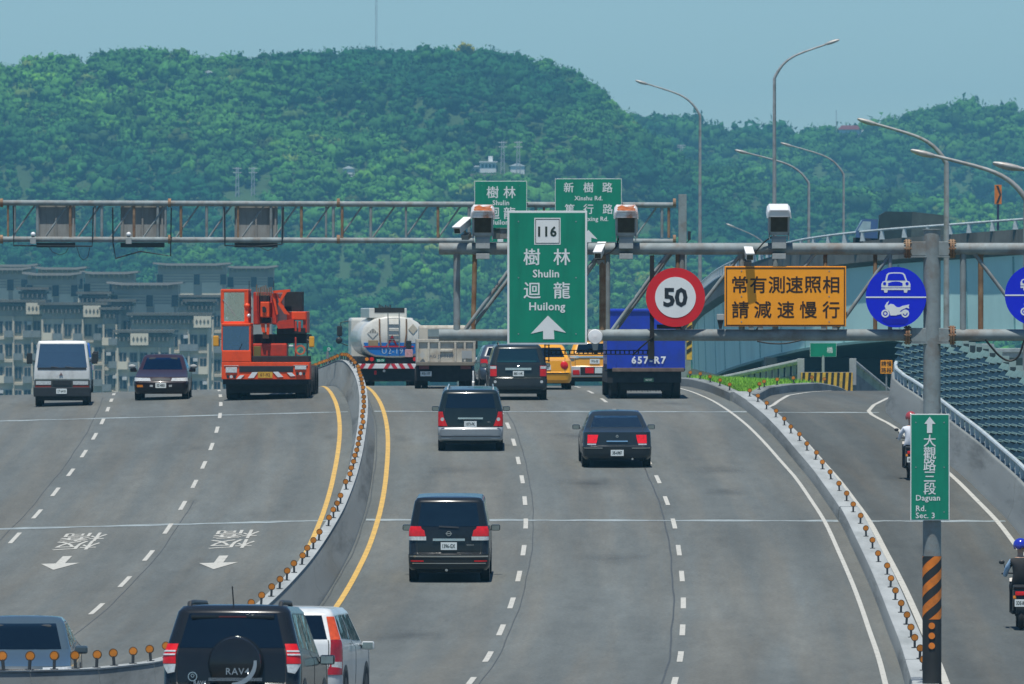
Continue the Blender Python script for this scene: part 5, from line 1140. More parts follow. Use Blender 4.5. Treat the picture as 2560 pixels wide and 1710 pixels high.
# ---- dark grey sedan
p, yw, pi_ = place(1543, 1171); gs = paint('darkgrey', (.02, .027, .032), .2, coat=1.)
v, sh = car('sedan', 'dark grey sedan with red tail lamps braking in the third lane', 'sedan', 4.85, 1.44, .9, p, yw + .01, gs, GLASS('sedan_glass', (.66, .78, .8), 1., .05, .2), pi_)
for sg in (1, -1):
    sh.patch('tail_lamp', ZQ(sh, .78, 1.25, .65, .87, -.06), M('lit_brake_lamp', (.85, .01, .02), .3, 0, .25, 14., emit=.25), v, sg, .02, .03); sh.patch('reverse_lamp', ZQ(sh, .79, 1.25, .605, .64), mt_lens(), v, sg, .018, .03)
    sh.patch('bumper_trim', rect(.55, 1.6, 1.82, 1.9), mt_chrome(), v, sg, .018, .012)
sh.patch('bumper', rect(-2.02, 2.02, .3, 1.98), paint('darkgrey2', (.022, .028, .032), .25), v, off=.014, th=.02, both=True, ns=24)
sh.patch('boot_bar', ZQ(sh, -.4, .4, .69, .72), mt_chrome(), v, off=.02, th=.02, both=True); MB().disc((0, sh.rear_y(0, .84) - .015, .835), .035, .01, 14, .018).build('emblem', mt_chrome(), v); plate(v, '3B-6987', 0, -.03, .4)
MB().cyl((.4, -.01, .24), (.4, .2, .24), .03, 8).build('exhaust', mt_chrome(), v)
# ---- black suv with pale rear window, in line behind the tall sign
p, yw, pi_ = place(1296, 1001); 
v, sh = car('suv', 'black sport utility vehicle with chrome tailgate bar under the green sign', 'suv', 4.4, 1.72, .89, p, yw, paint('blackgreen', (.02, .026, .026), .25), GLASS('pale_glass', (.72, .86, .8), 1., .06, .1, (.85, 1, .8), .05), pi_, R=.36, seats=False)
sh.patch('bumper', ZQ(sh, -2.05, 2.05, .34, .66), M('grey_bumper_plastic', (.035, .045, .05), .5), v, off=.016, th=.02, both=True, ns=24)
for sg in (1, -1):
    sh.patch('tail_lamp', ZQ(sh, .92, 1.6, .75, 1.07), mt_red(), v, sg, .02, .03); sh.patch('lamp_lens', ZQ(sh, .94, 1.58, .98, 1.06), mt_lens(), v, sg, .024, .01); MB().disc((sg * .72, -.03, .58), .045, .012, 14).build('fog_lamp', mt_lens(), v)
    MB().tube([(sg * .6, .55, 1.7), (sg * .6, .6, 1.76), (sg * .58, 2.2, 1.76), (sg * .58, 2.3, 1.7)], .02, 6).build('roof_rail', mt_trim(), v)
sh.patch('tailgate_bar', ZQ(sh, -.55, .55, .94, 1.01), mt_chrome(), v, off=.028, th=.03, both=True); plate(v, '8851-HK', 0, sh.rear_y(0, .84) - .02, .83); MB().ball((0, .04, 1.06), .035, 1, (1.6, .4, .7)).build('emblem', mt_chrome(), v)
# ---- blue-grey suv half hidden to its left
p = rp(Vector((pt(1262, 0, 331)).x, 0, 0)[0] - Mx(331) if False else pt(1262, 0, 331).x - Mx(331), 331)
v, sh = car('suv', 'blue grey car half hidden behind the black sport utility vehicle', 'suv', 4.3, 1.58, .87, p, -math.atan(dM(331)) + .02, paint('bluegrey', (.05, .07, .1), .3), G_MID, math.atan(slope(331)), R=.34)
for sg in (1, -1): sh.patch('tail_lamp', ZQ(sh, .8, 1.6, .85, 1.05, .1), mt_red(), v, sg, .02, .03)
sh.patch('bumper', rect(-2.02, 2.02, .3, 2.9), paint('bluegrey', (.05, .07, .1)), v, off=.014, th=.02, both=True, ns=24)
# ---- two yellow taxis
yel = paint('taxi_yellow', (.8, .36, .012), .3, coat=.6)
p, yw, pi_ = place(1364, 975)
v, sh = car('taxi', 'yellow taxi sedan with round red tail lamps in the middle lane', 'sedan', 4.5, 1.47, .86, p, yw, yel, G_MID, pi_)
for sg in (1, -1):
    MB().lathe([(0, -.02), (.09, -.016), (.14, .02), (.14, .06)], (0, 0, 0), 'y', 18).build('tail_lamp', mt_red(), v, True).location = (sg * .6, .1, .79); v.children[-1].scale = (1.35, 1, .85)
plate(v, '563-E3', 0, sh.rear_y(0, .72) - .03, .73); sh.patch('bumper_groove', rect(-1.3, 1.3, 1.85, 1.98), mt_trim(), v, off=.01, th=.01, both=True, ns=16)
MB().box(-.2, .2, 2.2, 2.4, 1.46, 1.6, .03).build('roof_sign', yel, v); MB().box(-.16, .16, 2.195, 2.199, 1.49, 1.57).build('sign_face', mt_white(), v)
pos = rp(pt(1487, 0, 322).x - Mx(322), 322)
v, sh = car('taxi', 'yellow taxi wagon with silver bumper partly behind the blue truck', 'suv', 4.4, 1.62, .86, pos, -math.atan(dM(322)), yel, G_MID, math.atan(slope(322)))
sh.patch('bumper', rect(-2.04, 2.04, .1, 2.5), paint('pearl', (.62, .64, .63), .3), v, off=.016, th=.02, both=True, ns=24); sh.patch('bumper_insert', rect(-.75, .75, .9, 2.0), mt_trim(), v, off=.024, th=.012, both=True)
for sg in (1, -1): sh.patch('tail_lamp', ZQ(sh, .8, 1.6, .98, 1.07), mt_lens(), v, sg, .02, .03); sh.patch('reflector', rect(.8, 1.3, .9, 1.6), mt_red(), v, sg, .03, .02)
sh.patch('tailgate_bar', ZQ(sh, -.9, .9, 1.0, 1.05), mt_chrome(), v, off=.022, th=.02, both=True); plate(v, '703-5E', 0, sh.rear_y(0, .88) - .02, .87); MB().box(-.62, .62, .32, .34, 1.5, 1.58).build('spoiler', yel, v); MB().box(-.3, .3, 1.6, 1.9, 1.61, 1.74, .03).build('roof_sign', yel, v)
sh.patch('bumper_sticker', rect(-.5, -.05, 1.2, 1.9), mt_red(), v, off=.028, th=.006, both=True); sh.patch('bumper_sticker', rect(0, .5, 1.2, 1.9), mt_plate(), v, off=.028, th=.006, both=True)
# ---- big black suv at the bottom with its spare wheel
pos = rp(pt(575, 0, 121).x - Mx(121), 121)
v, sh = car('suv', 'large black sport utility vehicle with covered spare wheel, nearest of all', 'suv', 4.4, 1.75, .9, pos, radians(-4.2), bk, G_DARK, math.atan(slope(121)), R=.36)
for sg in (1, -1):
    sh.patch('tail_lamp', ZQ(sh, .98, 1.72, .97, 1.23, 0, -.12), mt_red(), v, sg, .025, .04); sh.patch('lamp_lens', ZQ(sh, .99, 1.66, 1.08, 1.1), mt_lens(), v, sg, .032, .01); sh.patch('lamp_lens', ZQ(sh, .99, 1.64, 1.125, 1.145), mt_lens(), v, sg, .032, .01)
    sh.patch('reverse_lamp', [(1.0, sh.lev(.86)), (1.35, sh.lev(.84)), (1.72, sh.lev(.965)), (.98, sh.lev(.965))], mt_lens(), v, sg, .022, .03)
    MB().tube([(sg * .6, .55, 1.66), (sg * .6, .62, 1.76), (sg * .58, .9, 1.775), (sg * .56, 2.2, 1.775), (sg * .56, 2.5, 1.66)], .032, 8).build('roof_rail', mt_trim(), v)
sh.patch('bumper', rect(-2.03, 2.03, .2, 1.95), bk, v, off=.014, th=.02, both=True, ns=24)
sw_ = link('spare_wheel', None, v); sw_.location = (.08, .02, .97)
MB().lathe([(.0, -.25), (.26, -.245), (.33, -.22), (.36, -.16), (.36, .05)], (0, 0, 0), 'y', 36).build('cover', bk, sw_, True)
mt_sil = M('silver_lettering', (.5, .53, .53), .3, .8, .05, 5.)
cres = [(.29 * cos(t), .29 * sin(t)) for t in np.linspace(-1.75, .15, 20)] + [(-.05 + .3 * cos(t), .035 + .285 * sin(t)) for t in np.linspace(.02, -1.5, 20)]
MB().prism(cres, -.256, -.247).build('crescent', mt_sil, sw_); text('lettering', 'RAV4', .125, mt_sil, (.04, -.256, -.1), sw_, .004, 1.1)
for dz in (-.19, -.205, -.22): MB().box(-.34, .36, -.258, -.252, dz - .003, dz + .003).build('pinstripe', mt_sil, sw_)
zz = .8; MB().lathe([(.062, 0), (.062, -.012), (.05, -.012), (.05, 0)], (0, 0, 0), 'y', 22).lathe([(.024, -.001), (.024, -.012), (.016, -.012), (.016, 0)], (0, 0, .012), 'y', 16).build('emblem', mt_chrome(), v).location = (-.5, sh.rear_y(0, zz) - .005, zz); v.children[-1].scale = (1.25, 1, .9)
text('badge', 'RAV4', .07, mt_sil, (-.4, sh.rear_y(0, .7) - .02, .72), v, .02)
MB().box(-.55, .55, .26, .44, 1.555, 1.61, .02).build('spoiler', bk, v); MB().box(-.18, .18, .252, .258, 1.575, 1.59).build('stop_lamp', M('stop_lamp_lens', (.12, .02, .02), .3), v); MB().tube([(-.02, .6, 1.7), (-.02, .55, 1.78), (-.03, .5, 1.98)], .009, 6).cyl((-.02, .6, 1.69), (-.02, .6, 1.74), .03, 8).build('aerial', mt_trim(), v)
# ---- white suv ahead of it
pos = rp(-3.56 - Mx(144), 144)
wh = paint('white', (.66, .7, .7), .3, coat=.7)
v, sh = car('suv', 'white sport utility vehicle with tall tail lamps ahead of the black one', 'suv', 4.5, 1.66, .89, pos, radians(-5.6), wh, G_MID, math.atan(slope(144)), R=.35)
for sg in (1, -1):
    sh.patch('tail_lamp', ZQ(sh, .95, 1.95, .62, 1.16, .1, -.1), M('deep_red_lens', (.3, .01, .015), .2, 0, .2, 12., coat=.5), v, sg, .022, .03); sh.patch('indicator_lamp', ZQ(sh, 1.06, 1.8, 1.165, 1.52, .1, -.05), M('orange_red_lens', (.6, .08, .02), .2, 0, .2, 12., coat=.5), v, sg, .022, .03)
    sh.patch('reverse_lamp', ZQ(sh, 1.08, 1.75, .72, .82), mt_lens(), v, sg, .028, .01)
sh.patch('bumper', ZQ(sh, -2.03, 2.03, .35, .6), wh, v, off=.014, th=.02, both=True, ns=24); MB().box(-.03, .03, .3, .4, 1.42, 1.6, .01).build('washer_nozzle', mt_trim(), v)
for sg in (1, -1):
    for s_ in (2.36, 2.8): sh.patch('door_handle', rect(s_, s_ + .05, 4.55, 4.75), mt_chrome(), v, sg, .03, .03)
# ---- pale blue oncoming sedan at the bottom left
pos = rp(pt(38, 0, 146).x - Mx(146), 146); pbl = paint('paleblue', (.05, .08, .1), .3, coat=.9)
v, sh = car('sedan', 'blue grey oncoming sedan behind the delineators at the bottom left', 'sedan', 4.5, 1.46, .86, (pos.x, pos.y + 4.5, pos.z), pi, pbl, G_DARK, -math.atan(slope(150)), front=True)
for sg in (1, -1): sh.patch('headlamp', [(3.1, 3.2), (4.35, 3.1), (4.35, 3.85), (3.1, 3.95)], mt_lens(), v, sg, .016, .03)
sh.patch('grille', rect(-.55, .55, 3.1, 3.7), mt_trim(), v, off=.012, th=.02, both='front'); sh.patch('bumper', rect(-1.95, 1.95, .3, 1.98), pbl, v, off=.014, th=.02, both='front', ns=24)
# ---- maroon oncoming sedan
p, yw, pi_ = place(402, 1001); mar = paint('maroon', (.032, .014, .02), .3, coat=.8); Y0 = p.y
v, sh = car('sedan', 'maroon oncoming sedan coming over the crest in the left carriageway', 'sedan', 4.5, 1.44, .845, (p.x, p.y + 4.5, p.z), pi, mar, GLASS('blue_glass', (.1, .2, .34), 1., .03, .1, (.5, .75, 1)), 0., front=True)
for sg in (1, -1):
    sh.patch('headlamp', [(3.2, 3.05), (4.5, 3.05), (4.45, 3.75), (3.2, 3.85)], mt_lens(), v, sg, .016, .03); sh.patch('fog_lamp', rect(4.45, 4.6, 1.5, 1.75), mt_lens(), v, sg, .018, .02)
sh.patch('indicator', rect(3.6, 4.1, 1.45, 1.75), mt_amber(), v, 1, .018, .02)
sh.patch('grille', rect(-.45, .45, 3.1, 3.75), mt_trim(), v, off=.012, th=.02, both='front'); sh.patch('bumper', rect(-1.95, 1.95, .2, 2.6), paint('maroon_dark', (.016, .008, .011), .35), v, off=.014, th=.02, both='front', ns=24)
plate(v, 'EZ-4883', 0, 4.55, .47, True)
for sx in (-1, 1): MB().ball((sx * .98, 2.8, 1.06), .1, 2, (1.2, .6, .7)).build('visor_mirror', mt_concl(), v, True)
MB().box(-.5, .5, 2.75, 2.8, .98, 1.02).build('dashboard_papers', mt_white(), v)

# ---------------------------------------------------------------- lorries
def lorry_wheels(root, spots, hw, R=.48, W=.26, dual=False, flip=False):
    t = MB().lathe([(R * .55, -W / 2), (R * .94, -W / 2), (R, -W * .36), (R, W * .36), (R * .94, W / 2), (R * .55, W / 2), (R * .55, -W / 2)], (0, 0, 0), 'x', 24).mesh('tyre', mt_black(), True); h = MB().lathe([(R * .55, -W * .3), (R * .5, W * .3), (R * .3, W * .1), (.001, W * .2)], (0, 0, 0), 'x', 20).mesh('rim', M('lorry_rim', (.2, .2, .2), .5, .4, .2, 6.), True)
    for y in spots:
        for sx in (-1, 1):
            for k in range(2 if dual else 1):
                wv = link('wheel', None, root); wv.location = (sx * (hw - W / 2 - k * (W + .03)), y, R); wv.rotation_euler = (0, 0, 0 if sx > 0 else pi); link('tyre', t, wv); link('rim', h, wv)
# crane lorry, built from the front: x right, y away from us, z up
p, yw, pi_ = place(664, 999); S = 4.9 * F / p.y
CR = thing('crane_truck', 'red orange mobile crane truck coming over the crest', 'truck', p, radians(-2))
red = paint('crane_red', (.86, .075, .004), .5, coat=.0, stain=(.3, .03, .01), amt=.35); red2 = paint('crane_red_dark', (.55, .035, .008), .5, coat=.0, stain=(.1, .03, .02), amt=.5)
cz = lambda x, y: ((x - 710) / S, (1520 - y) / S)
def cb(x0, x1, y0, y1, d0, d1, name, mat, bev=.015, par=None):
    a, b = cz(x0, y1), cz(x1, y0); return MB().box(a[0], b[0], d0, d1, a[1], b[1], bev).build(name, mat, par or CR)
def cpoly(poly, d0, d1, name, mat, par=None): return MB().prism([cz(*q) for q in poly], d0, d1).build(name, mat, par or CR)
# chassis, bumper, lights
cb(170, 1250, 1060, 1270, .0, .9, 'front_body', red); cb(385, 1050, 1105, 1180, -.02, .02, 'grille', mt_trim()); cb(185, 1240, 1270, 1330, .05, 1., 'bumper', mt_dark())
for x in (290, 1140):
    cb(x - 70, x + 70, 1105 if x > 700 else 1122, 1150 if x > 700 else 1190, -.03, .02, 'headlamp', mt_lens()); cb(x - 90, x + 90, 1095 if x > 700 else 1100, 1103 if x > 700 else 1110, -.025, .01, 'lamp_brow', mt_concl())
    for dx in (-40, 0, 40): MB().disc((cz(x + dx, 0)[0], -.05, cz(0, 1200 if x > 700 else 1237)[1]), .05, .03, 12).build('fog_lamp', mt_trim() if dx else mt_lens(), CR)
for poly in ([(350, 1265), (395, 1220), (450, 1217), (405, 1262)], [(492, 1255), (545, 1183), (615, 1180), (565, 1252)], [(800, 1178), (865, 1175), (925, 1238), (860, 1243)], [(970, 1188), (1030, 1186), (1075, 1228), (1015, 1232)]): cpoly(poly, -.02, -.001, 'white_stripe', mt_white())
plate(CR, 'CRANE' if False else '61-92', cz(705, 0)[0], -.012, cz(0, 1215)[1], wd=180 / S, ht=75 / S, mat=M('yellow_plate', (.6, .34, .03), .6, 0, .2, 8.), ink=M('plate_dark', (.2, .08, .01), .6))
cb(450, 1000, 1385, 1410, .6, .75, 'axle_bar', mt_galv()); cb(260, 1190, 1300, 1440, .5, 6.6, 'chassis', mt_dark()); cb(240, 1210, 1290, 1350, .2, .5, 'under_bumper_shade', mt_dark())  # dark chassis and added block fill in the shade under the bumper
lorry_wheels(CR, (1.0, 2.3, 5.2, 6.4), 1.28, .52, .38)
# driver cab and crane operator's cab above it
cab = cb(172, 530, 915, 1060, .0, 1.3, 'cab_lower', red, .03); fr = cb(165, 525, 580, 620, .05, 1.4, 'cab_roof', red, .03)
for x0, x1 in ((165, 183), (505, 527)): cb(x0, x1, 618, 918, .06, .16, 'cab_pillar', red, .01)
cb(165, 172, 618, 915, .16, 1.3, 'cab_side', red, 0); cb(523, 528, 618, 915, .16, 1.3, 'cab_side', red, 0); cb(170, 525, 618, 915, 1.28, 1.33, 'cab_back', mt_dark(), 0)
cb(183, 505, 620, 912, .09, .1, 'windscreen', GLASS('crane_glass', (.2, .34, .55), 1., .03, .2, (.35, .6, 1), .02), 0); cb(240, 380, 865, 905, .2, .35, 'papers', mt_white(), 0); cb(300, 380, 815, 845, .2, .25, 'papers', mt_plate(), 0)  # sky reflection put into the windscreen as blue tint and gloss colour
MB().tube([(*cz(360, 965), 0), (*cz(420, 830), 0)], .01, 6).build('wiper', mt_trim(), CR); CR.children[-1].data.transform(Matrix(((1, 0, 0, 0), (0, 0, 1, .04), (0, 1, 0, 0), (0, 0, 0, 1))))
for x0, x1 in ((150, 190), (440, 490)): cb(x0, x1, 175, 580, .35, .5, 'operator_cab_pillar', red, .015)
cb(150, 490, 165, 205, .35, 1.8, 'operator_cab_roof', red, .03); cb(155, 490, 560, 590, .35, 1.8, 'operator_cab_floor', red, .01); cb(150, 157, 205, 560, .5, 1.8, 'operator_cab_side', red, 0); cb(482, 490, 205, 560, .5, 1.8, 'operator_cab_side', red, 0)
cb(190, 440, 205, 562, .38, .39, 'operator_window', GLASS('operator_glass', (.7, .78, .78), 1.2, .06, .22, (1, 1, 1), .02), 0); cb(200, 440, 205, 560, 1.75, 1.78, 'operator_back', M('cab_lining', (.7, .74, .74), .8), 0)
MB().tube([Vector((cz(175, 290)[0], .34, cz(175, 290)[1])), Vector((cz(330, 490)[0], .34, cz(330, 490)[1]))], .015, 6).build('wiper', mt_concl(), CR)
# boom head, sheaves, hook, lattice jib, counterweight, winches
cb(545, 620, 200, 600, .6, 7.5, 'boom', red2, .03); cb(640, 750, 320, 510, .2, 8., 'boom', red, .03); cb(775, 830, 215, 600, .6, 7.5, 'boom', red2, .03)
cb(630, 745, 240, 318, .4, 1., 'boom_head', mt_dark(), .02); cpoly([(665, 380), (695, 378), (715, 400), (715, 440), (690, 455), (668, 440)], .16, .21, 'boom_slot', mt_trim())
for i in range(9): cb(585 + i * 22, 596 + i * 22, 110 + (i * 37) % 45, 245, .35 + .05 * (i % 3), .5 + .05 * (i % 3), 'sheave_fitting', mt_rust(), 0)
cpoly([(780, 185), (1000, 165), (1000, 195), (960, 200), (880, 330), (990, 480), (930, 470), (850, 350), (910, 205), (800, 215)], .5, .75, 'jib_frame', red); cpoly([(820, 215), (840, 215), (965, 470), (930, 470)], .55, .72, 'jib_brace', red); cpoly([(770, 215), (800, 215), (850, 470), (830, 480)], .55, .72, 'jib_brace', red)
cb(920, 1145, 195, 435, .9, 1.6, 'radiator_panel', mt_dark(), .02); cb(950, 1185, 440, 545, .8, 2.4, 'engine_cover', red, .03); cb(1150, 1200, 440, 700, .85, 2.3, 'engine_cover', red2, .02)
cpoly([(830, 590), (860, 555), (1040, 525), (1050, 640), (850, 650)], .5, 1.2, 'winch_cover', red2); cb(830, 1180, 640, 720, .7, 1.6, 'winch_bay', mt_dark(), .02); cb(1055, 1080, 560, 680, .5, .6, 'strut', red2); cb(1100, 1130, 560, 690, .5, .6, 'strut', red2)
cpoly([(640, 585), (690, 585), (695, 700), (660, 690)], .3, .5, 'hook_cheek', red); cpoly([(715, 585), (750, 580), (745, 720), (715, 720)], .3, .5, 'hook_cheek', red); cb(650, 760, 515, 580, .45, .7, 'hook_block', mt_dark(), .02); cb(665, 740, 690, 770, .4, .5, 'hook', mt_rust())
cb(535, 1210, 720, 830, .9, 3., 'turntable', mt_dark(), .03); cb(540, 960, 830, 1000, .5, 1.4, 'deck_box', red2, .05); cb(550, 640, 865, 990, .47, .495, 'toolbox', M('olive_box', (.16, .13, .03), .7)); cb(540, 1235, 985, 1062, .2, 1.5, 'deck', mt_dark(), .02)
MB().lathe([(.11, -.05), (.16, -.05), (.16, .05), (.11, .05), (.11, -.05)], (0, 0, 0), 'y', 18).build('lifebuoy', M('orange_tackle', (.55, .13, .05), .6), CR).location = (cz(1130, 0)[0], .3, cz(0, 910)[1])
cb(1060, 1080, 755, 985, .35, .4, 'frame', red2); cb(1205, 1220, 740, 985, .35, .4, 'frame', mt_trim()); cb(985, 1040, 850, 870, .4, .5, 'fitting', mt_white())
for x0, x1, yy in ((62, 132, 735), (1240, 1305, 745)):
    m_ = cb(x0, x1, yy, yy + 130, .1, .2, 'side_mirror', M('mirror_yellow', (.7, .33, .02), .5), .03); MB().tube([(cz((x0 + x1) / 2, 0)[0], .15, cz(0, yy + 60)[1]), (cz(160 if x0 < 700 else 1215, 0)[0], .2, cz(0, yy + 40)[1])], .018, 6).build('mirror_arm', mt_trim(), m_)
for x in (470, 490): MB().ball((cz(x, 0)[0], .4, cz(0, 370 + (x - 470) * 6)[1]), .07 if x == 490 else .1, 2).build('work_lamp', red if x == 470 else mt_lens(), CR, True)
for x, y in ((495, 60), (800, 60)): MB().tube([(cz(x, 0)[0], .5, cz(0, y)[1]), (cz(x, 0)[0], .5, cz(0, 190)[1])], .012, 5).build('aerial', mt_trim(), CR)
# tanker, seen from behind
Yt = 335.; S = 5.87 * F / Yt; TK = thing('tanker_truck', 'white and blue tanker truck going over the crest', 'truck', rp(pt(983.5, 0, Yt).x - Mx(Yt), Yt), .075)
tz = lambda x, y: ((x - 960) / S, (1373 - y) / S)
def tb(x0, x1, y0, y1, d0, d1, name, mat, bev=.015, f=tz, par=None, SS=None):
    a, b = f(x0, y1), f(x1, y0); return MB().box(a[0], b[0], d0, d1, a[1], b[1], bev).build(name, mat, par if par is not None else TK)
mt_tw = paint('tank_white', (.66, .66, .6), .35, coat=.3, stain=(.4, .36, .28), amt=.4); mt_tbl = paint('tank_blue', (.01, .16, .5), .35, coat=.3); mt_tr = M('stripe_red', (.55, .02, .04), .5, 0, .1, 4.)
prof = [(-.62, 1.13), (-1.0, 1.28), (-1.2, 1.6), (-1.2, 2.0), (-1.0, 2.35), (-.52, 2.62), (.52, 2.62), (1.0, 2.35), (1.2, 2.0), (1.2, 1.6), (1.0, 1.28), (.62, 1.13)]
prof = [(x * 1.0, z) for x, z in prof]
cpf = []
for i in range(len(prof)):
    a, b = Vector(prof[i]), Vector(prof[(i + 1) % len(prof)]); pr = Vector(prof[i - 1]); cpf += [tuple(a + (pr - a) * .25), tuple(a + (b - a) * .25)]
def ring_at(y, k): return [(x * k, y, 1.85 + (z - 1.85) * k) for x, z in cpf]
nn = len(cpf); vs = ring_at(.0, .9) + ring_at(.04, .97) + ring_at(.16, 1.) + ring_at(6., 1.) + ring_at(6.15, .9); fs = [tuple(range(nn)), tuple(range(5 * nn - 1, 4 * nn - 1, -1))] + [(j * nn + i, j * nn + (i + 1) % nn, (j + 1) * nn + (i + 1) % nn, (j + 1) * nn + i) for j in range(4) for i in range(nn)]
MB().add(vs, fs).build('tank', mt_tw, TK, True)
lo = [(x * 1.003, 1.85 + (z - 1.85) * 1.003) for x, z in cpf if z < 1.66]; lo = [(-1.203, 1.68)] + [q for q in lo if q[0] < 0][::-1][::-1] + [(1.203, 1.68)]
bl = [(x, z) for x, z in cpf if z < 1.67]; bl.sort(key=lambda q: atan2(q[1] - 1.68, q[0])); 
MB().prism([(-1.08, 1.68)] + [(x * .9, 1.85 + (z - 1.85) * .9) for x, z in bl] + [(1.08, 1.68)], -.012, .02).build('blue_band', mt_tbl, TK)
tb(610, 1165, 185, 330, .3, 5.5, 'catwalk', mt_tw, .03); tb(690, 1130, 178, 250, .29, .5, 'hatch_well', mt_dark(), 0)
for i in range(8): tb(760 + i * 28, 775 + i * 28, 125 + (i * 53) % 40, 240, .6 + .2 * i, .75 + .2 * i, 'hatch_fitting', mt_trim(), 0)
for x in (878, 1043): tb(x - 7, x + 7, 245, 760, -.1, -.06, 'ladder_rail', mt_galv(), 0)
for y in (330, 425, 500, 570, 640): tb(885, 1036, y - 5, y + 5, -.095, -.065, 'ladder_rung', mt_galv(), 0)
for x, d in ((755, 20), (1150, -25)): MB().tube([(tz(x, 0)[0], -.04, tz(0, 340)[1]), (tz(x, 0)[0], -.06, tz(0, 560)[1]), (tz(x + d, 0)[0], -.06, tz(0, 740)[1])], .028, 6).build('hose', mt_rust(), TK)
wdm = MB().prism([tz(*q) for q in ((575, 548), (655, 470), (735, 548), (655, 628))], -.02, -.001).build('hazard_placard', mt_tw, TK)
for i in range(6): x = 595 + i * 24; MB().prism([tz(*q) for q in ((x, 548), (x + 10, 548), (x + 10, 548 - max(4, 70 - abs(x + 5 - 655))), (x, 548 - max(4, 70 - abs(x - 5 - 655))))], -.026, -.021).build('placard_stripe', mt_trim(), TK)
MB().prism([tz(*q) for q in ((1180, 490), (1250, 415), (1315, 490), (1250, 565))], -.02, -.001).build('hazard_placard', M('placard_cream', (.5, .46, .36), .6), TK)
for poly in ([(845, 750), (940, 575), (960, 605), (875, 750)], [(940, 575), (1030, 750), (1000, 750), (928, 605)], [(845, 735), (1030, 735), (1030, 752), (845, 752)]): MB().prism([tz(*q) for q in poly], -.03, -.02).build('warning_triangle', mt_tr, TK)
tb(520, 1260, 740, 756, -.04, -.02, 'red_line', mt_tr, 0); tb(590, 735, 655, 740, -.03, -.004, 'valve_box', M('tan_box', (.3, .22, .12), .6)); tb(1130, 1245, 790, 905, -.05, -.01, 'notice_board', M('pinkish_notice', (.55, .3, .3), .6, 0, .4, 12.))
text('lettering', 'U2-19', .29, M('tank_lettering', (.4, .55, .7), .6), (tz(945, 0)[0], -.02, tz(0, 812)[1]), TK, .0, 1.1)
tb(430, 1490, 905, 1000, .1, 7., 'chassis', mt_dark(), 0); tb(480, 700, 895, 965, .06, .12, 'lamp_board', mt_dark())
for sx in (1, -1):
    MB().disc((sx * -.78, .0, tz(0, 932)[1]), .075, .05, 16).build('tail_lamp', mt_red(), TK); MB().disc((sx * -.96, .0, tz(0, 932)[1]), .065, .05, 16).build('indicator', mt_amber(), TK)
tb(705, 835, 930, 975, .0, .05, 'licence_plate', mt_green); text('lettering', '02-19', .1, mt_white(), (tz(770, 0)[0], -.008, tz(0, 952)[1]), TK, .02)
tb(445, 1475, 1000, 1072, -.02, .08, 'bumper', mt_white())
for i, x in enumerate((450, 580, 815, 920, 1035, 1160, 1300, 1400)):
    k = 45 if x < 900 else -45; MB().prism([tz(*q) for q in ((x + (k if k > 0 else 0), 1000), (x + 58 + (k if k > 0 else 0), 1000), (x + 58 - (k if k < 0 else 0), 1072), (x - (k if k < 0 else 0), 1072))], -.03, -.022).build('red_stripe', mt_tr, TK)
tb(440, 1480, 1072, 1260, .1, .3, 'under_run_guard', mt_dark(), 0); tb(680, 715, 1100, 1160, .07, .11, 'reflector', mt_red()); MB().disc((tz(825, 0)[0], .07, tz(0, 1105)[1]), .05, .03, 12).build('reverse_lamp', mt_lens(), TK)
lorry_wheels(TK, (1.2, 2.4), 1.22, .5, .28, True); lorry_wheels(TK, (6.9,), 1.2, .5, .28)
cbx = tb(490, 1430, 330, 1000, 6.6, 8.3, 'cab', mt_tw, .1)
for sx in (-1, 1):
    m_ = MB().box(-.1, .1, -.05, .05, -.19, .19, .04).build('side_mirror', mt_trim(), TK); m_.location = (sx * 1.5, 7.9, tz(0, 530)[1]); m2 = MB().ball((0, 0, 0), .13, 2, (1, .4, 1)).build('side_mirror', mt_trim(), TK, True); m2.location = (sx * 1.52, 7.9, tz(0, 672)[1])
    MB().tube([(sx * 1.1, 7.9, tz(0, 375)[1]), (sx * 1.45, 7.9, tz(0, 400)[1]), (sx * 1.52, 7.9, tz(0, 700)[1]), (sx * 1.2, 7.9, tz(0, 750)[1])], .02, 6).build('mirror_arm', mt_trim(), TK)
# small cream tipper
p, yw, pi_ = place(1109, 972); S = 5.87 * F / p.y; DT = thing('dump_truck', 'small cream dump truck with dented tailgate beside the tanker', 'truck', p, .02)
dz_ = lambda x, y: ((x - 1695) / S, (1370 - y) / S)
mt_cr = paint('tipper_cream', (.56, .53, .44), .6, .12, .05, (.22, .15, .09), .6)
d_ = lambda *a, **k: tb(*a, f=dz_, par=DT, **k)
d_(1315, 2150, 660, 985, .04, .09, 'tailgate', mt_cr); d_(1300, 2165, 640, 690, -.02, .06, 'tailgate_rail', mt_cr); d_(1290, 2150, 975, 1030, -.03, .12, 'tailgate_sill', M('sill_grime', (.2, .18, .14), .8))
for x in (1300, 1460, 1615, 1850, 1990, 2130): d_(x, x + 32, 690, 975, -.02, .04, 'tailgate_rib', mt_cr)
d_(1640, 1830, 795, 830, -.01, .045, 'tailgate_rib', mt_cr)
for x0, x1 in ((1296, 1312), (2152, 2168)): d_(x0, x1, 645, 1000, .1, 3.2, 'side_wall', mt_cr, bev=0)
d_(1312, 2152, 985, 1010, .1, 3.2, 'load_floor', mt_dark(), bev=0); d_(1320, 2150, 690, 720, .3, 3.1, 'load', M('sand_load', (.3, .26, .2), .95))
text('lettering', 'AG JB 1107', .15, M('tipper_lettering', (.1, .14, .18), .7), (dz_(1665, 0)[0], -.026, dz_(0, 900)[1]), DT, .01, 1.12)
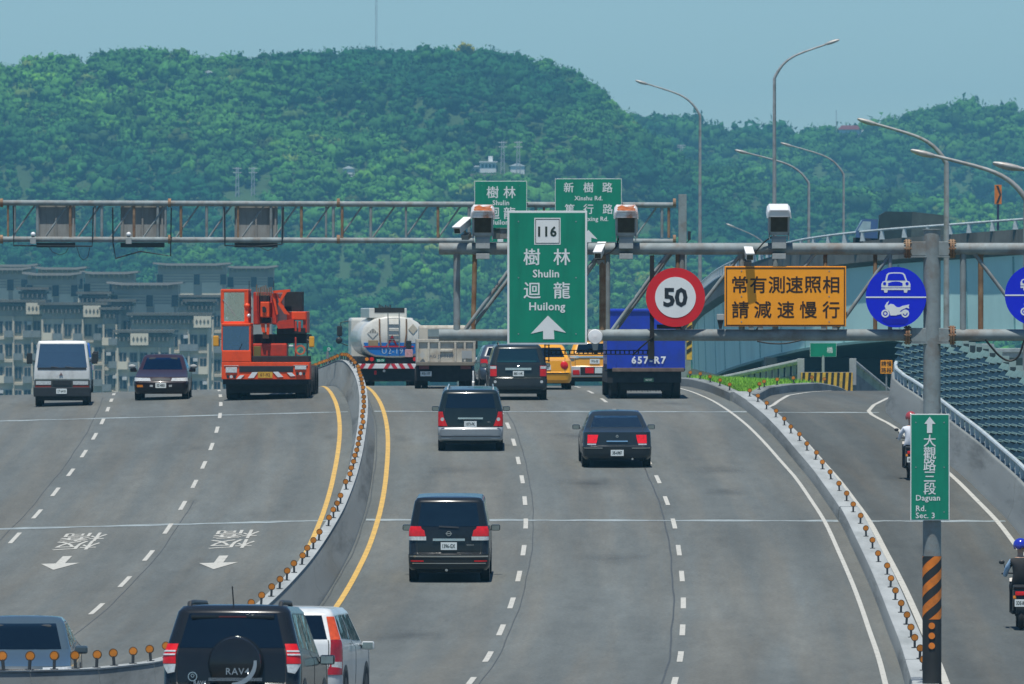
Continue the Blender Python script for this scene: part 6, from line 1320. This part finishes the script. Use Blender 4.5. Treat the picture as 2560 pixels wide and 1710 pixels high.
MB().prism([dz_(*q) for q in ((1335, 880), (1385, 815), (1425, 880), (1385, 935))], -.03, -.022).build('placard', M('pale_placard', (.5, .5, .45), .6), DT); d_(1960, 2110, 810, 925, -.03, -.021, 'placard', mt_concl(), bev=0)
d_(1500, 1900, 1030, 1270, .15, 3.4, 'chassis', mt_dark(), bev=0); d_(1285, 1530, 1030, 1255, .15, .22, 'mudflap', mt_dark(), bev=0); d_(1890, 2120, 1030, 1255, .15, .22, 'mudflap', mt_dark(), bev=0)
for x0, x1 in ((1335, 1480), (1945, 2095)): d_(x0, x1, 1020, 1080, .1, .148, 'tail_lamp', M('dusty_red_lens', (.2, .05, .05), .5))
plate(DT, 'AGJ-1107', dz_(1437, 0)[0], .12, dz_(0, 1150)[1], wd=.37, ht=.16); lorry_wheels(DT, (.75,), .94, .36, .2, True); lorry_wheels(DT, (3.9,), .9, .36, .2)
d_(1345, 2060, 445, 1000, 3.4, 4.9, 'cab', mt_cr, bev=.08); d_(1480, 1930, 500, 610, 3.36, 3.39, 'rear_window', M('cab_rear_glass', (.2, .26, .27), .15), bev=0)
for sx in (-1, 1):
    m_ = MB().box(-.09, .09, -.04, .04, -.14, .14, .03).build('side_mirror', mt_trim(), DT); m_.location = (sx * 1.1, 4.6, 1.42); MB().tube([(0, 0, .05), (-sx * .28, 0, .05)], .014, 6).build('mirror_arm', mt_trim(), m_)
# big blue tipper
p, yw, pi_ = place(1615, 997); S = 4.048 * F / p.y; BT = thing('dump_truck', 'big blue dump truck with white plate number under the gantry', 'truck', p, yw * .6)
bz = lambda x, y: ((x - 1842) / S, (645 - y) / S); mt_bl = paint('tipper_blue', (.008, .04, .42), .45, .1, .15, (.02, .04, .2), .5)
e_ = lambda *a, **k: tb(*a, f=bz, par=BT, **k)
yt0 = 645 - 2.78 * S
e_(1447, 2238, yt0, 340, .02, .1, 'tailgate', mt_bl); e_(1450, 1462, yt0, 330, .1, 4.4, 'side_wall', mt_bl, bev=0); e_(2224, 2236, yt0, 330, .1, 4.4, 'side_wall', mt_bl, bev=0); e_(1462, 2224, yt0 + 14, yt0 + 40, .2, 4.3, 'load', M('brown_load', (.2, .12, .07), .95), bev=0)
e_(1447, 2238, yt0 + 2, yt0 + 16, -.02, .02, 'tailgate_rail', mt_bl, bev=0); e_(1538, 1545, yt0 + 20, 300, -.005, .018, 'seam', mt_bl, bev=0)
e_(1500, 2230, 330, 370, -.02, .2, 'sill', M('rusty_sill', (.14, .1, .08), .8, 0, .3, 5.)); e_(1860, 1925, 60, 240, -.05, .01, 'tailgate_latch', mt_dark())
text('lettering', '657-R7', .3, M('truck_white_lettering', (.78, .8, .78), .6), (0, -.006, 0), BT, .035, 1.25).location = (bz(1870, 0)[0], -.008, bz(0, 250)[1])
e_(1450, 2200, 370, 480, .1, 5.5, 'chassis', mt_dark(), bev=0); e_(1600, 2080, 480, 560, .3, .5, 'axle', mt_dark()); MB().ball((bz(1842, 0)[0], .9, .48), .3, 2, (1, 1, .75)).build('differential', mt_dark(), BT, True)
e_(1820, 1920, 430, 475, .04, .098, 'licence_plate', M('dark_green_plate', (.02, .08, .05), .6)); text('lettering', '657-R7', .07, mt_plate(), (bz(1870, 0)[0], .03, bz(0, 452)[1]), BT)
lorry_wheels(BT, (.9, 2.1), 1.09, .5, .24, True); lorry_wheels(BT, (5.4,), 1.2, .5, .26)
for x0, x1 in ((1450, 1500), (2195, 2240)): e_(x0, x1, 290, 360, .15, 4., 'mudguard', mt_dark())
for i in range(14): x = 1660 + i * 28; e_(x, x + 12, 545, 565 + (i * 5) % 9, .32, .34, 'mudflap_tab', mt_dark(), bev=0)
e_(1470, 2215, yt0 - 10, 380, 4.6, 6.3, 'cab', mt_bl, bev=.08)
# white cab-over van-lorry coming towards us, and the blue one hidden behind it
def cabover(loc, label, yaw, body, sc, txt, emblem=True):
    W = thing('cab_over_truck', label, 'truck', loc, yaw); S = 335.4
    q = lambda x, y: ((x - 650) / S * sc, (1581 - y) / S * sc)
    def b(x0, x1, y0, y1, d0, d1, nm, mat, bev=.015):
        a, c = q(x0, y1), q(x1, y0); return MB().box(a[0], c[0], d0, d1, a[1], c[1], bev).build(nm, mat, W)
    sh = Shell([(.55 * sc, .55 * sc, .0, 1.6, .88 * sc, .07), (.95 * sc, .95 * sc, -.02, 1.6, .88 * sc, .07), (1.2 * sc, 1.2 * sc, .0, 1.6, .87 * sc, .07), (1.97 * sc, 1.97 * sc, .16, 1.55, .77 * sc, .07), (2.04 * sc, 2.04 * sc, .22, 1.5, .74 * sc, .06)], .04, .04, .02)
    sh.open = [(0, .97, 2.05, 2.96, 0), (2.1, 2.9, 2.1, 2.9, 0)]
    sh.body('cab', body, W); sh.patch('windscreen', rect(-.98, .98, 2.02, 2.98), GLASS('truck_glass', (.5, .56, .56), 1.3, .04, .3, (1, .93, .82), .03), W, off=.004, th=.008, both=True, ns=12); sh.patch('windscreen_base', rect(-.95, .95, 1.78, 2.02), mt_trim(), W, off=.01, th=.012, both=True, ns=12)
    for sg in (1, -1):
        sh.patch('side_window', rect(2.08, 2.92, 2.08, 2.92), G_MID, W, sg, .004, .008); sh.patch('headlamp', rect(.42, 1.05, .32, .6), mt_lens(), W, sg, .034, .03); sh.patch('indicator', rect(.42, 1.2, .12, .24), M('dim_red_lens', (.25, .03, .02), .4), W, sg, .03, .03)
        m_ = MB().box(-.09, .09, -.04, .05, -.17, .17, .03).build('side_mirror', mt_trim(), W); m_.location = (sg * 1.02 * sc, .1, 1.5 * sc); MB().tube([(0, 0, -.05), (-sg * .18, .1, -.1)], .014, 6).build('mirror_arm', mt_trim(), m_)
    sh.patch('front_panel', rect(-1.5, 1.5, .0, .68), M('dark_front_panel', (.05, .055, .05), .6), W, off=.012, th=.016, both=True, ns=20); sh.patch('grille', rect(-.36, .36, .28, .62), mt_trim(), W, off=.026, th=.02, both=True); sh.patch('trim_strip', rect(-1.3, 1.3, .72, .78), M('grey_trim', (.2, .23, .2), .6), W, off=.014, th=.012, both=True, ns=14)
    b(352, 948, 1380, 1480, -.06, .3, 'bumper', mt_trim(), .03); b(400, 900, 1465, 1520, .1, 2., 'chassis', mt_dark(), 0); plate(W, txt, q(645, 0)[0], -.075, q(0, 1422)[1], wd=.33, ht=.16)
    if emblem:
        for a in (90, 210, 330):
            c, s_ = cos(radians(a)), sin(radians(a)); R_ = .062; MB().prism([(q(640, 0)[0], 1.0), (q(640, 0)[0] + R_ * .58 * cos(radians(a - 30)), 1.0 + R_ * .58 * sin(radians(a - 30))), (q(640, 0)[0] + R_ * c, 1.0 + R_ * s_), (q(640, 0)[0] + R_ * .58 * cos(radians(a + 30)), 1.0 + R_ * .58 * sin(radians(a + 30)))], -.042, -.02).build('emblem', M('emblem_red', (.12, .02, .02), .4), W)
    MB().tube([(-.35, -.01, 1.24 * sc), (.02, .02, 1.2 * sc)], .012, 5).tube([(.1, -.01, 1.24 * sc), (.45, .02, 1.2 * sc)], .012, 5).build('wiper', mt_trim(), W)
    b(560, 740, 1120, 1150, .3, .4, 'dashboard_papers', mt_white()); MB().box(-.8, .8, .3, 1.4, .95 * sc, 1.15 * sc).build('dashboard', M('cab_grey', (.4, .41, .4), .8), W); MB().box(-.7, .7, 1.2, 1.3, 1.1, 1.7 * sc).build('seat_back', M('seat_grey', (.3, .31, .31), .8), W)
    MB().box(-.85 * sc, .85 * sc, 1.7, 4.3, .75, 1.5 * sc, .02).build('cargo_bed', M('bed_grey', (.3, .34, .38), .6) if emblem else body, W)
    lorry_wheels(W, (.55, 3.5), .84 * sc, .34, .2); return W
p, yw, pi_ = place(155, 1016); cabover(p, 'white cab over truck coming over the crest at the far left', radians(1.5), paint('truck_white', (.6, .62, .6), .4, coat=.4, amt=.3), 1.0, 'UT-6418')
q_ = rp(pt(176, 0, 316).x - Mx(316), 316); cabover(q_, 'blue truck almost hidden behind the white cab over truck', radians(1.5), paint('small_truck_blue', (.03, .12, .5), .4), .84, '3K-205', False)
# covered lorry on the flyover
i0 = min(range(len(dense)), key=lambda i: abs(dense[i].x - pt(2272, 0, 534).x)); a0, a1 = dense[i0 - 3], dense[i0 + 3]; ya = atan2(a1.y - a0.y, a1.x - a0.x)
T = thing('covered_truck', 'truck with dark tarpaulin cover driving on the flyover', 'truck', dense[i0] + Vector((.2, 2.6, -1.34)), 0.); T.scale = (.84, .84, .74); T.rotation_euler = (0, -math.atan2(a1.z - a0.z, (a1 - a0).xy.length) * (1), 0)
MB().prism([(-1.9, .9), (-1.9, 2.75), (-1.5, 3.05), (.3, 3.12), (2.6, 2.95), (2.9, 2.5), (2.9, .9)], 0, 2.2).build('tarpaulin', M('tarpaulin_green', (.018, .04, .042), .7, 0, .35, 1.2, bump=.4), T); MB().prism([(.3, .95), (.3, 3.14), (2.62, 2.97), (2.92, 2.5), (2.92, .95)], -.02, 2.22).build('tarpaulin_rear', M('tarpaulin_grey', (.06, .085, .08), .7, 0, .3, 1.5, bump=.4), T)
MB().prism([(-3.5, .5), (-3.5, 1.4), (-3.1, 2.3), (-2.8, 2.4), (-2.0, 2.4), (-2.0, .5)], .1, 2.1).build('cab', paint('cab_blue', (.03, .09, .25), .4), T); MB().prism([(-3.4, 1.45), (-3.05, 2.2), (-2.5, 2.2), (-2.5, 1.45)], .08, .095).build('cab_window', M('cab_window_pale', (.3, .42, .45), .15), T); MB().box(-3.6, 2.8, .1, 2.1, .5, .9).build('chassis', mt_dark(), T)
for x in (-2.7, 1.7):
    for y in (.12, 2.08): wv = link('wheel', None, T); wv.location = (x, y, .45); MB().lathe([(.25, -.12), (.43, -.12), (.45, 0), (.43, .12), (.25, .12), (.25, -.12)], (0, 0, 0), 'y', 18).build('tyre', mt_black(), wv); MB().disc((0, -.05, 0), .26, .1, 14).build('rim', M('lorry_rim', (.2, .2, .2), .5), wv)
# blurred far traffic beyond the crest
for x, Y, col, lab in ((1205, 392, (.6, .62, .6), 'far white car beyond the crest left of the black vehicle'), (1225, 440, (.4, .45, .45), 'farthest pale car beyond the crest between truck and black vehicle')):
    pp = rp(pt(x, 0, Y).x - Mx(Y), Y); v, sh = car('car', lab, 'suv', 4.4, 1.75, .87, pp, -math.atan(dM(Y)), paint('far_%d' % x, col, .3), G_MID, math.atan(slope(Y)))
    for sg in (1, -1): sh.patch('tail_lamp', ZQ(sh, .9, 1.6, .8, 1.1), mt_red(), v, sg, .02, .03)

# ---------------------------------------------------------------- riders on scooters and the crane operator
def skin_body(name, nodes, edges, mat, parent, root=0, sub=2):
    """one continuous surface grown from a jointed skeleton"""
    me = bpy.data.meshes.new(name); me.from_pydata([n[0] for n in nodes], edges, []); o = bpy.data.objects.new(name, me); COL.objects.link(o)
    md = o.modifiers.new('skin', 'SKIN'); md.use_smooth_shade = True
    for i, n in enumerate(nodes):
        r = n[1]; me.skin_vertices[0].data[i].radius = (r, r) if not isinstance(r, tuple) else r
        me.skin_vertices[0].data[i].use_root = i == root
    sb_ = o.modifiers.new('sub', 'SUBSURF'); sb_.levels = sub; sb_.render_levels = sub
    dg = bpy.context.evaluated_depsgraph_get(); dg.update(); m2 = bpy.data.meshes.new_from_object(o.evaluated_get(dg)); bpy.data.objects.remove(o); m2.materials.clear()
    for m_ in (mat if isinstance(mat, list) else [mat]): m2.materials.append(m_)
    m2.polygons.foreach_set('use_smooth', [True] * len(m2.polygons)); return link(name, m2, parent)
skin_m = M('skin', (.42, .25, .17), .55, 0, .06, 6.)
def person(label, loc, yaw, shirt, trousers, helmet_mat, seat=.78, hands=((-.27, .62, .3), (.27, .62, .3)), sleeves=None):
    """seated rider seen from behind; origin at the ground under the hips; body faces +y"""
    R_ = thing('person', label, 'person', loc, yaw); s0 = seat
    N = [((0, 0, s0 + .08), (.165, .13)), ((0, .01, s0 + .25), (.15, .115)), ((0, .03, s0 + .42), (.18, .12)), ((0, .05, s0 + .53), (.14, .09)), ((0, .07, s0 + .6), .062), ((0, .09, s0 + .68), .06), ((0, .1, s0 + .8), (.085, .1)), ((0, .1, s0 + .87), (.07, .085))]
    E = [(i, i + 1) for i in range(7)]
    for sx, h in ((-1, hands[0]), (1, hands[1])):
        b = len(N); hx, hy, hz = h; N += [((sx * .17, .05, s0 + .52), .07), ((sx * .25, .1, s0 + .4), .056), ((sx * .29, .26, s0 + .25), .046), ((hx * .98, hy - .12, s0 + hz - .02), .038), ((hx, hy - .04, s0 + hz), (.035, .026)), ((hx, hy + .03, s0 + hz - .005), (.036, .022))]; E += [(3, b)] + [(b + i, b + i + 1) for i in range(5)]
    for sx in (-1, 1):
        b = len(N); N += [((sx * .1, .05, s0 + .06), .1), ((sx * .14, .25, s0 + .05), .085), ((sx * .15, .42, s0 + .02), .066), ((sx * .14, .4, s0 - .22), .055), ((sx * .14, .36, s0 - .42), .042), ((sx * .14, .4, s0 - .46), .045), ((sx * .15, .52, s0 - .47), (.042, .03))]; E += [(0, b)] + [(b + i, b + i + 1) for i in range(6)]
    bd = skin_body('body', N, E, [shirt, trousers, skin_m, M('shoe_dark', (.03, .03, .03), .6)], R_)
    for p in bd.data.polygons:
        c = p.center; i = 0
        if c.z < s0 + .1: i = 1
        if c.z < s0 - .4: i = 3
        if c.z > s0 + .59: i = 2
        if c.y > hands[0][1] - .1 and c.z > s0 + .1: i = 2
        if sleeves is not None and abs(c.x) > .21 and c.z > s0 + .12 and i == 0: pass
        p.material_index = i
    # five bent fingers on each hand, closed on the grip
    for sx, h in ((-1, hands[0]), (1, hands[1])):
        for k in range(4):
            x = h[0] + (k - 1.5) * .02; MB().tube([(x, h[1] + .02, s0 + h[2] + .012), (x, h[1] + .065 - abs(k - 1.3) * .004, s0 + h[2] + .005), (x, h[1] + .075, s0 + h[2] - .03), (x, h[1] + .05, s0 + h[2] - .045)], .009, 6).build('finger', skin_m, R_, True)
        MB().tube([(h[0] - sx * .03, h[1] - .02, s0 + h[2]), (h[0] - sx * .055, h[1] + .02, s0 + h[2] - .01), (h[0] - sx * .05, h[1] + .05, s0 + h[2] - .025)], .0105, 6).build('thumb', skin_m, R_, True)
    # face
    f = MB(); f.ball((0, .205, s0 + .77), .02, 1, (.8, 1, 1.4)).build('nose', skin_m, R_, True)
    for sx in (-1, 1): MB().ball((sx * .034, .19, s0 + .8), .012, 1).build('eye', mt_ink(), R_, True); MB().ball((sx * .092, .1, s0 + .78), .026, 1, (.4, .8, 1.2)).build('ear', skin_m, R_, True)
    MB().box(-.026, .026, .183, .192, s0 + .715, s0 + .724).build('mouth', M('lip', (.35, .13, .12), .5), R_)
    hm = MB(); bm = bmesh.new(); bmesh.ops.create_icosphere(bm, subdivisions=3, radius=.145)
    bmesh.ops.delete(bm, geom=[v_ for v_ in bm.verts if v_.co.z < -.075 or (v_.co.y > .07 and v_.co.z < .02)], context='VERTS'); hm.bm(bm, Matrix.Translation((0, .09, s0 + .83)))
    h_ = hm.build('helmet' if helmet_mat else 'hair', helmet_mat or M('hair_black', (.02, .018, .016), .6), R_, True); sd = h_.modifiers.new('thickness', 'SOLIDIFY'); sd.thickness = .018
    return R_
def scooter(loc, yaw, label, bodym, txt):
    B = thing('scooter', label, 'scooter', loc, yaw)
    MB().prism([(-.62, .55), (-.58, .78), (-.2, .84), (.12, .78), (.18, .55), (.1, .36), (-.35, .36)], -.15, .15, 'x').build('tail_body', bodym, B); MB().box(-.15, .15, -.6, .2, .79, .86, .03).build('seat', mt_trim(), B); MB().box(-.16, .16, .1, .62, .28, .34, .02).build('floorboard', mt_trim(), B)
    MB().prism([(.6, .3), (.72, .3), (.68, .95), (.6, .98), (.54, .9)], -.19, .19, 'x').build('leg_shield', bodym, B); MB().tube([(0, .68, .5), (0, .6, 1.02)], .03, 8).build('steering_column', mt_trim(), B); MB().tube([(-.34, .5, 1.05), (-.2, .58, 1.06), (0, .6, 1.05), (.2, .58, 1.06), (.34, .5, 1.05)], .017, 8).build('handlebar', mt_trim(), B)
    for sx in (-1, 1):
        MB().tube([(sx * .25, .57, 1.06), (sx * .3, .55, 1.24)], .008, 5).build('mirror_stalk', mt_trim(), B); MB().ball((sx * .34, .54, 1.27), .06, 2, (1, .35, .7)).build('mirror', mt_trim(), B, True)
        MB().box(sx * .13 - .03, sx * .13 + .03, -.64, -.6, .6, .66, .01).build('indicator', mt_amber(), B)
    for y, nm in ((-.42, 'wheel'), (.85, 'wheel')):
        wv = link(nm, None, B); wv.location = (0, y, .23); MB().lathe([(.14, -.05), (.2, -.055), (.23, 0), (.2, .055), (.14, .05), (.14, -.05)], (0, 0, 0), 'x', 22).build('tyre', mt_black(), wv, True); MB().cyl((-.03, 0, 0), (.03, 0, 0), .145, 14).build('rim', M('alloy_rim', (.35, .36, .37), .35, .7, .1, 8.), wv)
    MB().box(-.12, .12, -.655, -.62, .66, .74, .02).build('tail_lamp', mt_red(), B); p_ = plate(B, txt, 0, -.66, .52, wd=.26, ht=.14); MB().box(-.1, .1, -.6, -.5, .3, .6, .02).build('mudguard', mt_trim(), B); MB().cyl((.17, -.6, .3), (.17, .1, .26), .05, 10).build('exhaust', mt_trim(), B, True); MB().tube([(-.05, .85, .23), (-.02, .7, .55)], .03, 6).build('fork', mt_trim(), B)
    return B
for (x, Y, lab, plab, shm, trm, hmm, hd, txt) in ((2277, 238, 'dark scooter half hidden by the green street name board', 'rider in white shirt and red helmet half hidden by the green board', M('white_shirt', (.62, .66, .72), .8, 0, .08, 4.), M('dark_trousers', (.02, .022, .03), .8), M('helmet_red', (.35, .05, .05), .25, coat=.6), 0, '8KL-231'),
                                          (2551, 178.5, 'dark scooter at the right edge of the picture', 'rider in black vest and blue helmet at the right edge', M('black_vest', (.012, .013, .015), .8, 0, .2, 5.), M('black_trousers', (.012, .012, .014), .8), M('helmet_blue', (.02, .03, .4), .18, coat=1.), 0, '3DE-806')):
    o_ = pt(x, 0, Y).x - Mx(Y); base = rampP(o_, Y); yw = -math.atan(dM(Y)); scooter(base, yw, lab, paint('scooter_black', (.015, .016, .018), .3), txt)
    R_ = person(plab, base + Vector((0, -.12, 0)), yw, shm, trm, hmm, .78)
    if x > 2500:   # pale blue sleeves of the second rider
        bd = [c for c in R_.children if c.name.startswith('body')][0]; bd.data.materials.append(M('pale_blue_sleeve', (.3, .45, .62), .8))
        for p in bd.data.polygons:
            if abs(p.center.x) > .2 and .78 + .1 < p.center.z and p.center.y < .5: p.material_index = 4
op = person('crane operator in red seated in the upper crane cab', CR.location + Vector((cz(315, 0)[0] if False else (315 - 710) / (4.9 * F / CR.location.y), 1.35, 1.98)), pi, M('red_overall', (.5, .1, .1), .8), M('grey_trousers', (.1, .1, .12), .8), None, .42, ((-.2, .4, .25), (.2, .4, .25)))
# ---------------------------------------------------------------- the hazy air
hz = MB().box(-2400, 2400, -150, 4900, -1, 132).build('haze', M('unused', (1, 1, 1)))
hz.data.materials.clear(); hm_ = bpy.data.materials.new('hazy_air'); hm_.use_nodes = True; n = hm_.node_tree.nodes; n.remove(n['Principled BSDF'])
pv = n.new('ShaderNodeVolumePrincipled'); pv.inputs['Density'].default_value = HAZE; pv.inputs['Color'].default_value = (.24, .7, .97, 1); pv.inputs['Anisotropy'].default_value = .1
hm_.node_tree.links.new(pv.outputs[0], n['Material Output'].inputs['Volume']); hz.data.materials.append(hm_)
tag(hz, 'pale summer haze', 'haze', None, 'stuff')
bpy.data.materials.remove(MATS['unused'])
